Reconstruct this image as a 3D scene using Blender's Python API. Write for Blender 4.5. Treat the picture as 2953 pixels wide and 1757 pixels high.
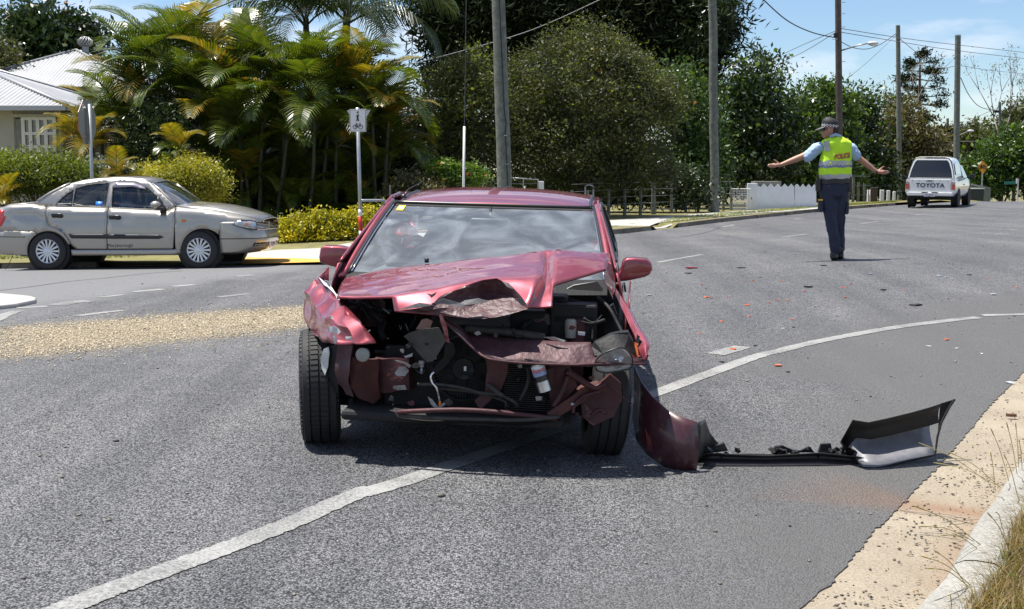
import bpy, bmesh, math, random
import numpy as np
from mathutils import Vector, Matrix, Euler
from mathutils.geometry import delaunay_2d_cdt
rnd = random.Random(7); nrng = np.random.default_rng(11)
for o in list(bpy.data.objects): bpy.data.objects.remove(o)
SC = bpy.context.scene; COL = SC.collection
R = math.radians
# ---------------------------------------------------------------- camera
FPX, PCX, PCY, HOR, CAMZ = 3552.0, 1476.5, 878.5, 485.5, 1.46   # in pixels of the photograph (2953 wide)
TH = math.atan((PCY - HOR) / FPX)
cam_data = bpy.data.cameras.new('camera'); cam = bpy.data.objects.new('camera', cam_data); COL.objects.link(cam)
cam.location = (0, 0, CAMZ); cam.rotation_euler = (math.pi / 2 - TH, 0, 0)
cam_data.sensor_width = 36; cam_data.lens = 36 * FPX / 2953; cam_data.clip_start = .05; cam_data.clip_end = 3000
SC.camera = cam
# ---------------------------------------------------------------- sky, sun, exposure
SUN_EL, SUN_AZ = 73.0, (-0.94, 0.34)           # elevation; horizontal direction towards the sun
w = bpy.data.worlds.new('World'); SC.world = w; w.use_nodes = True
nt = w.node_tree; nt.nodes.clear()
sky = nt.nodes.new('ShaderNodeTexSky'); sky.sky_type = 'NISHITA'; sky.sun_disc = False
sky.sun_elevation = R(SUN_EL); sky.sun_rotation = math.atan2(SUN_AZ[0], SUN_AZ[1])
sky.air_density = 1.0; sky.dust_density = .0; sky.ozone_density = 2.2
tc = nt.nodes.new('ShaderNodeTexCoord'); mp = nt.nodes.new('ShaderNodeMapping'); mp.inputs['Scale'].default_value = (1.6, 1.6, 6.5)
mp.inputs['Location'].default_value = (.35, .1, .42)
nz = nt.nodes.new('ShaderNodeTexNoise'); nz.inputs['Scale'].default_value = 2.3; nz.inputs['Detail'].default_value = 7; nz.inputs['Roughness'].default_value = .55
rp = nt.nodes.new('ShaderNodeValToRGB'); rp.color_ramp.elements[0].position = .47; rp.color_ramp.elements[1].position = .68
rp.color_ramp.elements[1].color = (.8, .8, .8, 1)
mx = nt.nodes.new('ShaderNodeMixRGB'); mx.inputs['Color2'].default_value = (10.5, 10.1, 10.4, 1)
bg = nt.nodes.new('ShaderNodeBackground'); bg.inputs['Strength'].default_value = .072
out = nt.nodes.new('ShaderNodeOutputWorld'); L = nt.links.new
L(tc.outputs['Generated'], mp.inputs['Vector']); L(mp.outputs['Vector'], nz.inputs['Vector']); L(nz.outputs['Fac'], rp.inputs['Fac'])
L(rp.outputs['Color'], mx.inputs['Fac']); tn = nt.nodes.new('ShaderNodeMixRGB'); tn.blend_type = 'MULTIPLY'; tn.inputs['Fac'].default_value = 1; tn.inputs['Color2'].default_value = (.9, .98, 1.1, 1); L(sky.outputs['Color'], tn.inputs['Color1']); L(tn.outputs['Color'], mx.inputs['Color1']); L(mx.outputs['Color'], bg.inputs['Color']); L(bg.outputs['Background'], out.inputs['Surface'])
sd = bpy.data.lights.new('sun', 'SUN'); sd.energy = 5.0; sd.angle = R(.53); sd.color = (1, .955, .88)
sun = bpy.data.objects.new('sun', sd); COL.objects.link(sun)
_h = math.hypot(*SUN_AZ); _c = math.cos(R(SUN_EL))
SUNV = Vector((SUN_AZ[0] / _h * _c, SUN_AZ[1] / _h * _c, math.sin(R(SUN_EL))))
sun.rotation_euler = (-SUNV).to_track_quat('-Z', 'Y').to_euler(); sun.location = (-10, 5, 20)
SC.view_settings.view_transform = 'Standard'; SC.view_settings.look = 'None'; SC.view_settings.exposure = .8; SC.view_settings.gamma = 1
try: SC.view_settings.use_curve_mapping = False
except Exception: pass
SC.cycles.max_bounces = 8; SC.cycles.transparent_max_bounces = 24; SC.cycles.caustics_reflective = False; SC.cycles.caustics_refractive = False

# ---------------------------------------------------------------- pixel helpers (photo pixel + a distance -> point)
_F = Vector((0, math.cos(TH), -math.sin(TH))); _U = Vector((0, math.sin(TH), math.cos(TH))); CAMP = Vector((0, 0, CAMZ))
def ray(px, py): return Vector(((px - PCX) / FPX, 0, 0)) + _U * (-(py - PCY) / FPX) + _F
def W(px, py, Y):
    d = ray(px, py); return CAMP + d * (Y / d.y)
def D(px, py): return (px * 1.18404, py * 1.18404)          # from the 2494-wide view
def WD(px, py, Y): return W(*D(px, py), Y)
def crop(x0, y0, s): return lambda x, y: (x0 + x / s, y0 + y / s)

# ---------------------------------------------------------------- ground height from things of known size standing on it
_gp = np.array([(-6,0,0),(0,0,0),(3,0,-.02),(-6,4,0),(0,4,0),(2,4,-.03),(-1.05,6.5,.012),(.55,6.3,-.02),(3.7,8.9,.0),(2.2,6.3,-.02),(-5,9,-.02),
 (4.3,12,.1),(4.3,16.5,.235),(8,16,.3),(-7.5,20.1,-.195),(-5,20.1,-.16),(-7.5,21.6,-.235),(-4.95,21.6,-.2),(-4.9,24,-.2),(-3.7,25,-.12),(-6,13.8,-.12),(0,18,.02),
 (-12,20,-.32),(-14,30,-.2),(0,35,0),(-5,45,0),(4,30,0),(10,41,0),(6.3,38,0),(14,43,.07),(16,43,.11),(19,53,.03),(24,62,-.3),(14,60,-.3),(12,52,-.12),(30,60,-.3),
 (-30,60,0),(30,30,.4),(30,10,.4),(-30,5,-.4),(0,-20,0),(40,85,-1.6),(20,90,-1.6),(0,80,-.5),(20,-10,.2),(-20,-10,-.2)], float)
def _k(r2): return .5 * r2 * np.log(r2 + 1e-9)
_n = len(_gp); _d2 = ((_gp[:, None, :2] - _gp[None, :, :2]) ** 2).sum(-1)
_A = np.zeros((_n + 3, _n + 3)); _A[:_n, :_n] = _k(_d2) + np.eye(_n) * .3; _A[:_n, _n] = 1; _A[:_n, _n + 1:] = _gp[:, :2]; _A[_n:, :_n] = _A[:_n, _n:].T
_wt = np.linalg.solve(_A, np.concatenate([_gp[:, 2], np.zeros(3)]))
def zga(P):
    P = np.asarray(P, float); r2 = ((P[:, None, :] - _gp[None, :, :2]) ** 2).sum(-1)
    z = _k(r2) @ _wt[:_n] + _wt[_n] + P @ _wt[_n + 1:]
    far = np.clip((np.hypot(P[:, 0], P[:, 1]) - 62) / 40, 0, 1); far = far * far * (3 - 2 * far)
    return np.clip(z, -2.2, .6) * (1 - far) + far * -2.0
def zg(x, y): return float(zga([(x, y)])[0])
def G(px, py, dz=0.0):
    d = ray(px, py); z = 0.0; P = CAMP.copy()
    for i in range(40):
        t = min((z - CAMZ) / min(d.z, -.002), 140); P = CAMP + d * t; z = .5 * z + .5 * (zg(P.x, P.y) + dz)
    return Vector((P.x, P.y, zg(P.x, P.y) + dz))
def GD(px, py, dz=0.0): return G(*D(px, py), dz)

# ---------------------------------------------------------------- materials
MATS = {}
def _new(name):
    m = bpy.data.materials.new(name); m.use_nodes = True; MATS[name] = m
    return m, m.node_tree, m.node_tree.nodes['Principled BSDF']
def mat(name, col, rough=.6, metal=0, spec=.5, coat=0, var=0, vscale=6, bump=0, bscale=40, col2=None, emit=None, alpha=None, rmin=None, coat_rough=.04):
    if name in MATS: return MATS[name]
    m, t, p = _new(name); n = t.nodes; l = t.links.new
    p.inputs['Base Color'].default_value = (*col, 1); p.inputs['Roughness'].default_value = rough; p.inputs['Metallic'].default_value = metal
    p.inputs['Specular IOR Level'].default_value = spec; p.inputs['Coat Weight'].default_value = coat; p.inputs['Coat Roughness'].default_value = coat_rough
    if var or bump:
        c = n.new('ShaderNodeTexCoord')
    if var:
        a = n.new('ShaderNodeTexNoise'); a.inputs['Scale'].default_value = vscale; a.inputs['Detail'].default_value = 6; a.inputs['Roughness'].default_value = .65
        r = n.new('ShaderNodeValToRGB'); c2 = col2 or tuple(x * (1 - var) for x in col)
        r.color_ramp.elements[0].position = .32; r.color_ramp.elements[1].position = .68
        r.color_ramp.elements[0].color = (*c2, 1); r.color_ramp.elements[1].color = (*col, 1)
        l(c.outputs['Object'], a.inputs['Vector']); l(a.outputs['Fac'], r.inputs['Fac']); l(r.outputs['Color'], p.inputs['Base Color'])
    if bump:
        b = n.new('ShaderNodeTexNoise'); b.inputs['Scale'].default_value = bscale; b.inputs['Detail'].default_value = 4
        u = n.new('ShaderNodeBump'); u.inputs['Strength'].default_value = bump; u.inputs['Distance'].default_value = .02
        l(c.outputs['Object'], b.inputs['Vector']); l(b.outputs['Fac'], u.inputs['Height']); l(u.outputs['Normal'], p.inputs['Normal'])
    return m
def leafmat(name, cols, rough=.42, trans=.3, tcol=None, spec=.5):
    if name in MATS: return MATS[name]
    m, t, p = _new(name); n = t.nodes; l = t.links.new
    g = n.new('ShaderNodeNewGeometry'); r = n.new('ShaderNodeValToRGB'); r.color_ramp.interpolation = 'LINEAR'
    for i, c in enumerate(cols):
        e = r.color_ramp.elements[i] if i < 2 else r.color_ramp.elements.new(.5)
        e.color = (*c, 1)
    for i, e in enumerate(r.color_ramp.elements): e.position = i / (len(cols) - 1)
    l(g.outputs['Random Per Island'], r.inputs['Fac'])
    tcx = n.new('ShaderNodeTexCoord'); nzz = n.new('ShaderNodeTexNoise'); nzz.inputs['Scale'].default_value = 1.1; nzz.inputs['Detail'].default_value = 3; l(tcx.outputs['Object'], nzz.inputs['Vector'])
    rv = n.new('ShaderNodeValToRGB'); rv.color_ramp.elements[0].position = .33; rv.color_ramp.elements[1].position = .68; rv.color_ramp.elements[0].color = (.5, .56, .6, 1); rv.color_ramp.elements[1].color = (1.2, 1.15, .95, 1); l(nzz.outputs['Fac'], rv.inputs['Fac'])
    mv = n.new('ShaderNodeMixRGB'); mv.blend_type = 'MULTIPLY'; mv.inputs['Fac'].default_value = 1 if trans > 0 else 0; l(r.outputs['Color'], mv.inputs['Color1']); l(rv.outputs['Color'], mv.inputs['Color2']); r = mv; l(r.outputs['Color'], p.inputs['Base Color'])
    p.inputs['Roughness'].default_value = rough; p.inputs['Specular IOR Level'].default_value = spec
    tr = n.new('ShaderNodeBsdfTranslucent'); mxx = n.new('ShaderNodeMixShader'); mxx.inputs['Fac'].default_value = trans
    hv = n.new('ShaderNodeMixRGB'); hv.blend_type = 'MULTIPLY'; hv.inputs['Fac'].default_value = 1; hv.inputs['Color2'].default_value = (*(tcol or (1.5, 1.5, .5)), 1)
    l(r.outputs['Color'], hv.inputs['Color1']); l(hv.outputs['Color'], tr.inputs['Color'])
    l(p.outputs['BSDF'], mxx.inputs[1]); l(tr.outputs['BSDF'], mxx.inputs[2]); l(mxx.outputs['Shader'], n['Material Output'].inputs['Surface'])
    return m
def glassmat(name, tint=(.75, .8, .8), refl=1.0, dirt_haze=.0, rough=.02, dirt_haze_col=(.5, .52, .55)):
    if name in MATS: return MATS[name]
    m, t, p = _new(name); n = t.nodes; l = t.links.new
    tr = n.new('ShaderNodeBsdfTransparent'); tr.inputs['Color'].default_value = (*tint, 1)
    gl = n.new('ShaderNodeBsdfGlossy'); gl.inputs['Roughness'].default_value = rough
    fr = n.new('ShaderNodeFresnel'); fr.inputs['IOR'].default_value = 1.52
    mu = n.new('ShaderNodeMath'); mu.operation = 'MULTIPLY'; mu.inputs[1].default_value = 1.9 * refl; mu.use_clamp = True
    m1 = n.new('ShaderNodeMixShader'); l(fr.outputs['Fac'], mu.inputs[0]); l(mu.outputs[0], m1.inputs['Fac']); l(tr.outputs['BSDF'], m1.inputs[1]); l(gl.outputs['BSDF'], m1.inputs[2])
    last = m1
    if dirt_haze:
        c = n.new('ShaderNodeTexCoord'); a = n.new('ShaderNodeTexNoise'); a.inputs['Scale'].default_value = 3.2; a.inputs['Detail'].default_value = 8; a.inputs['Distortion'].default_value = 1.5
        rr = n.new('ShaderNodeValToRGB'); rr.color_ramp.elements[0].position = .42; rr.color_ramp.elements[1].position = .8
        rr.color_ramp.elements[0].color = (dirt_haze * .35,) * 3 + (1,); rr.color_ramp.elements[1].color = (dirt_haze,) * 3 + (1,)
        df = n.new('ShaderNodeBsdfDiffuse'); df.inputs['Color'].default_value = (*dirt_haze_col, 1); m2 = n.new('ShaderNodeMixShader')
        l(c.outputs['Object'], a.inputs['Vector']); l(a.outputs['Fac'], rr.inputs['Fac']); l(rr.outputs['Color'], m2.inputs['Fac']); l(m1.outputs['Shader'], m2.inputs[1]); l(df.outputs['BSDF'], m2.inputs[2]); last = m2
    l(last.outputs['Shader'], n['Material Output'].inputs['Surface'])
    return m

# ---------------------------------------------------------------- objects
def tag(o, label=None, cat=None, group=None, kind=None):
    if label: o['label'] = label
    if cat: o['category'] = cat
    if group: o['group'] = group
    if kind: o['kind'] = kind
    return o
def thing(name, label, cat, loc=(0, 0, 0), rot=(0, 0, 0), group=None):
    o = bpy.data.objects.new(name, None); COL.objects.link(o); o.empty_display_size = .2
    o.location = loc; o.rotation_euler = rot
    return tag(o, label, cat, group)
def mat_of(o): return Matrix.Translation(o.location) @ o.rotation_euler.to_matrix().to_4x4()
def root_of(o):
    while o.parent: o = o.parent
    return o
def link(me, name, m=None, parent=None, smooth=False, world=False):
    o = bpy.data.objects.new(name, me); COL.objects.link(o)
    if m:
        if not me.materials: me.materials.append(m)
    if smooth: me.polygons.foreach_set('use_smooth', np.ones(len(me.polygons), bool))
    if parent:
        o.parent = parent
        if world: me.transform(mat_of(root_of(parent)).inverted())
    return o
class MB:
    def __init__(s): s.v = []; s.f = []
    def add(s, vs, fs):
        b = len(s.v); s.v += [tuple(v) for v in vs]; s.f += [tuple(i + b for i in f) for f in fs]; return s
    def box(s, c, d, rot=None, taper=None):
        vs = [Vector((x * d[0] / 2, y * d[1] / 2, z * d[2] / 2)) for z in (-1, 1) for y in (-1, 1) for x in (-1, 1)]
        if taper:
            for v in vs[4:]: v.x *= taper[0]; v.y *= taper[1]
        if rot:
            E_ = Euler(rot).to_matrix(); vs = [E_ @ v for v in vs]
        c = Vector(c)
        return s.add([v + c for v in vs], [(0, 2, 3, 1), (4, 5, 7, 6), (0, 1, 5, 4), (2, 6, 7, 3), (0, 4, 6, 2), (1, 3, 7, 5)])
    def hexa(s, a, b):     # two quads a (4 pts) and b (4 pts)
        return s.add(list(a) + list(b), [(3, 2, 1, 0), (4, 5, 6, 7), (0, 1, 5, 4), (1, 2, 6, 5), (2, 3, 7, 6), (3, 0, 4, 7)])
    def tube(s, pts, r, n=8, cap=True, flat=1.0):
        pts = [Vector(p) for p in pts]; rs = r if isinstance(r, (list, tuple)) else [r] * len(pts)
        vs = []; up = None
        for i, p in enumerate(pts):
            t = (pts[min(i + 1, len(pts) - 1)] - pts[max(i - 1, 0)])
            t = t.normalized() if t.length > 1e-9 else Vector((0, 0, 1))
            if up is None: up = Vector((0, 0, 1)) if abs(t.z) < .9 else Vector((0, 1, 0))
            a = t.cross(up)
            if a.length < 1e-6: a = t.cross(Vector((1, 0, 0)))
            a.normalize(); b = a.cross(t).normalized(); up = b
            for k in range(n):
                an = 2 * math.pi * k / n; vs.append(p + a * (math.cos(an) * rs[i]) + b * (math.sin(an) * rs[i] * flat))
        fs = []
        for i in range(len(pts) - 1):
            for k in range(n):
                k2 = (k + 1) % n; fs.append((i * n + k, (i + 1) * n + k, (i + 1) * n + k2, i * n + k2))
        if cap: fs.append(tuple(range(n))); fs.append(tuple(reversed(range((len(pts) - 1) * n, len(pts) * n))))
        return s.add(vs, fs)
    def lathe(s, prof, c=(0, 0, 0), axis='z', n=24, cap=True):      # prof: (r, h)
        vs = []; c = Vector(c)
        for r_, h in prof:
            for k in range(n):
                a = 2 * math.pi * k / n; x, y = r_ * math.cos(a), r_ * math.sin(a)
                vs.append(c + Vector({'z': (x, y, h), 'x': (h, x, y), 'y': (x, h, -y)}[axis]))
        fs = []
        for i in range(len(prof) - 1):
            for k in range(n):
                k2 = (k + 1) % n; fs.append((i * n + k, i * n + k2, (i + 1) * n + k2, (i + 1) * n + k))
        if cap: fs.append(tuple(reversed(range(n)))); fs.append(tuple(range((len(prof) - 1) * n, len(prof) * n)))
        return s.add(vs, fs)
    def poly(s, pts, th=None):       # flat polygon, optional thickness vector
        pts = [Vector(p) for p in pts]; n = len(pts)
        if th is None: return s.add(pts, [tuple(range(n))])
        th = Vector(th); q = [p + th for p in pts]
        return s.add(pts + q, [tuple(reversed(range(n))), tuple(range(n, 2 * n))] + [(i, (i + 1) % n, n + (i + 1) % n, n + i) for i in range(n)])
    def grid(s, rows):
        n = len(rows[0]); fs = []
        for i in range(len(rows) - 1):
            for j in range(n - 1): fs.append((i * n + j, i * n + j + 1, (i + 1) * n + j + 1, (i + 1) * n + j))
        return s.add([p for r_ in rows for p in r_], fs)
    def mesh(s, name):
        me = bpy.data.meshes.new(name); me.from_pydata(s.v, [], s.f); me.update(); return me
    def build(s, name, m, parent=None, smooth=False, world=False, bevel=0, sub=0, solid=0, fix=True, sharp=None, bseg=2):
        me = s.mesh(name)
        if fix and s.f:
            bm = bmesh.new(); bm.from_mesh(me); bmesh.ops.recalc_face_normals(bm, faces=bm.faces); bm.to_mesh(me); bm.free()
        o = link(me, name, m, parent, smooth, world)
        if solid: a = o.modifiers.new('solid', 'SOLIDIFY'); a.thickness = solid; a.offset = 0
        if bevel: a = o.modifiers.new('bevel', 'BEVEL'); a.width = bevel; a.segments = bseg; a.limit_method = 'ANGLE'; a.angle_limit = R(35)
        if sub: a = o.modifiers.new('sub', 'SUBSURF'); a.levels = sub; a.render_levels = sub
        if smooth and sharp is not None: me.set_sharp_from_angle(angle=R(sharp))
        return o
def np_mesh(name, v, f):
    me = bpy.data.meshes.new(name); k = f.shape[1]
    me.vertices.add(len(v)); me.vertices.foreach_set('co', np.ascontiguousarray(v, np.float32).ravel())
    me.loops.add(f.size); me.loops.foreach_set('vertex_index', np.ascontiguousarray(f, np.int32).ravel())
    me.polygons.add(len(f)); me.polygons.foreach_set('loop_start', np.arange(0, f.size, k, dtype=np.int32)); me.polygons.foreach_set('loop_total', np.full(len(f), k, np.int32))
    me.update(calc_edges=True); return me
def inpoly(P, poly):
    P = np.asarray(P, float); x, y = P[:, 0], P[:, 1]; ins = np.zeros(len(P), bool); n = len(poly)
    for i in range(n):
        x1, y1 = poly[i][:2]; x2, y2 = poly[(i + 1) % n][:2]
        if y1 == y2: continue
        c = ((y1 > y) != (y2 > y)) & (x < (x2 - x1) * (y - y1) / (y2 - y1) + x1); ins ^= c
    return ins
def dense(poly, step, closed=True):
    o = []; n = len(poly)
    for i in range(n if closed else n - 1):
        a = Vector(poly[i][:2]); b = Vector(poly[(i + 1) % n][:2]); k = max(1, int((b - a).length / step))
        o += [tuple(a.lerp(b, j / k)) for j in range(k)]
    if not closed: o.append(tuple(poly[-1][:2]))
    return o
def tri2d(outline, holes=(), step=.1, dens=True):
    loops = [dense(outline, step) if dens else list(outline)] + [dense(h, step) if dens else list(h) for h in holes]
    pts = []; ed = []
    for lp in loops:
        b = len(pts); pts += lp; ed += [(b + i, b + (i + 1) % len(lp)) for i in range(len(lp))]
    A = np.array(pts); lo = A.min(0); hi = A.max(0)
    gx, gy = np.meshgrid(np.arange(lo[0] + step / 2, hi[0], step), np.arange(lo[1] + step / 2, hi[1], step)); g = np.stack([gx.ravel(), gy.ravel()], 1)
    if len(g):
        k = inpoly(g, loops[0])
        for h in loops[1:]: k &= ~inpoly(g, h)
        g = g[k]
        if len(g):      # keep interior points off the border
            dmin = np.full(len(g), 1e9)
            for i in range(0, len(A)): dmin = np.minimum(dmin, (g[:, 0] - A[i, 0]) ** 2 + (g[:, 1] - A[i, 1]) ** 2)
            g = g[dmin > (step * .45) ** 2]; pts = pts + [tuple(p) for p in g]
    v, e, f, *_ = delaunay_2d_cdt([Vector(p) for p in pts], ed, [], 0, 1e-6)
    f = [t for t in f if len(t) == 3]; va = np.array([tuple(p) for p in v]); fa = np.array(f)
    c = va[fa].mean(1); k = inpoly(c, loops[0])
    for h in loops[1:]: k &= ~inpoly(c, h)
    return va, fa[k]
def panel(outline, fn, holes=(), step=.08, mb=None, dens=True):
    v, f = tri2d(outline, holes, step, dens); mb = mb or MB()
    mb.add([fn(*p) for p in v], [tuple(t) for t in f.tolist()]); return mb
def spline(pts, n=8):
    pts = [Vector(p) for p in pts]; o = []
    for i in range(len(pts) - 1):
        p0 = pts[max(i - 1, 0)]; p1 = pts[i]; p2 = pts[i + 1]; p3 = pts[min(i + 2, len(pts) - 1)]
        for j in range(n):
            t = j / n; o.append(.5 * ((2 * p1) + (p2 - p0) * t + (2 * p0 - 5 * p1 + 4 * p2 - p3) * t * t + (3 * p1 - p0 - 3 * p2 + p3) * t ** 3))
    return o + [pts[-1]]
def interp(x, xs, ys): return float(np.interp(x, xs, ys))
_sm = {}
def sinterp(x, xs, ys):      # rounded-off version of interp
    k = (tuple(xs), tuple(ys))
    if k not in _sm:
        g = np.linspace(xs[0], xs[-1], 240); h = (xs[-1] - xs[0]) * .06; kk = np.exp(-.5 * ((np.arange(-60, 61) * (g[1] - g[0])) / h) ** 2); kk /= kk.sum(); y = np.interp(g, xs, ys); _sm[k] = (g, np.convolve(np.pad(y, 60, mode='reflect', reflect_type='odd'), kk, 'valid'))
    return float(np.interp(x, *_sm[k]))
def text_obj(s, name, m, parent, loc, rot, size, ext=.002, align='CENTER', sx=1.0, bold=0.0, world=False):
    c = bpy.data.curves.new(name, 'FONT'); c.body = s; c.size = size; c.extrude = ext; c.align_x = align; c.align_y = 'CENTER'; c.offset = bold; c.space_character = 1.05
    o = bpy.data.objects.new(name, c); COL.objects.link(o); dg = bpy.context.evaluated_depsgraph_get(); me = bpy.data.meshes.new_from_object(o.evaluated_get(dg)); bpy.data.objects.remove(o)
    for v in me.vertices: v.co.x *= sx
    me.transform(Matrix.Translation(loc) @ Euler(rot).to_matrix().to_4x4()); me.materials.clear()
    return link(me, name, m, parent, world=world)
# ================================================================ GROUND, ROADS, PATHS
cA, cB, cC, cD = crop(0, 720, 2.772), crop(1780, 560, 2.127), crop(1700, 480, 3.465), crop(700, 560, 5.198)
cE, cF, cG, cH = crop(1780, 1040, 2.07), crop(0, 1100, 2.079), crop(2600, 1040, 2.0708), crop(840, 880, 3.452)
c1, c2, c3, cO, cU = crop(840, 680, 2.248), crop(840, 520, 2.268), crop(0, 480, 2.901), crop(2180, 320, 3.225), crop(2560, 420, 6.349)
v1, v2, v3, v4, v5 = crop(0, 0, 2.65), crop(560, 0, 2.0608), crop(1100, 0, 2.1829), crop(1700, 0, 2.1829), crop(2300, 0, 2.4732)
def segdist(P, line):
    P = np.asarray(P, float)[:, :2]; best = np.full(len(P), 1e9); par = np.zeros(len(P))
    for i in range(len(line) - 1):
        a = np.array(line[i][:2], float); b = np.array(line[i + 1][:2], float); ab = b - a
        t = np.clip(((P - a) @ ab) / (ab @ ab + 1e-12), 0, 1); d = np.hypot(*(P - a - t[:, None] * ab).T)
        k = d < best; best[k] = d[k]; par[k] = i + t[k]
    return best, par
def asphalt_material():
    m, t, p = _new('asphalt'); n = t.nodes; l = t.links.new
    c = n.new('ShaderNodeTexCoord')
    def noise(s, d=4, r=.6):
        a = n.new('ShaderNodeTexNoise'); a.inputs['Scale'].default_value = s; a.inputs['Detail'].default_value = d; a.inputs['Roughness'].default_value = r; l(c.outputs['Object'], a.inputs['Vector']); return a
    def ramp(src, p0, c0, p1, c1_):
        r = n.new('ShaderNodeValToRGB'); r.color_ramp.elements[0].position = p0; r.color_ramp.elements[1].position = p1
        r.color_ramp.elements[0].color = (*c0, 1); r.color_ramp.elements[1].color = (*c1_, 1); l(src, r.inputs['Fac']); return r
    def mix(f, a, b, mode='MIX'):
        x = n.new('ShaderNodeMixRGB'); x.blend_type = mode
        if isinstance(f, float): x.inputs['Fac'].default_value = f
        else: l(f, x.inputs['Fac'])
        for s_, i in ((a, 'Color1'), (b, 'Color2')):
            if isinstance(s_, tuple): x.inputs[i].default_value = (*s_, 1)
            else: l(s_, x.inputs[i])
        return x
    def attr(nm):
        a = n.new('ShaderNodeAttribute'); a.attribute_name = nm; return a.outputs['Fac']
    vo = n.new('ShaderNodeTexVoronoi'); vo.inputs['Scale'].default_value = 120; vo.inputs['Randomness'].default_value = 1; l(c.outputs['Object'], vo.inputs['Vector'])
    sp = n.new('ShaderNodeSeparateColor'); l(vo.outputs['Color'], sp.inputs['Color'])
    chips = ramp(sp.outputs['Red'], .06, (.03, .031, .034), .94, (.325, .327, .333))
    gap = ramp(vo.outputs['Distance'], .35, (1.05, 1.05, 1.05), .7, (.28, .28, .29))
    base = mix(1.0, chips.outputs['Color'], gap.outputs['Color'], 'MULTIPLY')
    blot = ramp(noise(.55, 5).outputs['Fac'], .3, (.78, .79, .82), .72, (1.12, 1.11, 1.09))
    base = mix(1.0, base.outputs['Color'], blot.outputs['Color'], 'MULTIPLY')
    blot2 = ramp(noise(4.5, 6, .7).outputs['Fac'], .3, (.88, .88, .88), .7, (1.1, 1.1, 1.1))
    base = mix(1.0, base.outputs['Color'], blot2.outputs['Color'], 'MULTIPLY')
    mpx = n.new('ShaderNodeMapping'); mpx.inputs['Rotation'].default_value = (0, 0, R(30)); mpx.inputs['Scale'].default_value = (1.5, .09, 1); l(c.outputs['Object'], mpx.inputs['Vector'])
    stn = n.new('ShaderNodeTexNoise'); stn.inputs['Scale'].default_value = 1.0; stn.inputs['Detail'].default_value = 5; stn.inputs['Roughness'].default_value = .6; l(mpx.outputs['Vector'], stn.inputs['Vector'])
    trk = ramp(stn.outputs['Fac'], .36, (.72, .725, .74), .64, (1.16, 1.15, 1.13)); base = mix(1.0, base.outputs['Color'], trk.outputs['Color'], 'MULTIPLY')
    oil = ramp(noise(1.7, 3, .5).outputs['Fac'], .66, (1, 1, 1), .76, (.6, .6, .62)); base = mix(1.0, base.outputs['Color'], oil.outputs['Color'], 'MULTIPLY')
    fine = ramp(noise(210, 3, .8).outputs['Fac'], .3, (.045, .044, .043), .7, (.15, .148, .143))
    sh = mix(attr('shoulder'), base.outputs['Color'], fine.outputs['Color'])
    fin2 = ramp(noise(300, 2, .8).outputs['Fac'], .35, (.15, .152, .158), .65, (.21, .212, .216))
    sm = mix(attr('smooth'), sh.outputs['Color'], fin2.outputs['Color'])
    gcol = ramp(noise(60, 4, .8).outputs['Fac'], .3, (.2, .165, .11), .7, (.4, .34, .235))
    gn = n.new('ShaderNodeMath'); gn.operation = 'MULTIPLY_ADD'; l(noise(9, 6, .75).outputs['Fac'], gn.inputs[0]); gn.inputs[1].default_value = 2.4; gn.inputs[2].default_value = -1.2
    ga = n.new('ShaderNodeMath'); ga.operation = 'ADD'; ga.use_clamp = True; l(attr('gravel'), ga.inputs[0]); l(gn.outputs[0], ga.inputs[1])
    gm = n.new('ShaderNodeMath'); gm.operation = 'MULTIPLY'; l(ga.outputs[0], gm.inputs[0]); l(attr('gravel'), gm.inputs[1])
    g = mix(gm.outputs[0], sm.outputs['Color'], gcol.outputs['Color'])
    st = mix(attr('stain'), g.outputs['Color'], (.17, .1, .06))
    l(st.outputs['Color'], p.inputs['Base Color']); p.inputs['Roughness'].default_value = .72; p.inputs['Specular IOR Level'].default_value = .45
    u = n.new('ShaderNodeBump'); u.inputs['Strength'].default_value = 1.0; u.inputs['Distance'].default_value = .009; u.invert = True
    l(vo.outputs['Distance'], u.inputs['Height']); l(u.outputs['Normal'], p.inputs['Normal'])
    return m
M_ASPH = asphalt_material()
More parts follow.
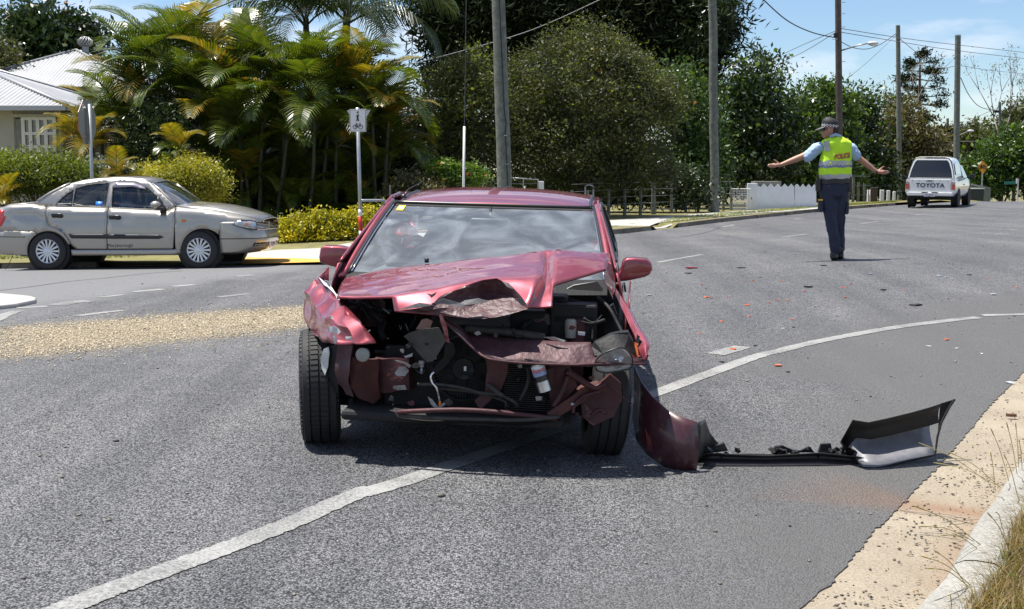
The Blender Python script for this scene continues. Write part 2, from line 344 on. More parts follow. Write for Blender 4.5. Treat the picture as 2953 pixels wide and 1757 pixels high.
def concrete_mat(name, a, b, stain=(.2, .11, .06)):
    m, t, p = _new(name); n = t.nodes; l = t.links.new; c = n.new('ShaderNodeTexCoord')
    def nz_(s, d=5, r=.65):
        x = n.new('ShaderNodeTexNoise'); x.inputs['Scale'].default_value = s; x.inputs['Detail'].default_value = d; x.inputs['Roughness'].default_value = r; l(c.outputs['Object'], x.inputs['Vector']); return x
    r1 = n.new('ShaderNodeValToRGB'); r1.color_ramp.elements[0].position = .3; r1.color_ramp.elements[1].position = .7; r1.color_ramp.elements[0].color = (*a, 1); r1.color_ramp.elements[1].color = (*b, 1)
    l(nz_(1.8, 9, .72).outputs['Fac'], r1.inputs['Fac'])
    r2 = n.new('ShaderNodeValToRGB'); r2.color_ramp.elements[0].position = .36; r2.color_ramp.elements[1].position = .6; r2.color_ramp.elements[0].color = (.62, .6, .57, 1); r2.color_ramp.elements[1].color = (1.06, 1.06, 1.06, 1)
    l(nz_(110, 4, .75).outputs['Fac'], r2.inputs['Fac'])
    x = n.new('ShaderNodeMixRGB'); x.blend_type = 'MULTIPLY'; x.inputs['Fac'].default_value = 1; l(r1.outputs['Color'], x.inputs['Color1']); l(r2.outputs['Color'], x.inputs['Color2'])
    at = n.new('ShaderNodeAttribute'); at.attribute_name = 'stain'; y = n.new('ShaderNodeMixRGB'); y.inputs['Color2'].default_value = (*stain, 1); l(at.outputs['Fac'], y.inputs['Fac']); l(x.outputs['Color'], y.inputs['Color1'])
    l(y.outputs['Color'], p.inputs['Base Color']); p.inputs['Roughness'].default_value = .85
    u = n.new('ShaderNodeBump'); u.inputs['Strength'].default_value = .4; u.inputs['Distance'].default_value = .01; l(nz_(70, 5).outputs['Fac'], u.inputs['Height']); l(u.outputs['Normal'], p.inputs['Normal'])
    return m
M_CHAN = concrete_mat('channel_concrete', (.25, .21, .155), (.36, .31, .235))
M_KERB = concrete_mat('kerb_concrete', (.25, .25, .23), (.37, .36, .33))
M_PATH = concrete_mat('path_concrete', (.36, .355, .34), (.46, .455, .44))
M_OLDK = concrete_mat('old_kerb', (.1, .085, .06), (.3, .26, .2))
M_DIRT = mat('verge_soil', (.19, .16, .08), .9, var=1, col2=(.1, .1, .035), vscale=1.3, bump=.6, bscale=20)
M_PAINT = None
def paint_mat():
    m, t, p = _new('worn_road_paint'); n = t.nodes; l = t.links.new; c = n.new('ShaderNodeTexCoord')
    a = n.new('ShaderNodeTexNoise'); a.inputs['Scale'].default_value = 70; a.inputs['Detail'].default_value = 6; a.inputs['Roughness'].default_value = .75
    b = n.new('ShaderNodeTexNoise'); b.inputs['Scale'].default_value = 2.5; b.inputs['Detail'].default_value = 4
    l(c.outputs['Object'], a.inputs['Vector']); l(c.outputs['Object'], b.inputs['Vector'])
    s = n.new('ShaderNodeMath'); s.operation = 'MULTIPLY_ADD'; s.inputs[1].default_value = .5; l(b.outputs['Fac'], s.inputs[0]); l(a.outputs['Fac'], s.inputs[2])
    r = n.new('ShaderNodeValToRGB'); r.color_ramp.elements[0].position = .62; r.color_ramp.elements[1].position = .84
    r.color_ramp.elements[0].color = (.1, .1, .1, 1); r.color_ramp.elements[1].color = (.29, .29, .278, 1); l(s.outputs[0], r.inputs['Fac']); l(r.outputs['Color'], p.inputs['Base Color']); p.inputs['Roughness'].default_value = .75
    return m
M_PAINT = paint_mat()
# base terrain far and wide
ys = np.concatenate([np.linspace(-25, 70, 60), np.linspace(75, 130, 20), np.geomspace(140, 1500, 14)]); xs = np.concatenate([-np.geomspace(60, 1200, 10)[::-1], np.linspace(-55, 55, 60), np.geomspace(60, 1200, 10)])
gx, gy = np.meshgrid(xs, ys); P = np.stack([gx.ravel(), gy.ravel()], 1); z = zga(P) - .16
nx, ny = len(xs), len(ys); idx = np.arange(nx * ny).reshape(ny, nx)
fq = np.stack([idx[:-1, :-1].ravel(), idx[:-1, 1:].ravel(), idx[1:, 1:].ravel(), idx[1:, :-1].ravel()], 1)
tag(link(np_mesh('ground', np.column_stack([P, z]), fq), 'ground', M_DIRT, smooth=True), kind='structure')
# asphalt edge on the near right
edge_px = [cE(*q) for q in [(1085,1484),(1290,1310),(1540,1010),(1660,900),(1830,715),(1900,650),(2050,480),(2230,260),(2428,65)]]
EDGE = [tuple(G(*q))[:2] for q in edge_px]
d0 = Vector(EDGE[0]) - Vector(EDGE[2]); d0.normalize()
EDGE = [tuple(Vector(EDGE[0]) + d0 * k) for k in (7, 4, 2, .8)] + EDGE + [(4.35, 9.75), (5.3, 10.9), (7.2, 12.2), (12, 13.4), (40, 15.5)]
# far left kerb line: (px, py, ramp)
LK = [(-500,662,0),(0,655,0),(235,651.5,0),(300,651,1.5),(460,648.5,2),(600,645.5,2),(783,641,2),(867,622,2),(935,608,1.2),(985,600,0),(1200,588,0),(1400,577,0),(1520,569,0),(1588,561,0),(1600,559.5,1.2),(1638,556,1.2),(1650,554.5,0),(1760,541,0),(1870,529,0),(1990,516.5,0),(2100,507,0),(2180,500.5,0),(2290,494,0)]
LKW = [GD(a, b) for a, b, r_ in LK]; LKR = [r_ for _, _, r_ in LK]
LKW = [Vector((-40, 24, 0))] + LKW + [Vector((27, 66, 0)), Vector((36, 86, 0))]; LKR = [0] + LKR + [0, 0]
LK2 = [tuple(p)[:2] for p in LKW]
def hv(P):
    P = np.asarray(P, float); d, par = segdist(P, LK2); rr = np.interp(par, range(len(LKR)), LKR)
    return np.where(rr < .1, .1, .1 * np.clip(d / np.maximum(rr, .1), 0, 1))
def zv(x, y): return zg(x, y) + float(hv([(x, y)])[0])
def jag(line, amp, step):
    o = []; l_ = dense(line, step, closed=False)
    return [(p[0] + rnd.gauss(0, amp), p[1] + rnd.gauss(0, amp)) for p in l_]
gravel_px = [cA(*q) for q in [(-60,625),(300,600),(800,570),(1400,520),(2000,480),(2600,445),(3100,425),(3100,560),(2430,620),(1900,690),(1300,745),(800,805),(300,850),(-60,880)]]
GRAVEL = [tuple(G(*q))[:2] for q in gravel_px]
tanp = [tuple(G(*cE(*q)))[:2] for q in [(730,700),(1000,750),(1300,790),(1700,850)]]
SIDE = [tuple(GD(*q))[:2] for q in [(-300,820),(0,766),(110,744),(215,735),(420,700),(640,672),(800,652)]]      # holding line of the side street
def add_attrs(me, road=True):
    n = len(me.vertices); co = np.empty(n * 3); me.vertices.foreach_get('co', co); co = co.reshape(-1, 3)
    def put(nm, a): x = me.attributes.new(nm, 'FLOAT', 'POINT'); x.data.foreach_set('value', a.astype(np.float32))
    d, _ = segdist(co, tanp); st = np.exp(-(d / .13) ** 2) * (.55 if road else .0)
    if not road:
        q = [tuple(G(*cG(*q)))[:2] for q in [(20,855),(250,870),(480,885)]]; d, _ = segdist(co, q); st = np.maximum(st, np.exp(-(d / .09) ** 2) * .8)
        q = [tuple(G(*cG(*q)))[:2] for q in [(180,1290),(330,1080),(460,900)]]; d, _ = segdist(co, q); st = np.maximum(st, np.exp(-(d / .06) ** 2) * .6)
    put('stain', st)
    if road:
        d, _ = segdist(co, EDGE); wgt = np.where(co[:, 1] > 8.6, 2.0, .38 + .1 * np.clip(co[:, 1], 2, 9)); put('shoulder', np.clip((wgt - d) / .45, 0, 1) * .85)
        ins = inpoly(co, GRAVEL); dg, _ = segdist(co, GRAVEL + GRAVEL[:1]); put('gravel', np.where(ins, np.clip(.5 + dg / .5, 0, 1), np.clip(.5 - dg / .6, 0, 1)))
        dl, _ = segdist(co, SIDE); side = inpoly(co, SIDE + [(-4.2, 23), (-30, 24), (-30, 10)]); put('smooth', np.where(side, np.clip(dl / .25, 0, 1), 0) * .9)
# road: fine sheet near, coarser far
road_poly = jag(EDGE[:16], .005, .028) + EDGE[16:] + [(70, 30), (70, 70), (36.2, 86.2)] + [tuple(p) for p in LK2[::-1]] + [(-40, -8)]
mb = MB(); v, f = tri2d(road_poly, step=.55, dens=False)
zz = zga(v); mb.add(np.column_stack([v, zz]).tolist(), [tuple(t) for t in f.tolist()])
me = mb.mesh('road'); bm = bmesh.new(); bm.from_mesh(me); bmesh.ops.recalc_face_normals(bm, faces=bm.faces)
if sum(fc.normal.z for fc in bm.faces) < 0: bmesh.ops.reverse_faces(bm, faces=bm.faces)
be = [e for e in bm.edges if e.is_boundary]; rr = bmesh.ops.extrude_edge_only(bm, edges=be)
for g_ in rr['geom']:
    if isinstance(g_, bmesh.types.BMVert): g_.co.z -= .03
bm.to_mesh(me); bm.free(); add_attrs(me); me.name = 'road'
ROAD = tag(link(me, 'road', M_ASPH), kind='structure')
# concrete channel and kerb on the near right
def offs(line, d):
    o = []; n = len(line)
    for i in range(n):
        a = Vector(line[max(i - 1, 0)]); b = Vector(line[min(i + 1, n - 1)]); t = (b - a).normalized(); o.append(Vector(line[i]) + Vector((t.y, -t.x)) * d)
    return o
ES = [tuple(p)[:2] for p in spline([(x, y, 0) for x, y in EDGE[2:14]], 6)]
def strip_profile(line, prof, name, m, parent=None, zfun=zg, attrs=False, smooth=False):
    rows = []
    for d, h in prof:
        rows.append([(p.x, p.y, zfun(p.x, p.y) + h) for p in offs(line, d)])
    mb = MB().grid(rows); o = mb.build(name, m, parent, smooth=smooth)
    if attrs: add_attrs(o.data, road=False)
    return o
tag(strip_profile(ES, [(-.12, -.012), (0, -.006), (.2, -.014), (.355, -.026)], 'concrete_channel', M_CHAN, attrs=True), kind='structure')
# kerb in cast lengths
KL = []
acc = [ES[0]]; dist = 0
for a, b in zip(ES[:-1], ES[1:]):
    dist += (Vector(b) - Vector(a)).length; acc.append(b)
    if dist > 2.4: KL.append(acc); acc = [b]; dist = 0
KL.append(acc)
kerb = tag(bpy.data.objects.new('kerb', None), kind='structure'); COL.objects.link(kerb)
for seg in KL:
    if len(seg) < 2: continue
    s0 = (Vector(seg[1]) - Vector(seg[0])).normalized() * .004
    sg = [tuple(Vector(seg[0]) + s0)] + seg[1:-1] + [tuple(Vector(seg[-1]) - s0)]
    strip_profile(sg, [(.34, -.06), (.352, -.02), (.375, .05), (.40, .098), (.43, .115), (.47, .121), (.53, .12), (.555, .105), (.56, -.05)], 'kerb_stone', M_KERB, kerb)
# near right verge soil
vs_line = offs(ES, .548); vv = [tuple(p) for p in vs_line] + [tuple(p) for p in offs(ES, 6.0)[::-1]]
v, f = tri2d(vv, step=.4, dens=False)
VERGE_IN = vv
mb = MB(); mb.add([(x, y, zg(x, y) + .105 + .03 * math.sin(x * 5) * math.sin(y * 4.3)) for x, y in v], [tuple(t) for t in f.tolist()])
tag(mb.build('near_verge', mat('verge_soil_near', (.16, .12, .06), .95, var=1, col2=(.07, .05, .025), vscale=14, bump=.8, bscale=60), smooth=True), kind='structure')
# far left verge
vp = [tuple(p) for p in LK2] + [(20, 120), (-80, 120), (-80, 24)]
v, f = tri2d(vp, step=1.4, dens=False)
mb = MB(); mb.add(np.column_stack([v, zga(v) + hv(v)]).tolist(), [tuple(t) for t in f.tolist()])
tag(mb.build('verge', mat('verge_grass', (.2, .19, .06), .95, var=1, col2=(.12, .1, .045), vscale=1.7, bump=.5, bscale=30), smooth=True), kind='structure')
# kerb on the far side (old worn blocks)
kerb2 = tag(bpy.data.objects.new('old_kerb', None), kind='structure'); COL.objects.link(kerb2)
def far_kerb(i0, i1, wid=.15):
    line = dense([LK2[i] for i in range(i0, i1 + 1)], .9, closed=False)
    for a, b in zip(line[:-1], line[1:]):
        a, b = Vector(a), Vector(b); t = (b - a).normalized(); nrm = Vector((-t.y, t.x)); sgn = 1
        mid = (a + b) / 2
        if hv([tuple(mid + nrm * .3)])[0] < .05 or zv(*(mid + nrm)) < -50: pass
        a2, b2 = a + t * .012, b - t * .012; j = rnd.uniform(-.02, .02); h = .105 + rnd.uniform(-.012, .015)
        q = [a2 - nrm * (.02 + j), b2 - nrm * (.02 + j), b2 + nrm * wid, a2 + nrm * wid]
        lo = [(p.x, p.y, zg(p.x, p.y) - .05) for p in q]; q2 = [a2 - nrm * (j - .01), b2 - nrm * (j - .01), b2 + nrm * wid, a2 + nrm * wid]
        hi = [(p.x, p.y, zg(p.x, p.y) + h) for p in q2]
        MB().hexa(lo, hi).build('kerb_stone', M_OLDK, kerb2, bevel=.015)
far_kerb(1, 3); far_kerb(10, 14); far_kerb(17, 22)
# footpaths and tactile strip (sheets that follow the verge)
def sheet(pxs, name, m, dz, kind='structure', parent=None, step=.5, disp=True, vz=True):
    pts = []
    for q in pxs:
        if isinstance(q, Vector): pts.append(tuple(q)[:2]); continue
        g0 = GD(*q) if disp else G(*q); d_, _ = segdist([tuple(g0)[:2]], LK2); pts.append(tuple(g0 if d_[0] < .7 else (GD(*q, dz=.09) if disp else G(*q, dz=.09)))[:2])
    v, f = tri2d(pts, step=step); mb = MB(); mb.add(np.column_stack([v, zga(v) + (hv(v) if vz else 0) + dz]).tolist(), [tuple(t) for t in f.tolist()])
    o = mb.build(name, m, parent)
    if kind and not parent: tag(o, kind=kind)
    return o
sheet([(250,639),(454,637),(620,617),(679,611),(783,604),(873,590),(965,578),(985,597),(935,607),(867,621),(783,640),(600,644.5),(460,647.5),(300,650)], 'footpath', M_PATH, .014)
sheet([(985,600),(1200,575),(1400,560),(1500,552),(1560,549.5),(1640,541),(1720,533),(1830,523),(1995,510),(2060,505),(2060,501.5),(1830,514),(1700,523),(1560,534),(1500,538),(1300,548),(965,570)], 'footpath', M_PATH, .014)
sheet([(1590,559.5),(1649,553.5),(1641,545),(1572,550)], 'driveway', M_PATH, .009)
TAC = mat('tactile_yellow', (.68, .37, .07), .8, var=.25, vscale=8)
tp = [G(*q, dz=.05) for q in [(700,747),(940,745),(985,739),(985,749),(938,755.5),(698,758)]]
sheet(tp, 'tactile_paving', TAC, .022)
# near left corner of the side street
isl = [cA(*q) for q in [(-400,372),(0,378),(80,384),(250,402),(290,413),(285,432),(130,466),(0,480),(-400,500)]]
pts = [G(*q) for q in isl]
mb = MB(); mb.poly([(p.x, p.y, p.z - .02) for p in pts], (0, 0, .07)); tag(mb.build('corner_footpath', M_PATH, bevel=.02), kind='structure')
# painted lines
def pstrip(pxs, wd, name='road_line', m=None, dz=.004, disp=False, n=6, taper=False):
    pts = [(GD(*q) if disp else G(*q)) for q in pxs]; sp = spline([(p.x, p.y, 0) for p in pts], n) if len(pts) > 2 else [pts[0].lerp(pts[-1], k / 12) for k in range(13)]
    ln = [(p.x, p.y) for p in sp]; a = offs(ln, -wd / 2); b = offs(ln, wd / 2); j = lambda: rnd.gauss(0, wd * .03)
    rows = [[(p.x + j(), p.y + j(), zg(p.x, p.y) + dz) for p in a], [(p.x + j(), p.y + j(), zg(p.x, p.y) + dz) for p in b]]
    return tag(MB().grid(rows).build(name, m or M_PAINT), kind='structure')
pstrip([cF(*q) for q in [(200,1440),(380,1368),(700,1240),(1200,1060),(1700,870),(2200,655),(2495,575)]] + [cB(*q) for q in [(700,1052),(1000,962),(1300,892),(1700,820),(2050,775),(2215,758)]], .125, n=24)
for ln, wd in [([(440,446),(570,425),(715,410)], .3), ([(780,386),(990,362)], .12), ([(1070,340),(1300,318)], .2), ([(1370,297),(1560,282)], .2), ([(620,532),(800,508),(980,488)], .14), ([(1740,383),(1980,355)], .14),
               ([(-60,575),(40,525),(140,492)], .16), ([(130,468),(380,455)], .16), ([(1880,217),(2030,206)], .2)]:
    pstrip([cA(*q) for q in ln], wd)
for ln, wd in [([(1010,266),(1165,245)], .11), ([(1495,182),(1600,168)], .11), ([(1825,129),(1895,121)], .12), ([(2330,246),(2370,242)], .12), ([(250,420),(520,372)], .1), ([(1085,155),(1130,150)], .12), ([(2405,222),(2440,218)], .12), ([(640,205),(720,188)], .1), ([(600,985),(770,937)], .16), ([(2240,745),(2560,738)], .1)]:
    pstrip([cB(*q) for q in ln], wd)
M_CRACK = mat('bitumen_seam', (.045, .045, .047), .8)
pstrip([cA(*q) for q in [(-40,332),(250,298),(560,255),(850,228),(1150,195),(1460,170)]], .028, 'road_seam', M_CRACK)
pstrip([cB(*q) for q in [(60,272),(300,268),(430,258),(560,232),(640,200)]], .03, 'road_seam', M_CRACK)
# loose gravel, pebbles
def stones(name, pts, sizes, m, zoff=.0, kind='stuff', flat=.6):
    n = len(pts); base = np.array([(1,0,0),(-1,0,0),(0,1,0),(0,-1,0),(0,0,1),(0,0,-1)], float); fc = np.array([(0,2,4),(2,1,4),(1,3,4),(3,0,4),(2,0,5),(1,2,5),(3,1,5),(0,3,5)])
    V = base[None] * nrng.uniform(.6, 1.25, (n, 6, 1)); a = nrng.uniform(0, 6.28, n); c, s = np.cos(a), np.sin(a)
    X = V[..., 0] * c[:, None] - V[..., 1] * s[:, None]; Y = V[..., 0] * s[:, None] + V[..., 1] * c[:, None]
    V = np.stack([X, Y, V[..., 2] * flat], -1) * np.asarray(sizes)[:, None, None]
    V[..., :2] += np.asarray(pts)[:, None, :2]; V[..., 2] += (zga(pts) + zoff)[:, None] + np.asarray(sizes)[:, None] * flat * .4
    F = fc[None] + (np.arange(n) * 6)[:, None, None]
    return tag(link(np_mesh(name, V.reshape(-1, 3), F.reshape(-1, 3)), name, m), kind=kind)
def scatter_poly(poly, n):
    A = np.array(poly)[:, :2]; o = []
    while sum(map(len, o)) < n:
        q = nrng.uniform(A.min(0), A.max(0), (n * 2, 2)); o.append(q[inpoly(q, poly)])
    return np.concatenate(o)[:n]
M_GRAV = leafmat('gravel_stones', [(.16, .12, .08), (.42, .34, .22), (.6, .52, .38)], rough=.85, trans=0, spec=.2)
gp = scatter_poly(GRAVEL, 18000) + nrng.normal(0, 1, (18000, 2)) * np.where(nrng.random((18000, 1)) < .35, .45, .1)
tag(stones('gravel', gp, nrng.uniform(.004, .013, len(gp)), M_GRAV), 'loose tan gravel strewn across the asphalt', 'gravel')
M_PEB = leafmat('loose_pebbles', [(.03, .03, .03), (.12, .1, .08), (.3, .27, .22)], rough=.85, trans=0, spec=.2)
A_ = np.array(EDGE[2:14]); cp = []
for i in range(700):
    t_ = rnd.random() * (len(ES) - 1); i_ = int(t_); q = Vector(ES[i_]).lerp(Vector(ES[min(i_ + 1, len(ES) - 1)]), t_ - i_); a = Vector(ES[max(i_ - 1, 0)]); b = Vector(ES[min(i_ + 1, len(ES) - 1)]); t = (b - a).normalized()
    cp.append(tuple(q + Vector((t.y, -t.x)) * rnd.uniform(.0, .34)))
tag(stones('pebbles', np.array(cp), nrng.uniform(.0025, .0095, len(cp)) , M_PEB, zoff=-.008), 'dark pebbles scattered along the concrete channel', 'pebbles')
rp_ = scatter_poly([(-7, 4), (1.0, 4), (4, 9), (9, 12), (9, 20), (-6, 18)], 1500)
tag(stones('road_grit', rp_, nrng.uniform(.003, .011, len(rp_)) * (1 + nrng.random(len(rp_)) ** 6), M_PEB), 'small stones scattered over the road surface', 'stones')
# grasses
def blades(name, roots, h, wd, lean, m, zfun, seg=3, bend=.5, label=None, lean_dir=None):
    n = len(roots); az = nrng.uniform(0, 6.283, n) if lean_dir is None else nrng.normal(lean_dir, .7, n); hh = nrng.uniform(*h, n); ww = nrng.uniform(*wd, n); le = nrng.uniform(*lean, n)
    dirx, diry = np.cos(az), np.sin(az); px_, py_ = -diry, dirx; z0 = np.array([zfun(*p) for p in roots]) if not isinstance(zfun, np.ndarray) else zfun
    V = np.zeros((n, (seg + 1) * 2, 3))
    for k in range(seg + 1):
        t = k / seg; o_ = hh * le * t ** 1.7; zz = z0 - .01 + hh * t * (1 - bend * le * t * .5); wk = ww * (1 - t * .92)
        for s, j in ((-1, 0), (1, 1)):
            V[:, k * 2 + j, 0] = roots[:, 0] + dirx * o_ + px_ * wk * s / 2; V[:, k * 2 + j, 1] = roots[:, 1] + diry * o_ + py_ * wk * s / 2; V[:, k * 2 + j, 2] = zz
    F = np.concatenate([np.array([[k * 2, k * 2 + 1, k * 2 + 3, k * 2 + 2]])[None] + (np.arange(n) * (seg + 1) * 2)[:, None, None] for k in range(seg)], 1).reshape(-1, 4)
    o = link(np_mesh(name, V.reshape(-1, 3), F), name, m); return tag(o, label, 'grass', kind='stuff')
M_GRASS = leafmat('verge_grass_blades', [(.1, .055, .025), (.3, .2, .09), (.2, .15, .05), (.09, .13, .025), (.32, .23, .12), (.14, .09, .04)], rough=.6, trans=.3)
near = [p for p in VERGE_IN]
gr = scatter_poly([tuple(p) for p in offs(ES, .54)] + [tuple(p) for p in offs(ES, 2.0)[::-1]], 200000); gr = gr[(gr[:, 1] > 2.6) & (gr[:, 1] < 10)]; d, _ = segdist(gr, [tuple(p) for p in offs(ES, .55)]); cl = np.sin(gr[:, 0] * 7 + 1.3) * np.sin(gr[:, 1] * 6.1) + np.sin(gr[:, 0] * 17) * .5
keep = (nrng.random(len(gr)) < np.clip(.62 + .4 * cl, .12, 1)); gr = gr[keep]
zz = zga(gr) + .1
blades('grass', gr, (.03, .12), (.003, .006), (.2, 1.4), M_GRASS, zz, label='dry tufted grass growing behind the kerb')
ov = np.array([tuple(p) for p in dense([tuple(q) for q in offs(ES, .53)], .006, closed=False)]); ov = ov[(ov[:, 1] > 2.5) & (ov[:, 1] < 10)]; ov = ov + nrng.normal(0, .02, ov.shape)
blades('grass', ov, (.04, .1), (.0025, .005), (.6, 1.6), M_GRASS, zga(ov) + .1, label='grass creeping over the top of the kerb', lean_dir=2.6)
# tall seed stems
M_STEM = leafmat('seed_stems', [(.42, .38, .16), (.34, .33, .12), (.5, .42, .22)], rough=.6, trans=.2)
mb = MB()
for (bx, by, hx, hy) in [(590,760,270,540),(560,740,190,610),(520,730,100,490),(470,1100,65,865),(430,1080,100,990),(450,1120,230,1045),(400,1350,150,1240),(420,1350,110,1165),(395,1360,190,1130),(640,720,530,400),(690,680,625,365),(700,640,680,370),(720,650,700,470),(720,560,690,520),(650,1150,510,905),(690,1480,640,1180),(560,780,530,545),(600,1000,560,905),(690,800,610,560),(300,1484,280,1400)]:
    a = G(*cG(bx, by), dz=.12); L_ = a.y; tip = W(*cG(hx, hy), L_ - .12); mid = a.lerp(tip, .5) + Vector((0, 0, .02)); pts = spline([a, mid, tip], 6)
    mb.tube(pts, [.0016] * (len(pts) - 4) + [.0014, .0028, .0026, .0007], 5)
tag(mb.build('seed_stems', M_STEM, smooth=True), 'tall thin seed stems leaning over the kerb', 'grass', kind='stuff')
# cracks and leaf litter in the channel
for q in ([(-10,888),(120,905),(250,912),(360,935),(430,945)], [(100,1022),(230,1028),(380,1042)]): pstrip([cG(*p) for p in q], .006, 'channel_crack', M_CRACK, dz=-.004)
lt_ = []
for i in range(260):
    k_ = rnd.randrange(4, len(ES) - 2); q = Vector(ES[k_]).lerp(Vector(ES[k_ + 1]), rnd.random()); a = Vector(ES[k_ - 1]); b = Vector(ES[k_ + 1]); t = (b - a).normalized(); q = q + Vector((t.y, -t.x)) * (.34 - abs(rnd.gauss(0, .09))); lt_.append((q.x, q.y, zg(q.x, q.y) - .012 + rnd.uniform(0, .006)))
_lc = np.array(lt_); _a = nrng.uniform(0, 6.28, len(_lc)); _l = nrng.uniform(.008, .03, len(_lc)); _dx = np.stack([np.cos(_a) * _l, np.sin(_a) * _l, nrng.uniform(-.2, .2, len(_lc)) * _l], 1); _dy = np.stack([-np.sin(_a) * _l * .3, np.cos(_a) * _l * .3, np.zeros(len(_lc))], 1); _v = np.stack([_lc - _dx * .5, _lc + _dy * .5 + (0, 0, .002), _lc + _dx * .5, _lc - _dy * .5 + (0, 0, .002)], 1).reshape(-1, 3)
tag(link(np_mesh('leaf_litter', _v, np.arange(len(_v)).reshape(-1, 4)), 'leaf_litter', leafmat('dead_leaves', [(.06, .035, .02), (.16, .09, .04), (.25, .17, .08)], .8, .1)), 'dead leaves and twigs lying along the foot of the kerb', 'leaf litter', kind='stuff')
# short grass on the far verge
fg = scatter_poly([tuple(GD(*q))[:2] for q in [(-60,648),(300,640),(640,612),(870,588),(965,577),(960,560),(700,585),(500,600),(-60,625)]], 9000)
M_FG = leafmat('far_grass_blades', [(.3, .26, .1), (.22, .23, .06), (.14, .2, .04)], rough=.7, trans=.3)
blades('grass', fg, (.03, .09), (.01, .02), (.2, .9), M_FG, zga(fg) + hv(fg), seg=2, label='short grass strip along the pale concrete footpath')
fg = scatter_poly([tuple(GD(*q))[:2] for q in [(1600,556),(1650,551),(1760,538),(1870,526),(1990,514),(2180,499),(2190,496),(1990,509),(1720,533),(1640,541)]], 7000)
blades('grass', fg, (.03, .1), (.015, .03), (.2, .9), M_FG, zga(fg) + hv(fg), seg=2, label='short grass strip behind the worn old kerb')
# ================================================================ WRECKED RED SEDAN
def carpaint(name, col, rough=.3, metal=.55, flake=.0, dust=0, chips=0):
    m, t, p = _new(name); n = t.nodes; l = t.links.new
    p.inputs['Base Color'].default_value = (*col, 1); p.inputs['Metallic'].default_value = metal; p.inputs['Roughness'].default_value = rough
    p.inputs['Coat Weight'].default_value = 1; p.inputs['Coat Roughness'].default_value = .03
    c = n.new('ShaderNodeTexCoord'); a = n.new('ShaderNodeTexNoise'); a.inputs['Scale'].default_value = 5; a.inputs['Detail'].default_value = 8; a.inputs['Roughness'].default_value = .7
    l(c.outputs['Object'], a.inputs['Vector']); r = n.new('ShaderNodeValToRGB'); r.color_ramp.elements[0].position = .45; r.color_ramp.elements[1].position = .85
    r.color_ramp.elements[0].color = (*col, 1); d = .35 + dust; r.color_ramp.elements[1].color = tuple(x * (1 - d * .4) + .3 * d * .4 for x in col) + (1,)
    l(a.outputs['Fac'], r.inputs['Fac']); l(r.outputs['Color'], p.inputs['Base Color'])
    if chips:
        ch = n.new('ShaderNodeTexNoise'); ch.inputs['Scale'].default_value = 55; ch.inputs['Detail'].default_value = 5; ch.inputs['Roughness'].default_value = .7; l(c.outputs['Object'], ch.inputs['Vector'])
        ms = n.new('ShaderNodeTexNoise'); ms.inputs['Scale'].default_value = 4; l(c.outputs['Object'], ms.inputs['Vector']); ad = n.new('ShaderNodeMath'); ad.operation = 'MULTIPLY_ADD'; ad.inputs[1].default_value = .35; l(ms.outputs['Fac'], ad.inputs[0]); l(ch.outputs['Fac'], ad.inputs[2])
        cr_ = n.new('ShaderNodeValToRGB'); cr_.color_ramp.elements[0].position = .87; cr_.color_ramp.elements[1].position = .9; l(ad.outputs[0], cr_.inputs['Fac'])
        mc = n.new('ShaderNodeMixRGB'); mc.inputs['Color2'].default_value = (.5, .42, .42, 1); l(cr_.outputs['Color'], mc.inputs['Fac']); l(r.outputs['Color'], mc.inputs['Color1']); l(mc.outputs['Color'], p.inputs['Base Color'])
        im = n.new('ShaderNodeMath'); im.operation = 'MULTIPLY_ADD'; im.inputs[1].default_value = -metal; im.inputs[2].default_value = metal; l(cr_.outputs['Color'], im.inputs[0]); l(im.outputs[0], p.inputs['Metallic'])
    r2 = n.new('ShaderNodeValToRGB'); r2.color_ramp.elements[0].color = (rough * .85,) * 3 + (1,); r2.color_ramp.elements[1].color = (min(rough * 1.4 + dust * .2, 1),) * 3 + (1,); l(a.outputs['Fac'], r2.inputs['Fac']); l(r2.outputs['Color'], p.inputs['Roughness'])
    return m
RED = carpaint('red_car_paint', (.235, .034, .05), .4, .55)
REDC = carpaint('chipped_red_paint', (.235, .034, .05), .4, .55, chips=1)
REDD = mat('dusty_maroon_metal', (.085, .024, .027), .62, metal=.15, var=1, col2=(.04, .014, .016), vscale=9, bump=.25, bscale=25)
MAUVE = mat('scuffed_maroon_metal', (.095, .042, .048), .55, metal=.2, var=1, col2=(.05, .022, .026), vscale=14, bump=.35, bscale=30)
RUSTR = mat('red_oxide_metal', (.085, .022, .018), .7, var=.5, vscale=12)
BLKP = mat('black_plastic', (.014, .014, .015), .62, spec=.3, var=.3, vscale=8, bump=.15, bscale=60)
BLKM = mat('matte_black', (.012, .012, .012), .8)
RUBB = mat('tyre_rubber', (.022, .022, .022), .72, var=.3, vscale=20)
TRIM = mat('black_trim', (.015, .015, .016), .35)
ALU = mat('aluminium', (.62, .63, .64), .32, metal=.9, var=.2, vscale=20)
STEEL = mat('grey_steel', (.33, .33, .34), .45, metal=.7, var=.35, vscale=14)
DUSTM = mat('dusty_engine_metal', (.06, .055, .05), .7, metal=.2, var=.55, vscale=18)
SHARD = mat('torn_plastic_edges', (.2, .19, .19), .55, var=.5, vscale=30)
CLOTH = mat('grey_seat_cloth', (.1, .1, .11), .9, var=.3, vscale=14)
CLOTHL = mat('light_seat_cloth', (.34, .34, .35), .9, var=.2, vscale=10)
GLASSW = glassmat('windscreen_glass', (.8, .85, .86), .6, dirt_haze=.4, dirt_haze_col=(.5, .56, .62))  # dust plus a blue-grey sky reflection haze, painted as a diffuse layer
GLASSC = glassmat('car_glass', (.8, .85, .85), 1.0)
GLASSD = glassmat('tinted_glass', (.1, .12, .12), 1.2)
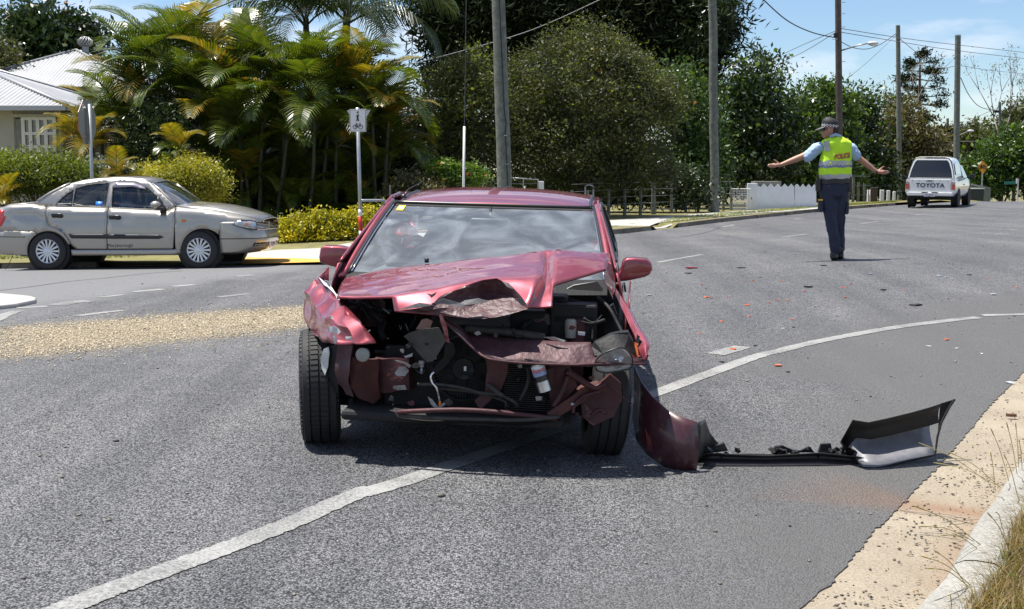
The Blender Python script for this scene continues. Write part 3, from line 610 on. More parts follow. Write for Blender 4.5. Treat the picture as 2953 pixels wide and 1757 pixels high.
LENSC = glassmat('lamp_lens', (.85, .87, .88), 1.5, dirt_haze=.25)
ORANGE = mat('amber_plastic', (.8, .2, .02), .25, coat=.5)
CHROME = mat('chrome', (.75, .75, .76), .12, metal=1)
RX = thing('wrecked_car', 'dark red sedan with crushed front end and crumpled bonnet', 'car', (-.27, 6.4, 0), (0, R(1.5), R(-5)))
MRX = mat_of(RX); MRXI = MRX.inverted()
def C(px, py, ly):
    o = MRXI @ CAMP; d = MRXI.to_3x3() @ ray(px, py); return o + d * ((ly - o.y) / d.y)
def K(x, y, ly): return C(*c1(x, y), ly)
def K2(x, y, ly): return C(*c2(x, y), ly)
def KH(x, y, ly): return C(*cH(x, y), ly)
def crumple(o, cuts=3, amp=.01, seed=1, smooth_ang=28, keep_boundary=True):
    me = o.data; bm = bmesh.new(); bm.from_mesh(me); bmesh.ops.subdivide_edges(bm, edges=bm.edges, cuts=cuts, use_grid_fill=True)
    from mathutils import noise
    for v in bm.verts:
        if keep_boundary and v.is_boundary: continue
        q = v.co * 9 + Vector((seed * 7.3, 0, 0)); v.co += Vector((noise.noise(q), noise.noise(q + Vector((9, 2, 3))), noise.noise(q + Vector((1, 5, 8))))) * amp
    bm.to_mesh(me); bm.free(); me.polygons.foreach_set('use_smooth', np.ones(len(me.polygons), bool)); me.set_sharp_from_angle(angle=R(smooth_ang))
    return o
def plate(pts, name, m, parent=RX, th=.006, bev=0.0, cr=0):     # pts: (crop1 x, crop1 y, ly)
    P_ = [K(*p) for p in pts]; o = MB().poly(P_, (0, th, 0)).build(name, m, parent, bevel=bev)
    if cr:
        bm = bmesh.new(); bm.from_mesh(o.data); bmesh.ops.triangulate(bm, faces=bm.faces); bm.to_mesh(o.data); bm.free(); crumple(o, 3, cr, seed=len(name))
    return o
def rod(pts, r, name, m, parent=RX, n=8, fn=None, sm=True):
    P_ = [(fn or K)(*p) for p in pts]; P_ = spline(P_, 5) if len(P_) > 2 else P_
    return MB().tube(P_, r, n).build(name, m, parent, smooth=sm)
# --- body side surface
def sidew(y, z):
    wz = sinterp(z, [.15, .3, .5, .7, .9, .95, 1.1, 1.28], [.77, .815, .84, .845, .79, .775, .72, .65])
    tap = interp(y, [-.8, -.2, .5, 2.3, 3.1, 3.6], [.93, .985, 1, 1, .97, .88]); return wz * tap
def sidepanel(outline, name, m, s, holes=(), step=.09, parent=RX, dx=0, solid=.012):
    mb = panel(outline, lambda y, z: (s * (sidew(y, z) + dx), y, z), holes, step)
    o = mb.build(name, m, parent, smooth=True, solid=solid); return o
def arc(cy, cz, r, a0, a1, n=12): return [(cy + r * math.cos(R(a0 + (a1 - a0) * k / n)), cz + r * math.sin(R(a0 + (a1 - a0) * k / n))) for k in range(n + 1)]
WB = 2.6
for s in (-1, 1):
    fd = sidepanel([(.52,.9),(.5,.5),(.52,.24),(1.5,.22),(1.5,.925)], 'front_door', RED, s)
    sidepanel([(1.13,.735),(1.32,.735),(1.32,.775),(1.13,.775)], 'handle', TRIM, s, parent=fd, dx=.014, step=.04)
    sidepanel([(.55,.42),(1.5,.42),(1.5,.47),(.55,.47)], 'rub_strip', TRIM, s, parent=fd, dx=.012)
    rd = sidepanel([(1.515,.925),(1.515,.22),(2.1,.22)] + arc(WB, .31, .37, 205, 130, 6)[::1][:0] + [(2.22,.42),(2.36,.6),(2.5,.72),(2.52,.94)], 'rear_door', RED, s)
    sidepanel([(2.12,.735),(2.3,.735),(2.3,.775),(2.12,.775)], 'handle', TRIM, s, parent=rd, dx=.014, step=.04)
    sidepanel([(1.52,.42),(2.2,.42),(2.2,.47),(1.52,.47)], 'rub_strip', TRIM, s, parent=rd, dx=.012)
    sidepanel([(2.53,.94),(2.52,.725)] + arc(WB, .31, .36, 100, -8, 12) + [(3.1,.24),(3.52,.3),(3.55,.62),(3.5,.86),(3.1,.93)], 'quarter_panel', RED, s)
    sidepanel([(.5,.22),(.5,.16),(2.22,.16),(2.22,.3),(2.1,.215)], 'sill', RED, s)
    gl_f = [(.78,.945),(1.49,.95),(1.49,1.235),(1.3,1.215),(1.1,1.12)]; gl_r = [(1.55,.95),(2.42,.96),(2.5,1.0),(2.3,1.215),(1.9,1.245),(1.55,1.24)]
    sidepanel([(.52,.91),(.66,.905),(2.53,.945),(3.05,.94),(2.98,.975),(2.55,1.24),(2.2,1.278),(1.7,1.29),(1.42,1.272),(1.2,1.18)], 'pillar_frame', RED, s, holes=[gl_f, gl_r], step=.07)
    sidepanel([(1.478,.94),(1.562,.94),(1.562,1.255),(1.478,1.25)], 'pillar_trim', TRIM, s, dx=.008, step=.06)
    for g_ in (gl_f, gl_r):
        sidepanel([((y - 1.5) * .985 + 1.5 if 0 else y, z) for y, z in g_], 'side_window', GLASSC, s, step=.1, dx=-.008, solid=0)
        MB().tube([(s * (sidew(y, z) + .004), y, z) for y, z in dense(g_ + g_[:1], .1, closed=False)], .011, 6, cap=False).build('window_seal', TRIM, RX, smooth=True)
# --- roof
def roofpt(u, y):
    hw = interp(y, [1.38, 1.6, 2.2, 2.75], [.66, .65, .645, .62]); zc = interp(y, [1.38, 1.5, 1.75, 2.1, 2.5, 2.75], [1.225, 1.262, 1.3, 1.322, 1.305, 1.265])
    lead = -.05 * (1 - u * u) if y < 1.42 else 0
    return Vector((u * hw, y + lead, zc - .05 * abs(u) ** 2.6 + (.012 if y < 1.42 else 0)))
yy = [1.38, 1.42, 1.5, 1.6, 1.75, 1.9, 2.1, 2.3, 2.5, 2.65, 2.75]; uu = np.linspace(-1, 1, 17)
MB().grid([[roofpt(u, y) for u in uu] for y in yy]).build('roof', RED, RX, smooth=True, solid=.015)
for s in (-1, 1):
    MB().tube([roofpt(s * .93, y) + Vector((0, 0, .006)) for y in np.linspace(1.42, 2.7, 12)], .012, 6).build('roof_rail_strip', TRIM, RX, smooth=True)
    MB().tube([roofpt(s * 1.0, y) + Vector((s * .004, 0, -.012)) for y in np.linspace(1.38, 2.75, 12)], .016, 6).build('roof_gutter', TRIM, RX, smooth=True)
# --- windscreen
def wspt(u, t, off=0):
    hw = .745 + (.64 - .745) * t; y = .56 + (1.385 - .56) * t - .11 * (1 - u * u) * (1 - .5 * t) + .0; z = .845 + (1.225 - .845) * t + .02 * math.sin(t * math.pi) + off
    return Vector((u * hw, y, z))
ws = MB().grid([[wspt(u, t) for u in np.linspace(-1, 1, 17)] for t in np.linspace(0, 1, 9)]).build('windscreen', GLASSW, RX, smooth=True)
for s in (-1, 1):
    MB().tube([wspt(s * 1.02, t, .004) for t in np.linspace(-.06, 1.02, 12)], .024, 8).build('windscreen_pillar', RED, RX, smooth=True)
    MB().tube([wspt(s * .985, t, .01) for t in np.linspace(-.02, 1, 12)], .011, 6).build('windscreen_seal', TRIM, ws, smooth=True)
    MB().tube([wspt(s * .967, t, .012) for t in np.linspace(0.0, .99, 12)], .0045, 6).build('windscreen_moulding', CHROME, ws, smooth=True)
MB().tube([wspt(u, .995, .008) for u in np.linspace(-1, 1, 17)], .012, 6).build('windscreen_seal', TRIM, ws, smooth=True)
MB().grid([[wspt(u, t, .004) for u in np.linspace(-.97, .97, 17)] for t in (.955, .985)]).build('shade_band', BLKM, ws)
stk_m = mat('yellow_sticker', (.85, .55, .03), .6); p0_, p1_ = K2(700, 175, 1.2), K2(755, 165, 1.2)
MB().grid([[wspt(u, t, .005) for u in (-.915, -.845)] for t in (.86, .95)]).build('label_sticker', stk_m, ws)
MB().grid([[wspt(u, t, .0065) for u in (-.9, -.86)] for t in (.885, .925)]).build('label_sticker', mat('sticker_white', (.8, .75, .6), .6), ws)
# --- cowl, wipers, dash
MB().grid([[(u * .74, .55 - .13 * (1 - u * u) + dy, .855 - dz_) for u in np.linspace(-1, 1, 13)] for dy, dz_ in ((.03, .0), (-.06, .025), (-.14, .07))]).build('cowl', BLKP, RX, smooth=True)
MB().lathe([(.012, -.01), (.014, 0), (.012, .014), (0.002, .016)], K(878, 163, .48), 'z', 10).build('wiper_cap', TRIM, RX, smooth=True)
MB().box((0, .95, .80), (1.3, .5, .14)).build('dashboard', mat('dash_grey', (.16, .165, .175), .8), RX, bevel=.05, smooth=True)
MB().box((-.36, .92, .875), (.42, .26, .06)).build('instrument_hood', BLKP, RX, bevel=.025)
sw = MB()
sw.tube([Vector((-.36 + .185 * math.cos(a), 1.24 + .05 * math.sin(a) * 1, .80 + .17 * math.sin(a))) for a in np.linspace(0, 2 * math.pi, 29)], .014, 8, cap=False)
sw.box((-.36, 1.24, .8), (.3, .04, .05)).box((-.36, 1.235, .73), (.05, .04, .14)); sw.build('steering_wheel', BLKP, RX, smooth=True)
# --- floor, firewall, inner shell (dark)
MB().box((0, 1.75, .2), (1.5, 3.3, .06)).build('floor_pan', BLKM, RX)
MB().box((0, .52, .5), (1.46, .05, .62)).build('firewall', BLKM, RX)
MB().box((0, 2.62, .55), (1.4, .05, .66)).build('rear_bulkhead', BLKM, RX)
def seat(x, y, m, hh=.62, w_=.5, name='front_seat', r=-.2):
    s_ = thing(name, None, None) if 0 else None
    b = MB(); rows = []
    for t in np.linspace(0, 1, 9):
        wd = w_ * interp(t, [0, .25, .62, .72, .82, 1], [.9, 1, .86, .5, .5, .36]); dep = interp(t, [0, .3, .7, 1], [.16, .13, .1, .06]); yy_ = y + t * hh * .3; zz_ = .42 + t * hh
        rows.append([(x - wd / 2, yy_, zz_), (x - wd * .3, yy_ - dep * .55, zz_), (x, yy_ - dep * .35, zz_), (x + wd * .3, yy_ - dep * .55, zz_), (x + wd / 2, yy_, zz_), (x + wd * .4, yy_ + dep * .6, zz_), (x - wd * .4, yy_ + dep * .6, zz_), (x - wd / 2, yy_, zz_)])
    b.grid(rows); b.add(rows[-1][:7], [(0, 1, 2, 3, 4, 5, 6)])
    o = b.build(name, m, RX, smooth=True, sub=1)
    MB().box((x, y - .28, .38), (w_, .5, .16)).build('seat_cushion', m, o, bevel=.05, smooth=True)
    return o
seat(-.36, 1.75, CLOTH, .8, .52); seat(.36, 1.72, CLOTH, .8, .52)
MB().grid([[(u * .62, y, z + .02 * math.cos(u * 9)) for u in np.linspace(-1, 1, 21)] for y, z in ((2.3, .42), (2.38, .7), (2.46, .88), (2.52, .9), (2.58, .88))]).build('rear_bench', CLOTHL, RX, smooth=True)
for s in (-1, 1): MB().box((s * .34, 2.5, .93), (.3, .09, .11)).build('rear_headrest', CLOTHL, RX, bevel=.03, smooth=True)
MB().box((0, 2.72, .9), (1.2, .4, .02)).build('parcel_shelf', CLOTH, RX)
# interior mirror, visors
im = MB().box(K2(1300, 285, 1.2), (.25, .03, .068)).build('interior_mirror', mat('mirror_back', (.05, .05, .055), .4), RX, bevel=.02, smooth=True)
rod([(1305,180,1.3),(1303,230,1.22),(1300,285,1.2)], .009, 'mirror_stem', TRIM, im, fn=K2)
VIS = mat('visor_grey', (.2, .2, .21), .9)
for q in ([(1360,195),(1450,190),(1880,225),(1925,255),(1900,300),(1700,300),(1530,285),(1480,262),(1450,225),(1380,218)], [(790,180),(1180,190),(1262,190),(1255,215),(1200,235),(1000,245),(800,225)]):
    MB().poly([K2(x, y, 1.34) for x, y in q], (0, .02, 0)).build('sun_visor', VIS, RX, bevel=.006)
# --- rear glass, boot, tail
rg = MB().grid([[(u * (.55 + .06 * (1 - t)), 2.76 + (3.08 - 2.76) * (1 - t) + .03 * (1 - u * u), .955 + (1.255 - .955) * t) for u in np.linspace(-1, 1, 11)] for t in np.linspace(0, 1, 5)]).build('rear_window', GLASSC, RX, smooth=True)
for s in (-1, 1): MB().tube([(s * (.565 + .05 * (1 - t)), 2.76 + .32 * (1 - t), .955 + .3 * t) for t in (0, .5, 1)], .035, 8).build('rear_pillar', RED, RX, smooth=True)
MB().grid([[(u * (.76 - .05 * k), y, z + .02 * (1 - u * u)) for u in np.linspace(-1, 1, 11)] for k, (y, z) in enumerate([(3.06, .95), (3.3, .945), (3.5, .92), (3.54, .86), (3.56, .6), (3.58, .5)])]).build('boot_lid', RED, RX, smooth=True, solid=.01)
bb = []
for z, o_ in ((.24, -.03), (.3, .02), (.42, .05), (.52, .04), (.55, .0)): bb.append([(.82 * math.copysign(abs(math.sin(a)) ** .6, math.sin(a)), 3.45 + (.2 + o_) * abs(math.cos(a)) ** .6, z) for a in np.linspace(-math.pi / 2, math.pi / 2, 21)])
MB().grid(bb).build('rear_bumper', RED, RX, smooth=True, solid=.01)
for s in (-1, 1): MB().box((s * .62, 3.56, .7), (.32, .06, .16)).build('tail_light', mat('red_lens', (.45, .01, .01), .15, coat=1), RX, bevel=.02)
# --- door mirrors
def mirror(q, ly, base, s):
    P_ = [K2(x, y, ly) for x, y in q]; c = sum(P_, Vector()) / len(P_); mb = MB(); n = len(P_); rows = []
    for k, (sc, dy) in enumerate([(.84, -.055), (.95, -.048), (1, -.028), (1, .03), (.96, .05)]):
        rows.append([c + (p - c) * sc + Vector((0, dy, 0)) for p in P_])
    vs = [p for r_ in rows for p in r_]; fs = [(i * n + j, i * n + (j + 1) % n, (i + 1) * n + (j + 1) % n, (i + 1) * n + j) for i in range(4) for j in range(n)] + [tuple(range(n)), tuple(reversed(range(4 * n, 5 * n)))]
    o = mb.add(vs, fs).build('door_mirror', RED, RX, smooth=True, bevel=.008, sharp=50)
    MB().poly([c + (p - c) * .9 + Vector((0, .052, 0)) for p in P_], (0, .003, 0)).build('mirror_glass', CHROME, o)
    b = K2(*base, ly + .02); e = Vector((s * .775, b.y + .06, b.z - .0)); MB().tube([b, b.lerp(e, .5), e], [.032, .03, .04], 8, flat=.8).build('mirror_arm', RED, o, smooth=True)
mirror([(200,440),(225,425),(330,428),(385,440),(405,470),(408,535),(390,580),(340,578),(240,552),(195,535),(190,500)], .78, (395,555), -1)
mirror([(2168,520),(2195,505),(2250,503),(2330,512),(2358,540),(2362,580),(2345,615),(2310,632),(2200,655),(2130,660),(2140,600),(2155,570)], .78, (2130,640), 1)
# --- wheels
def wheel(root, c, r, wd, face, steer=0, camber=0, rim_m=None, spokes=15, rimr=.62, name='wheel', detail=True, tread=True, sm=None):
    """wheel with axis along local x; face=+1/-1 is the outer side"""
    w_ = thing(name, None, None); del_keys = [k for k in ('label', 'category') if k in w_]
    for k in del_keys: del w_[k]
    bpy.data.objects.remove(w_)
    Mx = Matrix.Translation(c) @ Euler((0, R(camber), R(steer))).to_matrix().to_4x4()
    h = wd / 2; rr = r * rimr
    prof = [(rr, -h * .9), (rr * 1.04, -h), (r * .86, -h * 1.04), (r * .955, -h * .93), (r * .985, -h * .84)]
    if tread:
        for k, (a, b) in enumerate([(-.84, -.5), (-.44, -.04), (.04, .44), (.5, .84)]):
            prof += [(r, h * a + .002), (r, h * b - .002)]
            if k < 3: prof += [(r - .009, h * b + .001), (r - .009, h * b + .1 * h * .55)]
    else: prof += [(r, -h * .8), (r, h * .8)]
    prof += [(r * .985, h * .84), (r * .955, h * .93), (r * .86, h * 1.04), (rr * 1.04, h), (rr, h * .9)]
    n = 72 if tread else 40
    t_ = MB().lathe(prof, (0, 0, 0), 'x', n, cap=False); t_.v = [tuple(Mx @ Vector(v)) for v in t_.v]; ty = t_.build('tyre', RUBB, root, smooth=True, sharp=25)
    f_ = face * h
    rb = MB().lathe([(rr * 1.02, f_ * .86), (rr * .97, f_ * .93), (rr * .9, f_ * .78), (rr * .88, -f_ * .7)], (0, 0, 0), 'x', 36, cap=False)
    rb.v = [tuple(Mx @ Vector(v)) for v in rb.v]; ri = rb.build('rim', rim_m or ALU, ty, smooth=True, sharp=40)
    dk = MB().lathe([(rr * .9, f_ * .2), (.01, f_ * .2)], (0, 0, 0), 'x', 24, cap=False); dk.v = [tuple(Mx @ Vector(v)) for v in dk.v]; dk.build('brake_disc', BLKM, ty)
    sp = MB()
    for k in range(spokes):
        a = 2 * math.pi * k / spokes; ca, sa = math.cos(a), math.sin(a); pa, qa = -sa, ca
        def pt(rad, wv, x): return (x, ca * rad + pa * wv, sa * rad + qa * wv)
        r0, r1 = rr * .2, rr * .94; w0, w1_ = rr * .055, rr * .085
        sp.hexa([pt(r0, -w0, f_ * .62), pt(r1, -w1_, f_ * .74), pt(r1, w1_, f_ * .74), pt(r0, w0, f_ * .62)], [pt(r0, -w0, f_ * .84), pt(r1, -w1_, f_ * .9), pt(r1, w1_, f_ * .9), pt(r0, w0, f_ * .84)])
    sp.v = [tuple(Mx @ Vector(v)) for v in sp.v]; sp.build('spokes', rim_m or ALU, ri)
    hb = MB().lathe([(rr * .27, f_ * .6), (rr * .27, f_ * .86), (rr * .2, f_ * .93), (.004, f_ * .95)], (0, 0, 0), 'x', 20); hb.v = [tuple(Mx @ Vector(v)) for v in hb.v]; hb.build('hub_cap', rim_m or ALU, ri, smooth=True, sharp=40)
    return ty
def tread_blocks(root, c, r, wd, steer, camber):      # lateral sipes as raised angled blocks on the tread
    Mx = Matrix.Translation(c) @ Euler((0, R(camber), R(steer))).to_matrix().to_4x4(); mb = MB(); h = wd / 2; N = 64
    for k in range(N):
        for a, b, sk in ((-.97, -.52, .5), (-.43, -.05, -.4), (.05, .43, .4), (.52, .97, -.5)):
            vs = []
            for (x, da) in ((a, 0), (b, sk * .1)):
                rr_ = r + .0035 - (.014 if abs(x) > .9 else 0); r0 = rr_ - .012
                for ang in (k + da * 2, k + da * 2 + .62):
                    q = 2 * math.pi * ang / N
                    for rad in (r0, rr_): vs.append(Mx @ Vector((x * h, math.cos(q) * rad, math.sin(q) * rad)))
            i = [0, 1, 2, 3, 4, 5, 6, 7]
            mb.add(vs, [(1, 3, 7, 5), (0, 1, 5, 4), (2, 6, 7, 3), (0, 2, 3, 1), (4, 5, 7, 6)])
    return mb.build('tread', RUBB, root)
tyL = wheel(RX, (-.765, .02, .292), .3, .2, -1, steer=13, camber=-2, spokes=10); tread_blocks(tyL, (-.765, .02, .292), .3, .2, 13, -2)
tyR = wheel(RX, (.755, .05, .28), .3, .195, 1, steer=6, camber=3, spokes=10)
wheel(RX, (-.74, WB, .3), .3, .19, -1, spokes=10, tread=False); wheel(RX, (.74, WB, .3), .3, .19, 1, spokes=10, tread=False)
# --- bonnet: folded sheet from traced creases (x, y in the detail view, distance behind the front axle)
H0 = [(352,273,.42),(500,236,.47),(690,203,.42),(1000,170,.4),(1300,140,.36),(1590,101,.3),(1660,94,.29),(1720,91,.31),(1880,100,.33),(2057,112,.36)]
H1 = [(318,315,.18),(500,298,.18),(692,280,.1),(1000,240,.12),(1300,195,.12),(1628,180,.06),(1658,185,.16),(1712,170,.04),(1880,150,.12),(2050,160,.25)]
H2 = [(305,355,-.02),(490,352,-.05),(694,330,-.1),(960,285,-.08),(1300,250,-.12),(1625,252,-.2),(1655,262,-.06),(1695,322,-.2),(1860,270,-.05),(2042,215,.1)]
H3 = [(296,394,-.2),(470,402,-.25),(652,392,-.32),(930,345,-.3),(1310,282,-.2),(1600,300,-.3),(1640,320,-.16),(1688,395,-.3)]
H4 = [None, None, (660,440,-.36),(935,410,-.38),(1310,405,-.22),(1560,385,-.38),(1625,395,-.28),(1688,430,-.34)]
H5 = [None, None, (668,490,-.38),(960,512,-.44),(1250,533,-.47),(1530,468,-.42),(1610,462,-.36),(1690,455,-.36)]
mb = MB(); ix = {}
for r_, row in enumerate((H0, H1, H2, H3, H4, H5)):
    for c_, q in enumerate(row):
        if q: ix[r_, c_] = len(mb.v); mb.v.append(tuple(K(*q)))
for r_ in range(5):
    for c_ in range(9):
        k4 = [(r_, c_), (r_, c_ + 1), (r_ + 1, c_ + 1), (r_ + 1, c_)]
        if all(k in ix for k in k4): mb.f.append(tuple(ix[k] for k in k4))
hood = mb.build('bonnet', REDC, RX, smooth=True)
cr = hood.data.attributes.new('crease_edge', 'FLOAT', 'EDGE'); inv = {v: k for k, v in ix.items()}; cre = []
for e in hood.data.edges:
    (r0, q0), (r1, q1) = inv[e.vertices[0]], inv[e.vertices[1]]; cv = 0.0
    if q0 == q1 and q0 in (2,): cv = .95
    if q0 == q1 and q0 in (5, 6, 7): cv = .85
    if r0 == r1 and r0 == 3 and max(q0, q1) <= 4: cv = .8
    if r0 == r1 and r0 == 2 and min(q0, q1) >= 2 and max(q0, q1) <= 5: cv = .35
    cre.append(cv)
cr.data.foreach_set('value', cre)
a = hood.modifiers.new('sub', 'SUBSURF'); a.levels = 3; a.render_levels = 3; a.boundary_smooth = 'PRESERVE_CORNERS'
tx = bpy.data.textures.new('dent', 'CLOUDS'); tx.noise_scale = .16; a = hood.modifiers.new('dent', 'DISPLACE'); a.texture = tx; a.strength = .011; a.mid_level = .5
a = hood.modifiers.new('solid', 'SOLIDIFY'); a.thickness = .012; a.offset = -1
# torn dark grille and lip remains pushed into the bonnet front
TORN = mat('scraped_dark_plastic', (.05, .014, .018), .5, var=1, col2=(.1, .05, .055), vscale=26, bump=.5, bscale=30)
gq = [[(940,425,-.45),(1030,372,-.43),(1130,322,-.4),(1240,288,-.36),(1330,276,-.34),(1420,318,-.36),(1480,380,-.38),(1525,440,-.43)],
      [(900,450,-.48),(1020,430,-.43),(1130,400,-.38),(1250,370,-.3),(1330,360,-.3),(1420,390,-.34),(1490,430,-.4),(1530,462,-.45)],
      [(820,470,-.48),(1000,478,-.47),(1130,470,-.44),(1250,455,-.4),(1330,445,-.4),(1420,450,-.42),(1480,462,-.45),(1532,470,-.46)],
      [(700,488,-.41),(960,514,-.47),(1130,535,-.5),(1250,538,-.51),(1330,528,-.5),(1420,508,-.48),(1480,490,-.47),(1530,474,-.46)]]
o = MB().grid([[K(*q) for q in r_] for r_ in gq]).build('grille_remnant', TORN, RX); crumple(o, 4, .02, 3, 20)
for q in ([(900,452),(980,418),(1090,430),(1120,412),(1210,402),(1290,432),(1235,440),(1130,440),(1090,455),(985,446)], [(870,375),(905,390),(945,378),(930,400),(905,415),(893,396)], [(1450,410),(1490,400),(1525,450),(1500,455)], [(700,470),(830,440),(930,462),(820,478)], [(1360,285),(1410,300),(1440,345),(1400,330)]):
    plate([(x, y, -.52 + .03 * rnd.random()) for x, y in q], 'torn_plastic', SHARD, th=.004, cr=.012)
# folded right edge of the bonnet, cowl strip seen under it
plate([(2057,112,.36),(2040,215,.1),(2028,300,.08),(2085,415,.1),(2102,335,.3),(2085,215,.36)], 'bonnet_edge', REDC, th=.01, cr=.012)
plate([(1785,345,.3),(1830,322,.3),(1985,298,.3),(2022,350,.3),(2015,362,.3)], 'cowl_strip', mat('pale_sealant', (.5, .5, .49), .7), th=.03)
# --- crushed front wing (image left)
S1, P1, P2, P3, P4, P5, P6 = (82,362,.2), (165,272,.28), (238,335,.1), (292,402,-.08), (345,447,-.2), (440,545,-.32), (552,692,-.43)
Q6, Q5, Q4, Q3, T1, S2 = (420,700,-.46), (290,702,-.42), (200,690,-.28), (160,640,-.12), (108,600,.05), (78,440,.34)
M1, M2, M3 = (155,455,-.02), (235,540,-.27), (345,590,-.4)
pts = dict(S1=S1, P1=P1, P2=P2, P3=P3, P4=P4, P5=P5, P6=P6, Q6=Q6, Q5=Q5, Q4=Q4, Q3=Q3, T1=T1, S2=S2, M1=M1, M2=M2, M3=M3); nm = list(pts); mb = MB(); mb.v = [tuple(K(*pts[k])) for k in nm]
b0 = len(mb.v); mb.v += [(-.845, .5, .88), (-.845, .5, .5), (-.84, .36, .45)]
ii = {k: i for i, k in enumerate(nm)}; ii.update(B0=b0, B1=b0 + 1, B2=b0 + 2)
for fc in ('S1 P1 P2 M1', 'M1 P2 P3 M2', 'M2 P3 P4 M3', 'M3 P4 P5', 'M3 P5 P6 Q6', 'M2 M3 Q6 Q5', 'M1 M2 Q5 Q4', 'M1 Q4 Q3 T1', 'S1 M1 T1 S2', 'S2 T1 B2 B1', 'S2 B1 B0 S1'): mb.f.append(tuple(ii[k] for k in fc.split()))
o = mb.build('crushed_wing', REDC, RX, smooth=True); crumple(o, 5, .03, 5, 22); a = o.modifiers.new('solid', 'SOLIDIFY'); a.thickness = .008
for q in ([(222,575),(240,600),(265,590),(300,600),(322,625),(300,640),(262,628),(240,622)], [(268,655),(280,640),(300,672),(285,700),(276,680)], [(228,525),(255,520),(268,548),(245,540)], [(210,290),(235,296),(250,330),(240,332)], [(355,655),(400,660),(398,680),(360,672)]):
    plate([(x, y, -.47 + .02 * rnd.random()) for x, y in q], 'torn_paint', mat('bare_filler', (.55, .53, .53), .6), th=.004, cr=.01)
plate([(160,270,.25),(172,268,.22),(240,330,.06),(300,410,-.1),(330,440,-.18),(300,385,-.0),(245,292,.1),(228,300,.12)], 'torn_wing_edge', mat('bare_filler', (.55, .53, .53), .6), th=.006, cr=.012)
sm_ = MB().box(Vector((-.862, .28, .565)), (.02, .075, .04)).build('indicator_lamp', ORANGE, RX, bevel=.006)
# liner and inner flaps behind the wheel
plate([(210,740,-.3),(240,722,-.32),(250,760,-.32),(238,850,-.3),(215,905,-.28),(195,860,-.26),(190,800,-.26)], 'liner_flap', mat('pale_liner', (.6, .6, .57), .6), th=.01, cr=.006)
plate([(250,712,-.3),(300,705,-.34),(300,1020,-.3),(265,1010,-.25),(250,960,-.24),(205,900,-.24),(240,830,-.28)], 'wheel_liner', BLKP, th=.02, cr=.012)
plate([(300,705,-.4),(395,705,-.42),(392,760,-.42),(372,850,-.44),(378,960,-.42),(400,1038,-.38),(350,1030,-.34),(300,960,-.34),(285,830,-.36)], 'inner_wing_flap', MAUVE, th=.01, cr=.02)
plate([(375,860,-.38),(400,790,-.4),(470,810,-.4),(560,800,-.36),(570,1060,-.3),(520,1100,-.32),(430,1050,-.36),(385,980,-.38)], 'chassis_rail', RUSTR, th=.1, cr=.012)
plate([(540,795,-.3),(770,800,-.34),(765,1010,-.34),(700,1008,-.34),(560,1020,-.28)], 'rail_face', REDD, th=.1, cr=.012)
plate([(372,1060,-.2),(402,1050,-.2),(400,1090,-.22),(372,1190,-.24),(345,1190,-.22),(355,1150,-.2)], 'hanging_hose', BLKP, th=.03, cr=.004)
for q in ([(672,808),(750,812),(785,835),(770,850),(740,822),(690,820)], [(672,890),(700,850),(745,842),(765,870),(740,905),(690,905)], [(665,970),(740,965),(748,1000),(690,1005),(662,990)], [(735,770),(792,758),(790,778),(745,782)]):
    plate([(x, y, -.37) for x, y in q], 'torn_bracket', STEEL, th=.006, cr=.014)
hn = MB().lathe([(.006, -.034), (.012, -.033), (.034, -.026), (.036, -.018), (.034, .0), (.02, .03)], K(468, 768, -.4), 'y', 24).build('horn', mat('horn_grey', (.28, .28, .26), .5, metal=.3), RX, smooth=True, sharp=30)
MB().tube([K(468, 800, -.38), K(440, 850, -.36)], .009, 6).build('horn_bracket', STEEL, hn)
# engine bay masses
MB().box((.12, .25, .5), (.62, .42, .38)).build('engine_block', DUSTM, RX, bevel=.04)
MB().box((.12, .1, .66), (.5, .28, .08)).build('rocker_cover', mat('engine_cover', (.07, .068, .066), .5), RX, bevel=.03)
for s in (-1, 1): MB().box((s * .6, .22, .5), (.08, .62, .42)).build('inner_wing', REDD, RX, bevel=.02)
for s in (-1, 1): MB().lathe([(.09, 0), (.085, .12), (.05, .16)], (s * .54, .2, .6), 'z', 18).build('strut_tower', REDD, RX, smooth=True, sharp=40)
MB().box(K(1830, 560, .02), (.24, .18, .2)).build('battery', BLKP, RX, bevel=.012)
MB().box(K(1830, 540, -.06) + Vector((0, 0, .0)), (.2, .02, .03)).build('battery_clamp', DUSTM, RX)
MB().lathe([(.028, -.04), (.03, .0), (.03, .045), (.02, .055)], K(1810, 610, -.1), 'z', 16).build('fluid_reservoir', mat('reservoir_plastic', (.32, .31, .27), .5), RX, smooth=True, sharp=40)
MB().box(K(1560, 560, .05), (.22, .2, .14)).build('air_filter_box', BLKP, RX, bevel=.02)
MB().box(K(1720, 480, .12), (.12, .2, .16)).build('relay_box', BLKP, RX, bevel=.02)
MB().poly([K(x, y, -.16) for x, y in ((1858,622),(1905,626),(1903,648),(1860,644))], (0, .004, 0)).build('paper_label', mat('paper_label', (.75, .75, .72), .7), RX)
plate([(1640,655,-.42),(1700,655,-.44),(1778,678,-.44),(1760,688,-.44),(1690,676,-.43)], 'bent_bracket', ALU, th=.006, cr=.006)
plate([(1560,545,-.2),(1640,540,-.2),(1645,510,-.2),(1672,512,-.2),(1676,580,-.2),(1655,575,-.2),(1650,553,-.2)], 'bent_bracket', DUSTM, th=.008)
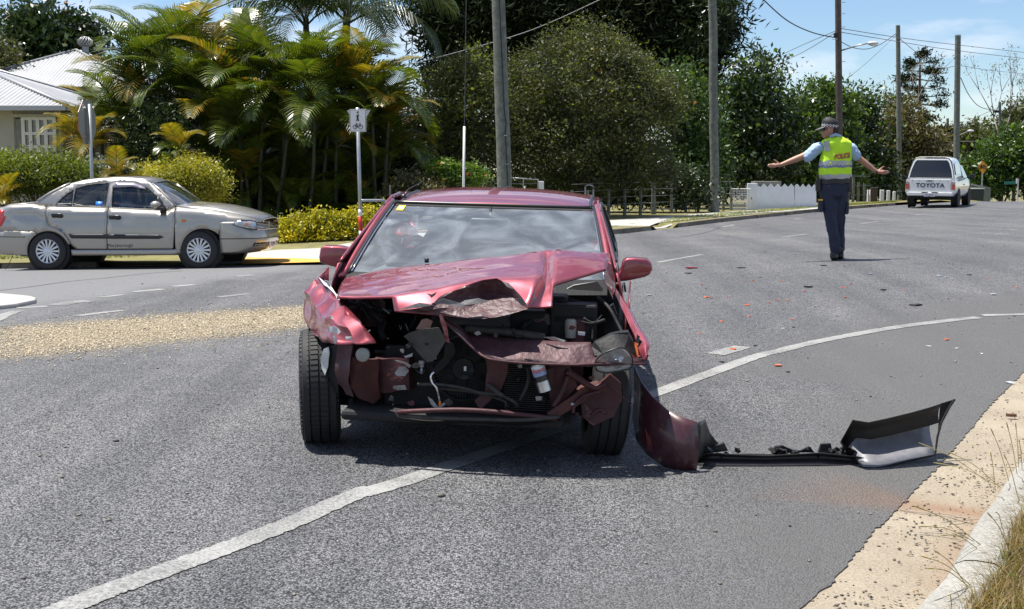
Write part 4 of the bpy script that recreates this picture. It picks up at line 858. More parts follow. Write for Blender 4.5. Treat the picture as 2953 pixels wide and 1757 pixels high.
for q, r_ in (([(380,430,.1),(450,455,.0),(520,505,-.1),(590,560,-.1)], .012), ([(440,450,-.05),(480,500,-.12),(515,560,-.12)], .006), ([(500,430,.1),(560,480,.0),(640,500,.1)], .016), ([(1480,600,-.1),(1600,540,.0),(1720,560,.05),(1760,640,-.05)], .02), ([(1900,480,.0),(1945,560,-.05),(1950,690,-.1)], .01), ([(540,750,-.25),(640,760,-.2),(740,750,-.2)], .012), ([(1700,400,.15),(1800,430,.1),(1960,470,.1)], .022),
             ([(1990,400,.1),(2060,470,.0),(2110,560,-.05),(2150,640,-.1)], .01), ([(770,420,.2),(800,520,.1),(770,600,.0)], .01), ([(1100,600,-.2),(1300,610,-.15),(1500,640,-.2)], .018), ([(600,560,-.05),(580,620,-.1),(600,670,-.1)], .018)):
    rod(q, r_, 'engine_hose', BLKP)
for q in ([(460,430,.1),(520,470,.0)], [(450,480,.05),(560,520,.0)], [(740,570,-.1),(760,620,-.1)]): rod(q, .004, 'wire_lead', SHARD)
plate([(810,605,-.2),(845,545,-.22),(880,538,-.22),(918,556,-.22),(900,600,-.2)], 'torn_panel', mat('pink_primer', (.5, .3, .27), .6), th=.006, cr=.008)
# radiator, fan, condenser
MB().box((K(1210, 960, -.2) + K(1210, 960, -.2)) / 2, (.95, .05, .36)).build('radiator', BLKM, RX)
fan_c = K(1120, 860, -.3); fo = MB().lathe([(.155, -.02), (.165, -.02), (.165, .04), (.155, .04)], fan_c, 'y', 40, cap=False).build('fan_shroud', BLKP, RX, smooth=True, sharp=30)
MB().lathe([(.055, -.03), (.055, .02)], fan_c, 'y', 24).build('fan_motor', BLKP, fo, smooth=True, sharp=30)
for k in range(7):
    a = 2 * math.pi * k / 7; ca, sa = math.cos(a), math.sin(a); u = Vector((ca, 0, sa)); t = Vector((-sa, 0, ca))
    MB().poly([fan_c + u * .05 - t * .02, fan_c + u * .15 - t * .045, fan_c + u * .15 + t * .04 + Vector((0, .02, 0)), fan_c + u * .05 + t * .02 + Vector((0, .012, 0))], (0, .004, 0)).build('fan_blade', BLKP, fo)
gd = MB()
for k in range(60):
    a = 2 * math.pi * k / 60; u = Vector((math.cos(a), 0, math.sin(a))); gd.tube([fan_c + u * .06 + Vector((0, -.03, 0)), fan_c + u * .16 + Vector((0, -.03, 0))], .0016, 4)
gd.build('fan_guard', DUSTM, fo)
MB().box(K(1127, 862, -.36), (.012, .004, .022)).build('paper_label', mat('paper_label', (.75, .75, .72), .7), RX)
cf = MB(); c0, c9 = K(1380, 1120, -.3), K(1720, 840, -.3)
for k in range(22):
    z_ = c0.z + (c9.z - c0.z) * k / 21; cf.box(((c0.x + c9.x) / 2, -.3, z_), (c9.x - c0.x, .03, .0045))
tag(cf.build('condenser_fins', DUSTM, RX), kind='stuff')
# bent upper tie panel
tb = [(965,512,-.44),(1130,632,-.38),(1450,668,-.40),(1800,690,-.40),(1942,690,-.40),(1965,788,-.46),(2300,798,-.38),(2300,832,-.39),(1960,834,-.5),(1800,838,-.53),(1400,818,-.55),(1230,773,-.53),(1000,548,-.47)]
mb = MB(); mb.v = [tuple(K(*q)) for q in tb]; mb.f = [(0, 1, 11, 12), (1, 2, 10, 11), (2, 3, 9, 10), (3, 4, 5, 9), (5, 8, 9), (5, 6, 7, 8)]
o = mb.build('tie_panel', MAUVE, RX, smooth=True); crumple(o, 4, .012, 9, 24); a = o.modifiers.new('solid', 'SOLIDIFY'); a.thickness = .01
rod([(965,512,-.45),(1130,634,-.39),(1230,773,-.54),(1400,818,-.56),(1800,838,-.54),(1960,834,-.51),(2300,832,-.4)], .006, 'tie_panel_lip', REDD)
rod([(1130,600,-.33),(1400,625,-.33),(1640,660,-.36)], .02, 'upper_crossmember', DUSTM)
for dx_ in (0, 22): MB().lathe([(.004, -.003), (.004, .003)], K(1430 + dx_, 752, -.565), 'y', 8).build('bolt_hole', BLKM, RX)
# upright torn strip and dark plate
plate([(962,515,-.5),(975,508,-.5),(1000,580,-.5),(1015,660,-.5),(1030,700,-.49),(1000,690,-.48),(985,640,-.48),(968,570,-.5)], 'torn_strip', RED, th=.012, cr=.01)
plate([(722,650,-.42),(760,630,-.43),(880,600,-.45),(950,598,-.47),(1000,690,-.47),(985,720,-.46),(915,815,-.43),(880,825,-.42),(800,740,-.4)], 'bent_plate', mat('dark_dusty_plate', (.075, .07, .062), .7, var=.4, vscale=14), th=.01, cr=.012)
plate([(1000,700,-.44),(1050,705,-.44),(1062,760,-.42),(1000,850,-.4),(940,890,-.38),(915,870,-.38),(985,790,-.42)], 'bent_plate', BLKP, th=.02, cr=.012)
MB().lathe([(.004, -.03), (.009, -.018), (.006, -.008), (.012, .0), (.012, .012), (.016, .016), (.016, .03)], K(845, 850, -.42), 'z', 12).build('lamp_socket', STEEL, RX, smooth=True, sharp=30)
rod([(925,885,-.46),(905,910,-.47),(912,950,-.47),(940,985,-.47),(955,1035,-.46),(965,1085,-.45)], .0055, 'cable', CHROME)
MB().box(K(963, 1088, -.46), (.012, .012, .02)).build('bulb', ORANGE, RX, bevel=.003)
plate([(885,1040,-.44),(905,1090,-.44),(945,1135,-.45),(1000,1095,-.45),(985,1085,-.45),(950,1110,-.45),(915,1060,-.44)], 'bent_bracket', STEEL, th=.005, cr=.004)
# centre strut
plate([(1255,785,-.46),(1410,818,-.5),(1400,900,-.48),(1350,1010,-.46),(1290,1080,-.46),(1235,1135,-.47),(1190,1060,-.45),(1250,1000,-.45),(1262,880,-.45)], 'centre_strut', RUSTR, th=.02, cr=.014)
# pipes
for q, r_ in (([(820,965,-.42),(950,965,-.44),(1100,985,-.44),(1230,1020,-.46),(1340,1030,-.48),(1440,1075,-.48),(1465,1110,-.46)], .0085), ([(960,990,-.42),(1150,1010,-.43),(1300,1045,-.46),(1385,1075,-.47),(1390,1110,-.46)], .007), ([(1530,850,-.4),(1535,950,-.42),(1480,1070,-.42)], .009), ([(1270,960,-.48),(1330,1010,-.5),(1370,1040,-.5)], .012)):
    rod(q, r_, 'coolant_pipe', DUSTM)
# receiver drier can with printed label
ca_, cb_ = K(1592, 832, -.5), K(1645, 1008, -.5); ax = (cb_ - ca_).normalized(); RR = .0335
def can(t0, t1, r_, name, m, parent=None):
    return MB().tube([ca_.lerp(cb_, t0), ca_.lerp(cb_, t1)], r_, 24).build(name, m, parent or RX, smooth=True, sharp=40)
cn = can(.0, .995, RR * .97, 'receiver_drier', ALU); can(.05, .24, RR, 'label_white', mat('label_white', (.75, .76, .78), .4), cn); can(.24, .42, RR * 1.002, 'label_blue', mat('label_blue', (.25, .33, .5), .4), cn); can(.42, .62, RR * 1.01, 'clamp_band', TRIM, cn)
lt = text_obj('Nippon', 'label_text', mat('label_red', (.5, .02, .02), .5), None, (0, 0, 0), (0, 0, 0), .026, ext=.0006, bold=.0006)
side = ax.cross(Vector((0, 1, 0))).normalized() * -1; nrm = side.cross(ax).normalized()
if nrm.y > 0: nrm = -nrm
if side.x < 0: side = -side
c_ = ca_.lerp(cb_, .2)
for v in lt.data.vertices:
    an = v.co.x * 1.0 / RR; v.co = c_ + side * (math.sin(an) * RR) + nrm * (math.cos(an) * (RR + .001 + v.co.z)) - ax * v.co.y
lt.parent = cn
# lower beam, undertray
rod([(690,1145,-.5),(800,1138,-.53),(1100,1130,-.56),(1400,1150,-.56),(1720,1188,-.5)], .012, 'lower_crossmember', REDD, n=8)
rod([(700,1165,-.5),(900,1180,-.54),(1250,1190,-.56),(1500,1195,-.55),(1740,1175,-.5)], .01, 'lower_crossmember_lip', DUSTM)
plate([(640,1180,-.45),(900,1200,-.5),(1250,1205,-.52),(1600,1200,-.5),(1745,1190,-.45),(1740,1225,-.4),(1560,1245,-.42),(1250,1225,-.42),(900,1225,-.42),(700,1235,-.4)], 'undertray', BLKP, th=.02, cr=.008)
MB().box((.0, -.2, .23), (1.1, .5, .05)).build('subframe', BLKM, RX, bevel=.02)
MB().tube([(-.74, .02, .26), (-.3, .06, .24), (.3, .06, .24), (.72, .05, .26)], .028, 8).build('axle_arm', BLKM, RX)
plate([(420,1120,-.1),(600,1130,-.15),(640,1185,-.2),(580,1170,-.15),(420,1165,-.1)], 'lower_arm', BLKM, th=.06)
# right corner: bucket, headlight, wing, rails
plate([(1938,735,-.38),(1960,700,-.38),(2060,650,-.35),(2185,628,-.32),(2190,640,-.32),(2225,690,-.3),(2232,790,-.34),(2150,730,-.4),(2010,775,-.42),(1960,785,-.42)], 'lamp_bucket', BLKP, th=.12, cr=.014)
hl = plate([(1985,870,-.42),(1972,830,-.44),(2000,785,-.45),(2060,752,-.45),(2130,730,-.44),(2175,745,-.42),(2205,790,-.4),(2200,850,-.38),(2130,872,-.4),(2040,885,-.41)], 'headlight', ALU, th=.05)
plate([(1982,875,-.47),(1968,830,-.48),(1998,782,-.48),(2060,748,-.48),(2132,726,-.47),(2178,742,-.46),(2210,790,-.45),(2204,855,-.44),(2130,877,-.45),(2040,889,-.46)], 'lens', LENSC, hl, th=.008)
rod([(1982,875,-.48),(1968,830,-.49),(1998,782,-.49),(2060,748,-.49),(2132,726,-.48),(2178,742,-.47),(2210,790,-.46),(2204,855,-.45),(2130,877,-.46),(2040,889,-.47),(1982,875,-.48)], .004, 'lens_rim', TRIM, hl)
for q in (2040, 2110): MB().lathe([(.012, -.03), (.035, .0), (.04, .01)], K(q, 812, -.42), 'y', 18, cap=False).build('reflector', CHROME, hl, smooth=True)
wr = MB(); wa = [(2092,372,.42),(2130,450,.2),(2165,520,.05),(2195,590,-.08),(2225,650,-.22),(2248,740,-.34),(2285,818,-.4)]; wb = [(2112,352,.46),(2180,440,.25),(2235,530,.08),(2280,610,-.08),(2310,660,-.2),(2342,712,-.33),(2318,770,-.37)]
wc = []; 
for q in wb: p = K(*q); wc.append(p)
rows = [[K(*q) for q in wa], [ (K(*a_) + K(*b_)) / 2 + Vector((.0, -.015, .02)) for a_, b_ in zip(wa, wb)], wc, [Vector((.865, p.y + .02, p.z - .16)) for p in wc[:-2]] + [Vector((.88, wc[-2].y + .05, wc[-2].z - .1)), Vector((.86, wc[-1].y + .04, wc[-1].z - .05))]]
o = wr.grid(rows).build('front_wing', REDC, RX, smooth=True, sub=2); crumple(o, 1, .012, 4, 60); a = o.modifiers.new('solid', 'SOLIDIFY'); a.thickness = .008
MB().grid([[(.865, .5, .86), (.862, .3, .8), (.862, .12, .73)], [(.85, .5, .6), (.855, .38, .6), (.857, .24, .66)], [(.845, .5, .42), (.85, .4, .46), (.852, .33, .56)]]).build('wing_side', RED, RX, smooth=True, solid=.008)
for q in ([(2070,450),(2095,440),(2110,480),(2140,560),(2120,560),(2085,500)], [(2110,600),(2150,640),(2200,660),(2225,700),(2190,690),(2130,650)]): plate([(x, y, .02) for x, y in q], 'torn_bracket', BLKP, th=.02, cr=.02)
for k in range(5):
    x0 = 2240 + k * 14; plate([(x0, 640 + k * 30, -.3), (x0 + 20, 655 + k * 30, -.3), (x0 + 10, 700 + k * 28, -.32), (x0 - 6, 690 + k * 28, -.32)], 'torn_tab', BLKP, th=.01)
plate([(2225,690,-.3),(2245,700,-.3),(2250,780,-.32),(2228,775,-.32)], 'bulb_tab', ORANGE, th=.004)
plate([(1660,1150,-.5),(1720,1110,-.48),(1880,985,-.42),(1990,960,-.38),(2060,990,-.36),(1990,1020,-.38),(1870,1100,-.42),(1760,1160,-.46),(1690,1190,-.5)], 'chassis_rail', RUSTR, th=.08, cr=.014)
plate([(1880,1080,-.3),(2060,900,-.28),(2140,960,-.26),(2150,1080,-.26),(2100,1180,-.28),(1960,1230,-.32),(1900,1180,-.34)], 'inner_wing_flap', REDD, th=.05, cr=.016)
plate([(2080,870,-.25),(2170,880,-.22),(2165,1080,-.2),(2130,1160,-.2),(2110,1000,-.24)], 'wheel_liner', BLKP, th=.03, cr=.015)
for q, r_ in (([(1780,880,-.44),(1850,920,-.42),(1960,985,-.4),(2030,960,-.4)], .016), ([(1700,1110,-.46),(1760,1000,-.45),(1790,910,-.44)], .014), ([(2000,1010,-.4),(1900,1040,-.42),(1840,1090,-.44),(1825,1150,-.44)], .009), ([(2060,970,-.36),(2140,1040,-.34),(2210,1090,-.36)], .003), ([(1930,1180,-.38),(1990,1130,-.38),(2040,1150,-.36)], .01)):
    rod(q, r_, 'support_rod', REDD)
plate([(1680,830,-.42),(1800,845,-.42),(1850,960,-.4),(1760,1080,-.4),(1690,1110,-.42),(1660,1000,-.42)], 'support_panel', REDD, th=.03, cr=.02)
plate([(1650,870,-.47),(1700,860,-.47),(1690,940,-.47),(1670,985,-.47)], 'torn_bracket', RUSTR, th=.01, cr=.01)
for k in range(34):
    x, y = rnd.uniform(420, 2060), rnd.uniform(430, 1050); ly = rnd.uniform(-.36, .05); dx_, dy_ = rnd.uniform(-150, 150), rnd.uniform(-60, 120)
    rod([(x, y, ly), (x + dx_ * .4 + rnd.uniform(-30, 30), y + dy_ * .3 + 25, ly - .03), (x + dx_, y + dy_, ly + rnd.uniform(-.05, .05))], rnd.choice([.0025, .003, .004, .006, .009]), 'loose_wire', [BLKP, DUSTM, BLKM, STEEL, RUSTR][k % 5], n=5)
# fine broken bits hanging in the nose
for k in range(46):
    x, y = rnd.uniform(560, 2050), rnd.uniform(560, 1180); s_ = rnd.uniform(8, 30); a0 = rnd.uniform(0, 6.28); ly = rnd.uniform(-.5, -.34)
    pl = [(x + s_ * math.cos(a0 + t) * rnd.uniform(.5, 1.3), y + s_ * math.sin(a0 + t) * rnd.uniform(.3, 1), ly) for t in (0, 1.2, 2.4, 3.8, 5)]
    plate(pl, 'broken_piece', [BLKP, DUSTM, REDD, STEEL, BLKP, RUSTR][k % 6], th=.006, cr=.008)
# aerial on the roof corner, parked white label of paper on the roof
p_ = K2(735, 105, 1.5); ae = MB().tube([p_, K2(765, 60, 1.6), K2(870, 2, 1.75)], [.006, .004, .003], 6).build('aerial', TRIM, RX, smooth=True)
MB().lathe([(.02, -.01), (.018, .0), (.008, .015)], p_, 'z', 10).build('aerial_base', TRIM, ae, smooth=True)

# ================================================================ TORN-OFF BUMPER ON THE ROAD
BM = thing('bumper_cover', 'torn off dark red bumper cover lying on the road beside the wreck', 'bumper', tuple(G(*cE(900, 640))))
def E_(x, y, Y): return W(*cE(x, y), Y + .31)
def ribbon(st, rows, name, m, bulge=0.0, lean=0.0, parent=BM, cr=0, solid=.005):
    g = []
    for t in np.linspace(0, 1, rows):
        g.append([E_(b[0], b[1], Y + lean * t).lerp(E_(a_[0], a_[1], Y + lean * t), t) + Vector((0, bulge * math.sin(math.pi * t), 0)) for a_, b, Y in st])
    o = MB().grid(g).build(name, m, parent, smooth=True, world=True)
    if cr: crumple(o, 2, cr, 2, 40)
    a = o.modifiers.new('solid', 'SOLIDIFY'); a.thickness = solid
    return o
ribbon([((105,30),(95,335),6.1),((150,132),(116,470),5.93),((212,215),(180,560),5.8),((298,292),(285,634),5.7),((390,340),(395,664),5.64),((476,370),(470,668),5.66)], 9, 'cover_skin', mat('bumper_red_shaded', (.05, .007, .012), .42, coat=.35, var=1, col2=(.075, .03, .033), vscale=16), bulge=-.05)  # car red darkened in colour to stand for the shade on this side
TORNB = mat('dark_bumper_plastic', (.03, .028, .028), .4, var=.5, vscale=12)
o = ribbon([((476,370),(470,600),5.68),((520,352),(520,560),5.78),((548,432),(545,540),5.84),((600,490),(595,530),5.88)], 4, 'torn_edge', TORNB, cr=.012)
ribbon([((450,560),(450,628),5.74),((600,548),(610,632),5.72),((650,556),(650,632),5.72),((900,566),(900,634),5.72),((1210,548),(1215,630),5.73),((1440,572),(1460,642),5.74),((1560,600),(1570,640),5.78)], 5, 'lower_lip', TORNB, bulge=.06, lean=.02)
ribbon([((480,562),(480,575),5.86),((760,555),(760,575),5.9),((1000,560),(1000,575),5.9),((1300,555),(1300,570),5.9),((1440,560),(1440,580),5.92)], 2, 'inner_flange', BLKP)
for q in ([(920,548),(945,510),(990,505),(1055,540),(1100,545),(1150,512),(1180,545),(1100,556),(960,558)], [(1205,545),(1225,495),(1280,500),(1282,535),(1310,520),(1350,552),(1250,560)], [(500,545),(560,510),(640,492),(662,540),(600,545),(540,558)], [(600,600),(650,548),(665,560),(620,612)]):
    o = MB().poly([E_(x, y, 5.84) for x, y in q], (0, .02, .0)).build('broken_mount', BLKP, BM, world=True)
    bm = bmesh.new(); bm.from_mesh(o.data); bmesh.ops.triangulate(bm, faces=bm.faces); bm.to_mesh(o.data); bm.free(); crumple(o, 2, .015, 8, 30)
for k in range(22):
    x = rnd.uniform(480, 1430); y = rnd.uniform(535, 575); s_ = rnd.uniform(12, 34); a0 = rnd.uniform(0, 6.28)
    o = MB().poly([E_(x + s_ * math.cos(a0 + t) * rnd.uniform(.5, 1.4), y + s_ * .75 * math.sin(a0 + t) * rnd.uniform(.4, 1), rnd.uniform(5.76, 5.86)) for t in (0, 1.1, 2.3, 3.6, 5)], (0, .012, .004)).build('broken_clip', BLKP if k % 3 else TORNB, BM, world=True)
    bm = bmesh.new(); bm.from_mesh(o.data); bmesh.ops.triangulate(bm, faces=bm.faces); bm.to_mesh(o.data); bm.free(); crumple(o, 2, .012, k, 30)
WINGI = mat('grey_bumper_inside', (.2, .2, .215), .45, coat=.25, var=1, col2=(.13, .13, .14), vscale=14)
st = [((1335,478),(1430,596),5.8),((1405,352),(1465,640),5.7),((1500,368),(1540,641),5.7),((1620,342),(1640,622),5.74),((1760,308),(1760,592),5.78),((1860,280),(1850,574),5.81),((1930,258),(1898,560),5.83)]
ribbon(st, 9, 'cover_inside', WINGI, bulge=.13, lean=.12)
ribbon([((a_[0], a_[1]), (a_[0] * .62 + b[0] * .38, a_[1] * .62 + b[1] * .38), Y + .02) for a_, b, Y in st], 4, 'upper_flange', BLKP, bulge=.03, lean=-.04)
MB().poly([E_(x, y, 5.94) for x, y in ((1930,258),(2015,232),(1990,262),(1945,340),(1915,440))], (0, .006, 0)).build('end_tab', BLKP, BM, world=True)
MB().tube([E_(x, y, Y) for x, y, Y in ((2015,232,5.93),(1985,275,5.92),(1935,370,5.89),(1912,455,5.86),(1898,562,5.83),(1745,598,5.77),(1570,642,5.7),(1450,643,5.69))], .006, 6).build('edge_rim', BLKP, BM, world=True)
MB().tube([E_(x, y, Y) for x, y, Y in ((1405,440,5.86),(1560,420,5.88),(1750,372,5.9),(1885,340,5.91))], [.008, .012, .012, .014], 8).build('stiffener_rib', BLKP, BM, world=True, smooth=True)
MB().poly([E_(x, y, 5.76) for x, y in ((1372,432),(1405,352),(1412,400))], (0, .004, 0)).build('red_flake', mat('red_flake', (.5, .03, .05), .5), BM, world=True)
# ================================================================ SILVER SEDAN
SILV = carpaint('champagne_paint', (.36, .34, .305), .36, .7)
SX = thing('silver_sedan', 'champagne silver sedan pulling out of the side street', 'car', (-6.29, 20.9, -.2), (R(-1.2), R(-.7), R(-4)))
MSX = mat_of(SX); MSXI = MSX.inverted()
def SP(x, y, ly=-.8):
    o = MSXI @ CAMP; d = MSXI.to_3x3() @ ray(*c3(x, y)); return o + d * ((ly - o.y) / d.y)
def SL(pts, ly=-.8): return [(p.x, p.z) for p in (SP(x, y, ly) for x, y in pts)]
_top = SL([(265,318),(388,337),(900,347),(1400,372),(1465,338),(1620,350),(1760,362),(1900,388),(2050,422),(2165,470),(2330,500)]); _tx = [p[0] for p in _top]; _tz = [p[1] for p in _top]
_btop = SL([(-60,352),(5,345),(60,322),(265,310)]); _tx = [p[0] for p in _btop] + _tx[1:]; _tz = [p[1] for p in _btop] + _tz[1:]
XN, XR = 2.2, -2.36
def swid(x, z):
    w_ = sinterp(z, [.1, .2, .35, .55, .75, .93], [.76, .79, .83, .845, .842, .80]); zt = interp(x, _tx, _tz)
    if z > zt - .13 and z <= zt + .001 or z > zt:
        w_ = .84 - .085 * min(max((z - (zt - .13)) / .13, 0), 1) ** 2
    if z > zt: w_ = interp(z - zt, [0, .04, .2, .32, .48], [.755, .75, .70, .64, .55])
    t = 1.0
    if x > 1.3: t = max(1 - ((x - 1.3) / (XN + .32 - 1.3)) ** 2.8, .02) ** (1 / 2.2)
    if x < -1.5: t = max(1 - ((-1.5 - x) / (-1.5 - XR + .3)) ** 2.8, .02) ** (1 / 2.4)
    return w_ * t
def spanel(px, name, m, s=-1, holes=(), step=.07, parent=SX, dx=0, solid=.012, raw=False):
    ol = px if raw else SL(px); hs = holes if raw else [SL(h) for h in holes]
    return panel(ol, lambda x, z: (x, s * (swid(x, z) + dx), z), hs, step).build(name, m, parent, smooth=True, solid=solid)
def parc(cx_, cy_, r, a0, a1, n=14): return [(cx_ + r * math.cos(R(a0 + (a1 - a0) * k / n)), cy_ - r * math.sin(R(a0 + (a1 - a0) * k / n))) for k in range(n + 1)]
GLS = glassmat('sedan_glass', (.5, .55, .55), 1.3)
for s in (-1, 1):
    fd = spanel([(906,349),(906,694),(1452,690),(1464,560),(1468,450),(1462,345),(1400,374)], 'front_door', SILV, s)
    rd = spanel([(389,339),(392,400),(405,465),(425,495),(490,515),(545,555),(580,610),(610,660),(645,692),(900,694),(900,349)], 'rear_door', SILV, s)
    for d_, q in ((fd, [(922,412),(1000,408),(1016,420),(1016,440),(1000,446),(925,442),(918,430)]), (rd, [(440,397),(518,394),(534,406),(534,425),(518,432),(444,428),(436,414)])): spanel(q, 'handle', TRIM, s, parent=d_, dx=.012, step=.04)
    spanel([(910,568),(1335,573),(1380,592),(1340,606),(910,605)], 'rub_strip', TRIM, s, parent=fd, dx=.014)
    spanel([(586,565),(897,567),(897,604),(615,602),(598,590)], 'rub_strip', TRIM, s, parent=rd, dx=.014)
    spanel([(1470,342),(1600,353),(1750,364),(1900,389),(2050,424),(2150,462),(1985,522),(1836,532)] + parc(1705, 705, 186, 46, 183) + [(1472,690),(1472,450)], 'front_wing', SILV, s)
    spanel([(-52,352),(5,347),(60,325),(265,316),(385,339),(388,400),(401,468),(422,499),(488,519),(540,557),(576,612),(598,650)] + parc(412, 720, 180, 22, 120, 10) + [(300,540),(150,538),(-52,536)], 'quarter_panel', SILV, s)
    spanel([(-52,539),(150,541),(300,543)] + parc(412, 720, 180, 122, 188, 8) + [(232,748),(60,742),(-52,735)], 'rear_bumper', SILV, s)
    spanel([(-52,585),(220,588),(222,594),(-52,592)], 'bumper_trim', TRIM, s, dx=.008)
    spanel([(600,697),(640,699),(900,699),(1455,695),(1520,690),(1525,735),(1450,742),(600,748)], 'sill', SILV, s)
    wq = [(455,327),(590,331),(590,190),(505,262)]; wr_ = [(603,331),(872,341),(874,140),(780,143),(690,158),(603,188)]; wf = [(930,346),(1185,358),(1388,366),(1310,265),(1200,180),(1080,137),(912,132),(915,180)]
    spanel([(268,311),(330,265),(400,218),(480,175),(560,143),(640,124),(760,110),(900,102),(1050,104),(1150,113),(1230,143),(1300,192),(1380,257),(1464,334),(1402,371),(900,346),(388,336)], 'pillar_frame', SILV, s, holes=[wq, wr_, wf], step=.06)
    for g_ in (wq, wr_, wf): spanel(g_, 'side_window', GLS, s, dx=-.008, solid=0, step=.12)
    for g_ in (wq + wq[:1], wr_ + wr_[:1], wf + wf[:1]):
        MB().tube([(x, s * (swid(x, z) + .003), z) for x, z in dense(SL(g_), .08, closed=False)], .008, 5, cap=False).build('window_seal', TRIM, SX, smooth=True)
    spanel([(1290,352),(1395,372),(1310,255),(1298,250)], 'mirror_sail', TRIM, s, dx=.006)
    spanel([(1526,446),(1558,446),(1560,466),(1526,465)], 'side_repeater', ORANGE, s, dx=.008, step=.05)
    if s == -1:
        spanel([(912,133),(1080,138),(1180,175),(1200,195),(1080,170),(916,178)], 'weather_shield', mat('smoke_plastic', (.3, .26, .33), .2, coat=1), s, dx=.02)
        spanel([(788,293),(845,296),(846,332),(790,330)], 'disc_sticker', mat('blue_sticker', (.02, .2, .65), .5), s, dx=.002, step=.05, solid=.002)
    tail = spanel([(-52,362),(0,365),(35,372),(45,400),(38,450),(15,495),(-10,512),(-52,512)], 'tail_light', mat('red_lens2', (.6, .015, .01), .15, coat=1), s, dx=.008)
    # mirrors
    mc = SP(1300, 320, -.93); mo = MB()
    rows = []
    for t in np.linspace(0, math.pi, 9): rows.append([(mc.x + .085 * math.cos(t), s * (.93 + .075 * math.sin(t) * math.cos(a)), mc.z + .058 * math.sin(t) * math.sin(a)) for a in np.linspace(0, 2 * math.pi, 13)])
    mm = mo.grid(rows).build('door_mirror', SILV, SX, smooth=True); MB().box((mc.x + .06, s * .83, mc.z - .07), (.1, .14, .045)).build('mirror_arm', TRIM, mm, bevel=.01)
tx_ = text_obj('Maryborough', 'door_lettering', TRIM, SX, (0, 0, 0), (0, 0, 0), .075, ext=.0005)
pa = SP(1012, 662)
for v in tx_.data.vertices: x_, z_ = pa.x + v.co.x, pa.z + v.co.y; v.co = Vector((x_, -(swid(x_, z_) + .0085 + v.co.z), z_))
# roof, screens, bonnet, boot
re_ = SL([(540,147),(640,124),(760,110),(900,102),(1050,104),(1150,113),(1235,146)])
def rowx(x, z, hw, crown, lean=0, n=13): return [(x + lean * (1 - u * u), u * hw, z + crown * (1 - u * u)) for u in np.linspace(-1, 1, n)]
MB().grid([rowx(x, z, swid(x, z) + .004, .05, lean=(.03 if i == len(re_) - 1 else -.03 if i == 0 else 0)) for i, (x, z) in enumerate(re_)]).build('roof', SILV, SX, smooth=True, solid=.012)
ap = SL([(1235,147),(1300,193),(1380,258),(1462,333)])
MB().grid([rowx(x, z, swid(x, z) - .012, .03, lean=.05 + .045 * i) for i, (x, z) in enumerate(ap)]).build('windscreen', glassmat('sedan_windscreen', (.45, .5, .52), 1.6, dirt_haze=.05), SX, smooth=True)
for s in (-1, 1): MB().tube([(x, s * (swid(x, z) - .005), z + .004) for x, z in ap], .018, 6).build('screen_pillar', SILV, SX, smooth=True)
cp_ = SL([(540,147),(470,182),(390,228),(300,292)])
MB().grid([rowx(x, z, (swid(x, z)) - .06, .04, lean=-.02 - .02 * i) for i, (x, z) in enumerate(cp_)]).build('rear_window', GLS, SX, smooth=True)
for s in (-1, 1): MB().tube([(x, s * (swid(x, z) - .03), z + .005) for x, z in cp_], .045, 8, flat=.6).build('rear_pillar', SILV, SX, smooth=True)
hp = SL([(1462,334),(1620,350),(1760,362),(1900,388),(2050,422),(2150,462)]); hl_ = [.26, .2, .14, .1, .08, .06]
MB().grid([rowx(x, z, max(swid(x, z - .001), .35), .07 if i < 4 else .05, lean=hl_[i] if i else .2) for i, (x, z) in enumerate(hp)]).build('bonnet', SILV, SX, smooth=True, solid=.01)
bp = SL([(-52,350),(5,344),(60,322),(150,316),(268,309)])
MB().grid([rowx(x, z, max(swid(x, z - .001), .3), .03, lean=-.04) for i, (x, z) in enumerate(bp)]).build('boot_lid', SILV, SX, smooth=True, solid=.01)
# nose (bumper fascia wraps round)
zb = SP(2000, 725).z; zl = SP(2200, 480).z
def nose(th, z, out=0.0):
    xs_ = 1.62; w_ = swid(xs_, min(z, .7)); xn = interp(z, [zb, zb + .08, zb + .2, zb + .32, zl - .02, zl + .03], [XN - .1, XN + .02, XN + .08, XN + .06, XN - .02, XN - .1]) + out
    c_, s_ = math.cos(th), math.sin(th)
    return Vector((xs_ + (xn - xs_) * max(c_, 0) ** .72, math.copysign(abs(s_) ** .55, s_) * (w_ + out), z))
ths = np.linspace(-math.pi / 2, math.pi / 2, 41); zs = np.concatenate([[zb, zb + .03, zb + .08], np.linspace(zb + .14, zl, 8), [zl + .03]])
nb = MB().grid([[nose(t, z) for t in ths] for z in zs]).build('front_bumper', SILV, SX, smooth=True, solid=.01)
MB().grid([[nose(t, zb + dz_, .012) for t in ths] for dz_ in (.225, .237)]).build('bumper_trim', TRIM, nb, smooth=True)
# lights, grille, plate by direction on the nose
def nz_at(x, y):      # photo detail pixel -> (th, z) on the nose
    best = None
    for th in np.linspace(-1.55, .9, 120):
        for it in range(1):
            p0 = nose(th, .5); d = MSXI.to_3x3() @ ray(*c3(x, y)); o = MSXI @ CAMP; t = (p0.y - o.y) / d.y; q = o + d * t; p = nose(th, q.z); e = abs(p.x - q.x)
            if best is None or e < best[0]: best = (e, th, q.z)
    return best[1], best[2]
def npatch(px, name, m, out, parent=nb, rows=4, cols=8):
    a, b, c_, d_ = [nz_at(*q) for q in px]      # tl, tr, br, bl
    g = []
    for i in range(rows + 1):
        v_ = i / rows; L0 = (a[0] + (d_[0] - a[0]) * v_, a[1] + (d_[1] - a[1]) * v_); R0 = (b[0] + (c_[0] - b[0]) * v_, b[1] + (c_[1] - b[1]) * v_)
        g.append([nose(L0[0] + (R0[0] - L0[0]) * k / cols, L0[1] + (R0[1] - L0[1]) * k / cols, out) for k in range(cols + 1)])
    return MB().grid(g).build(name, m, parent, smooth=True)
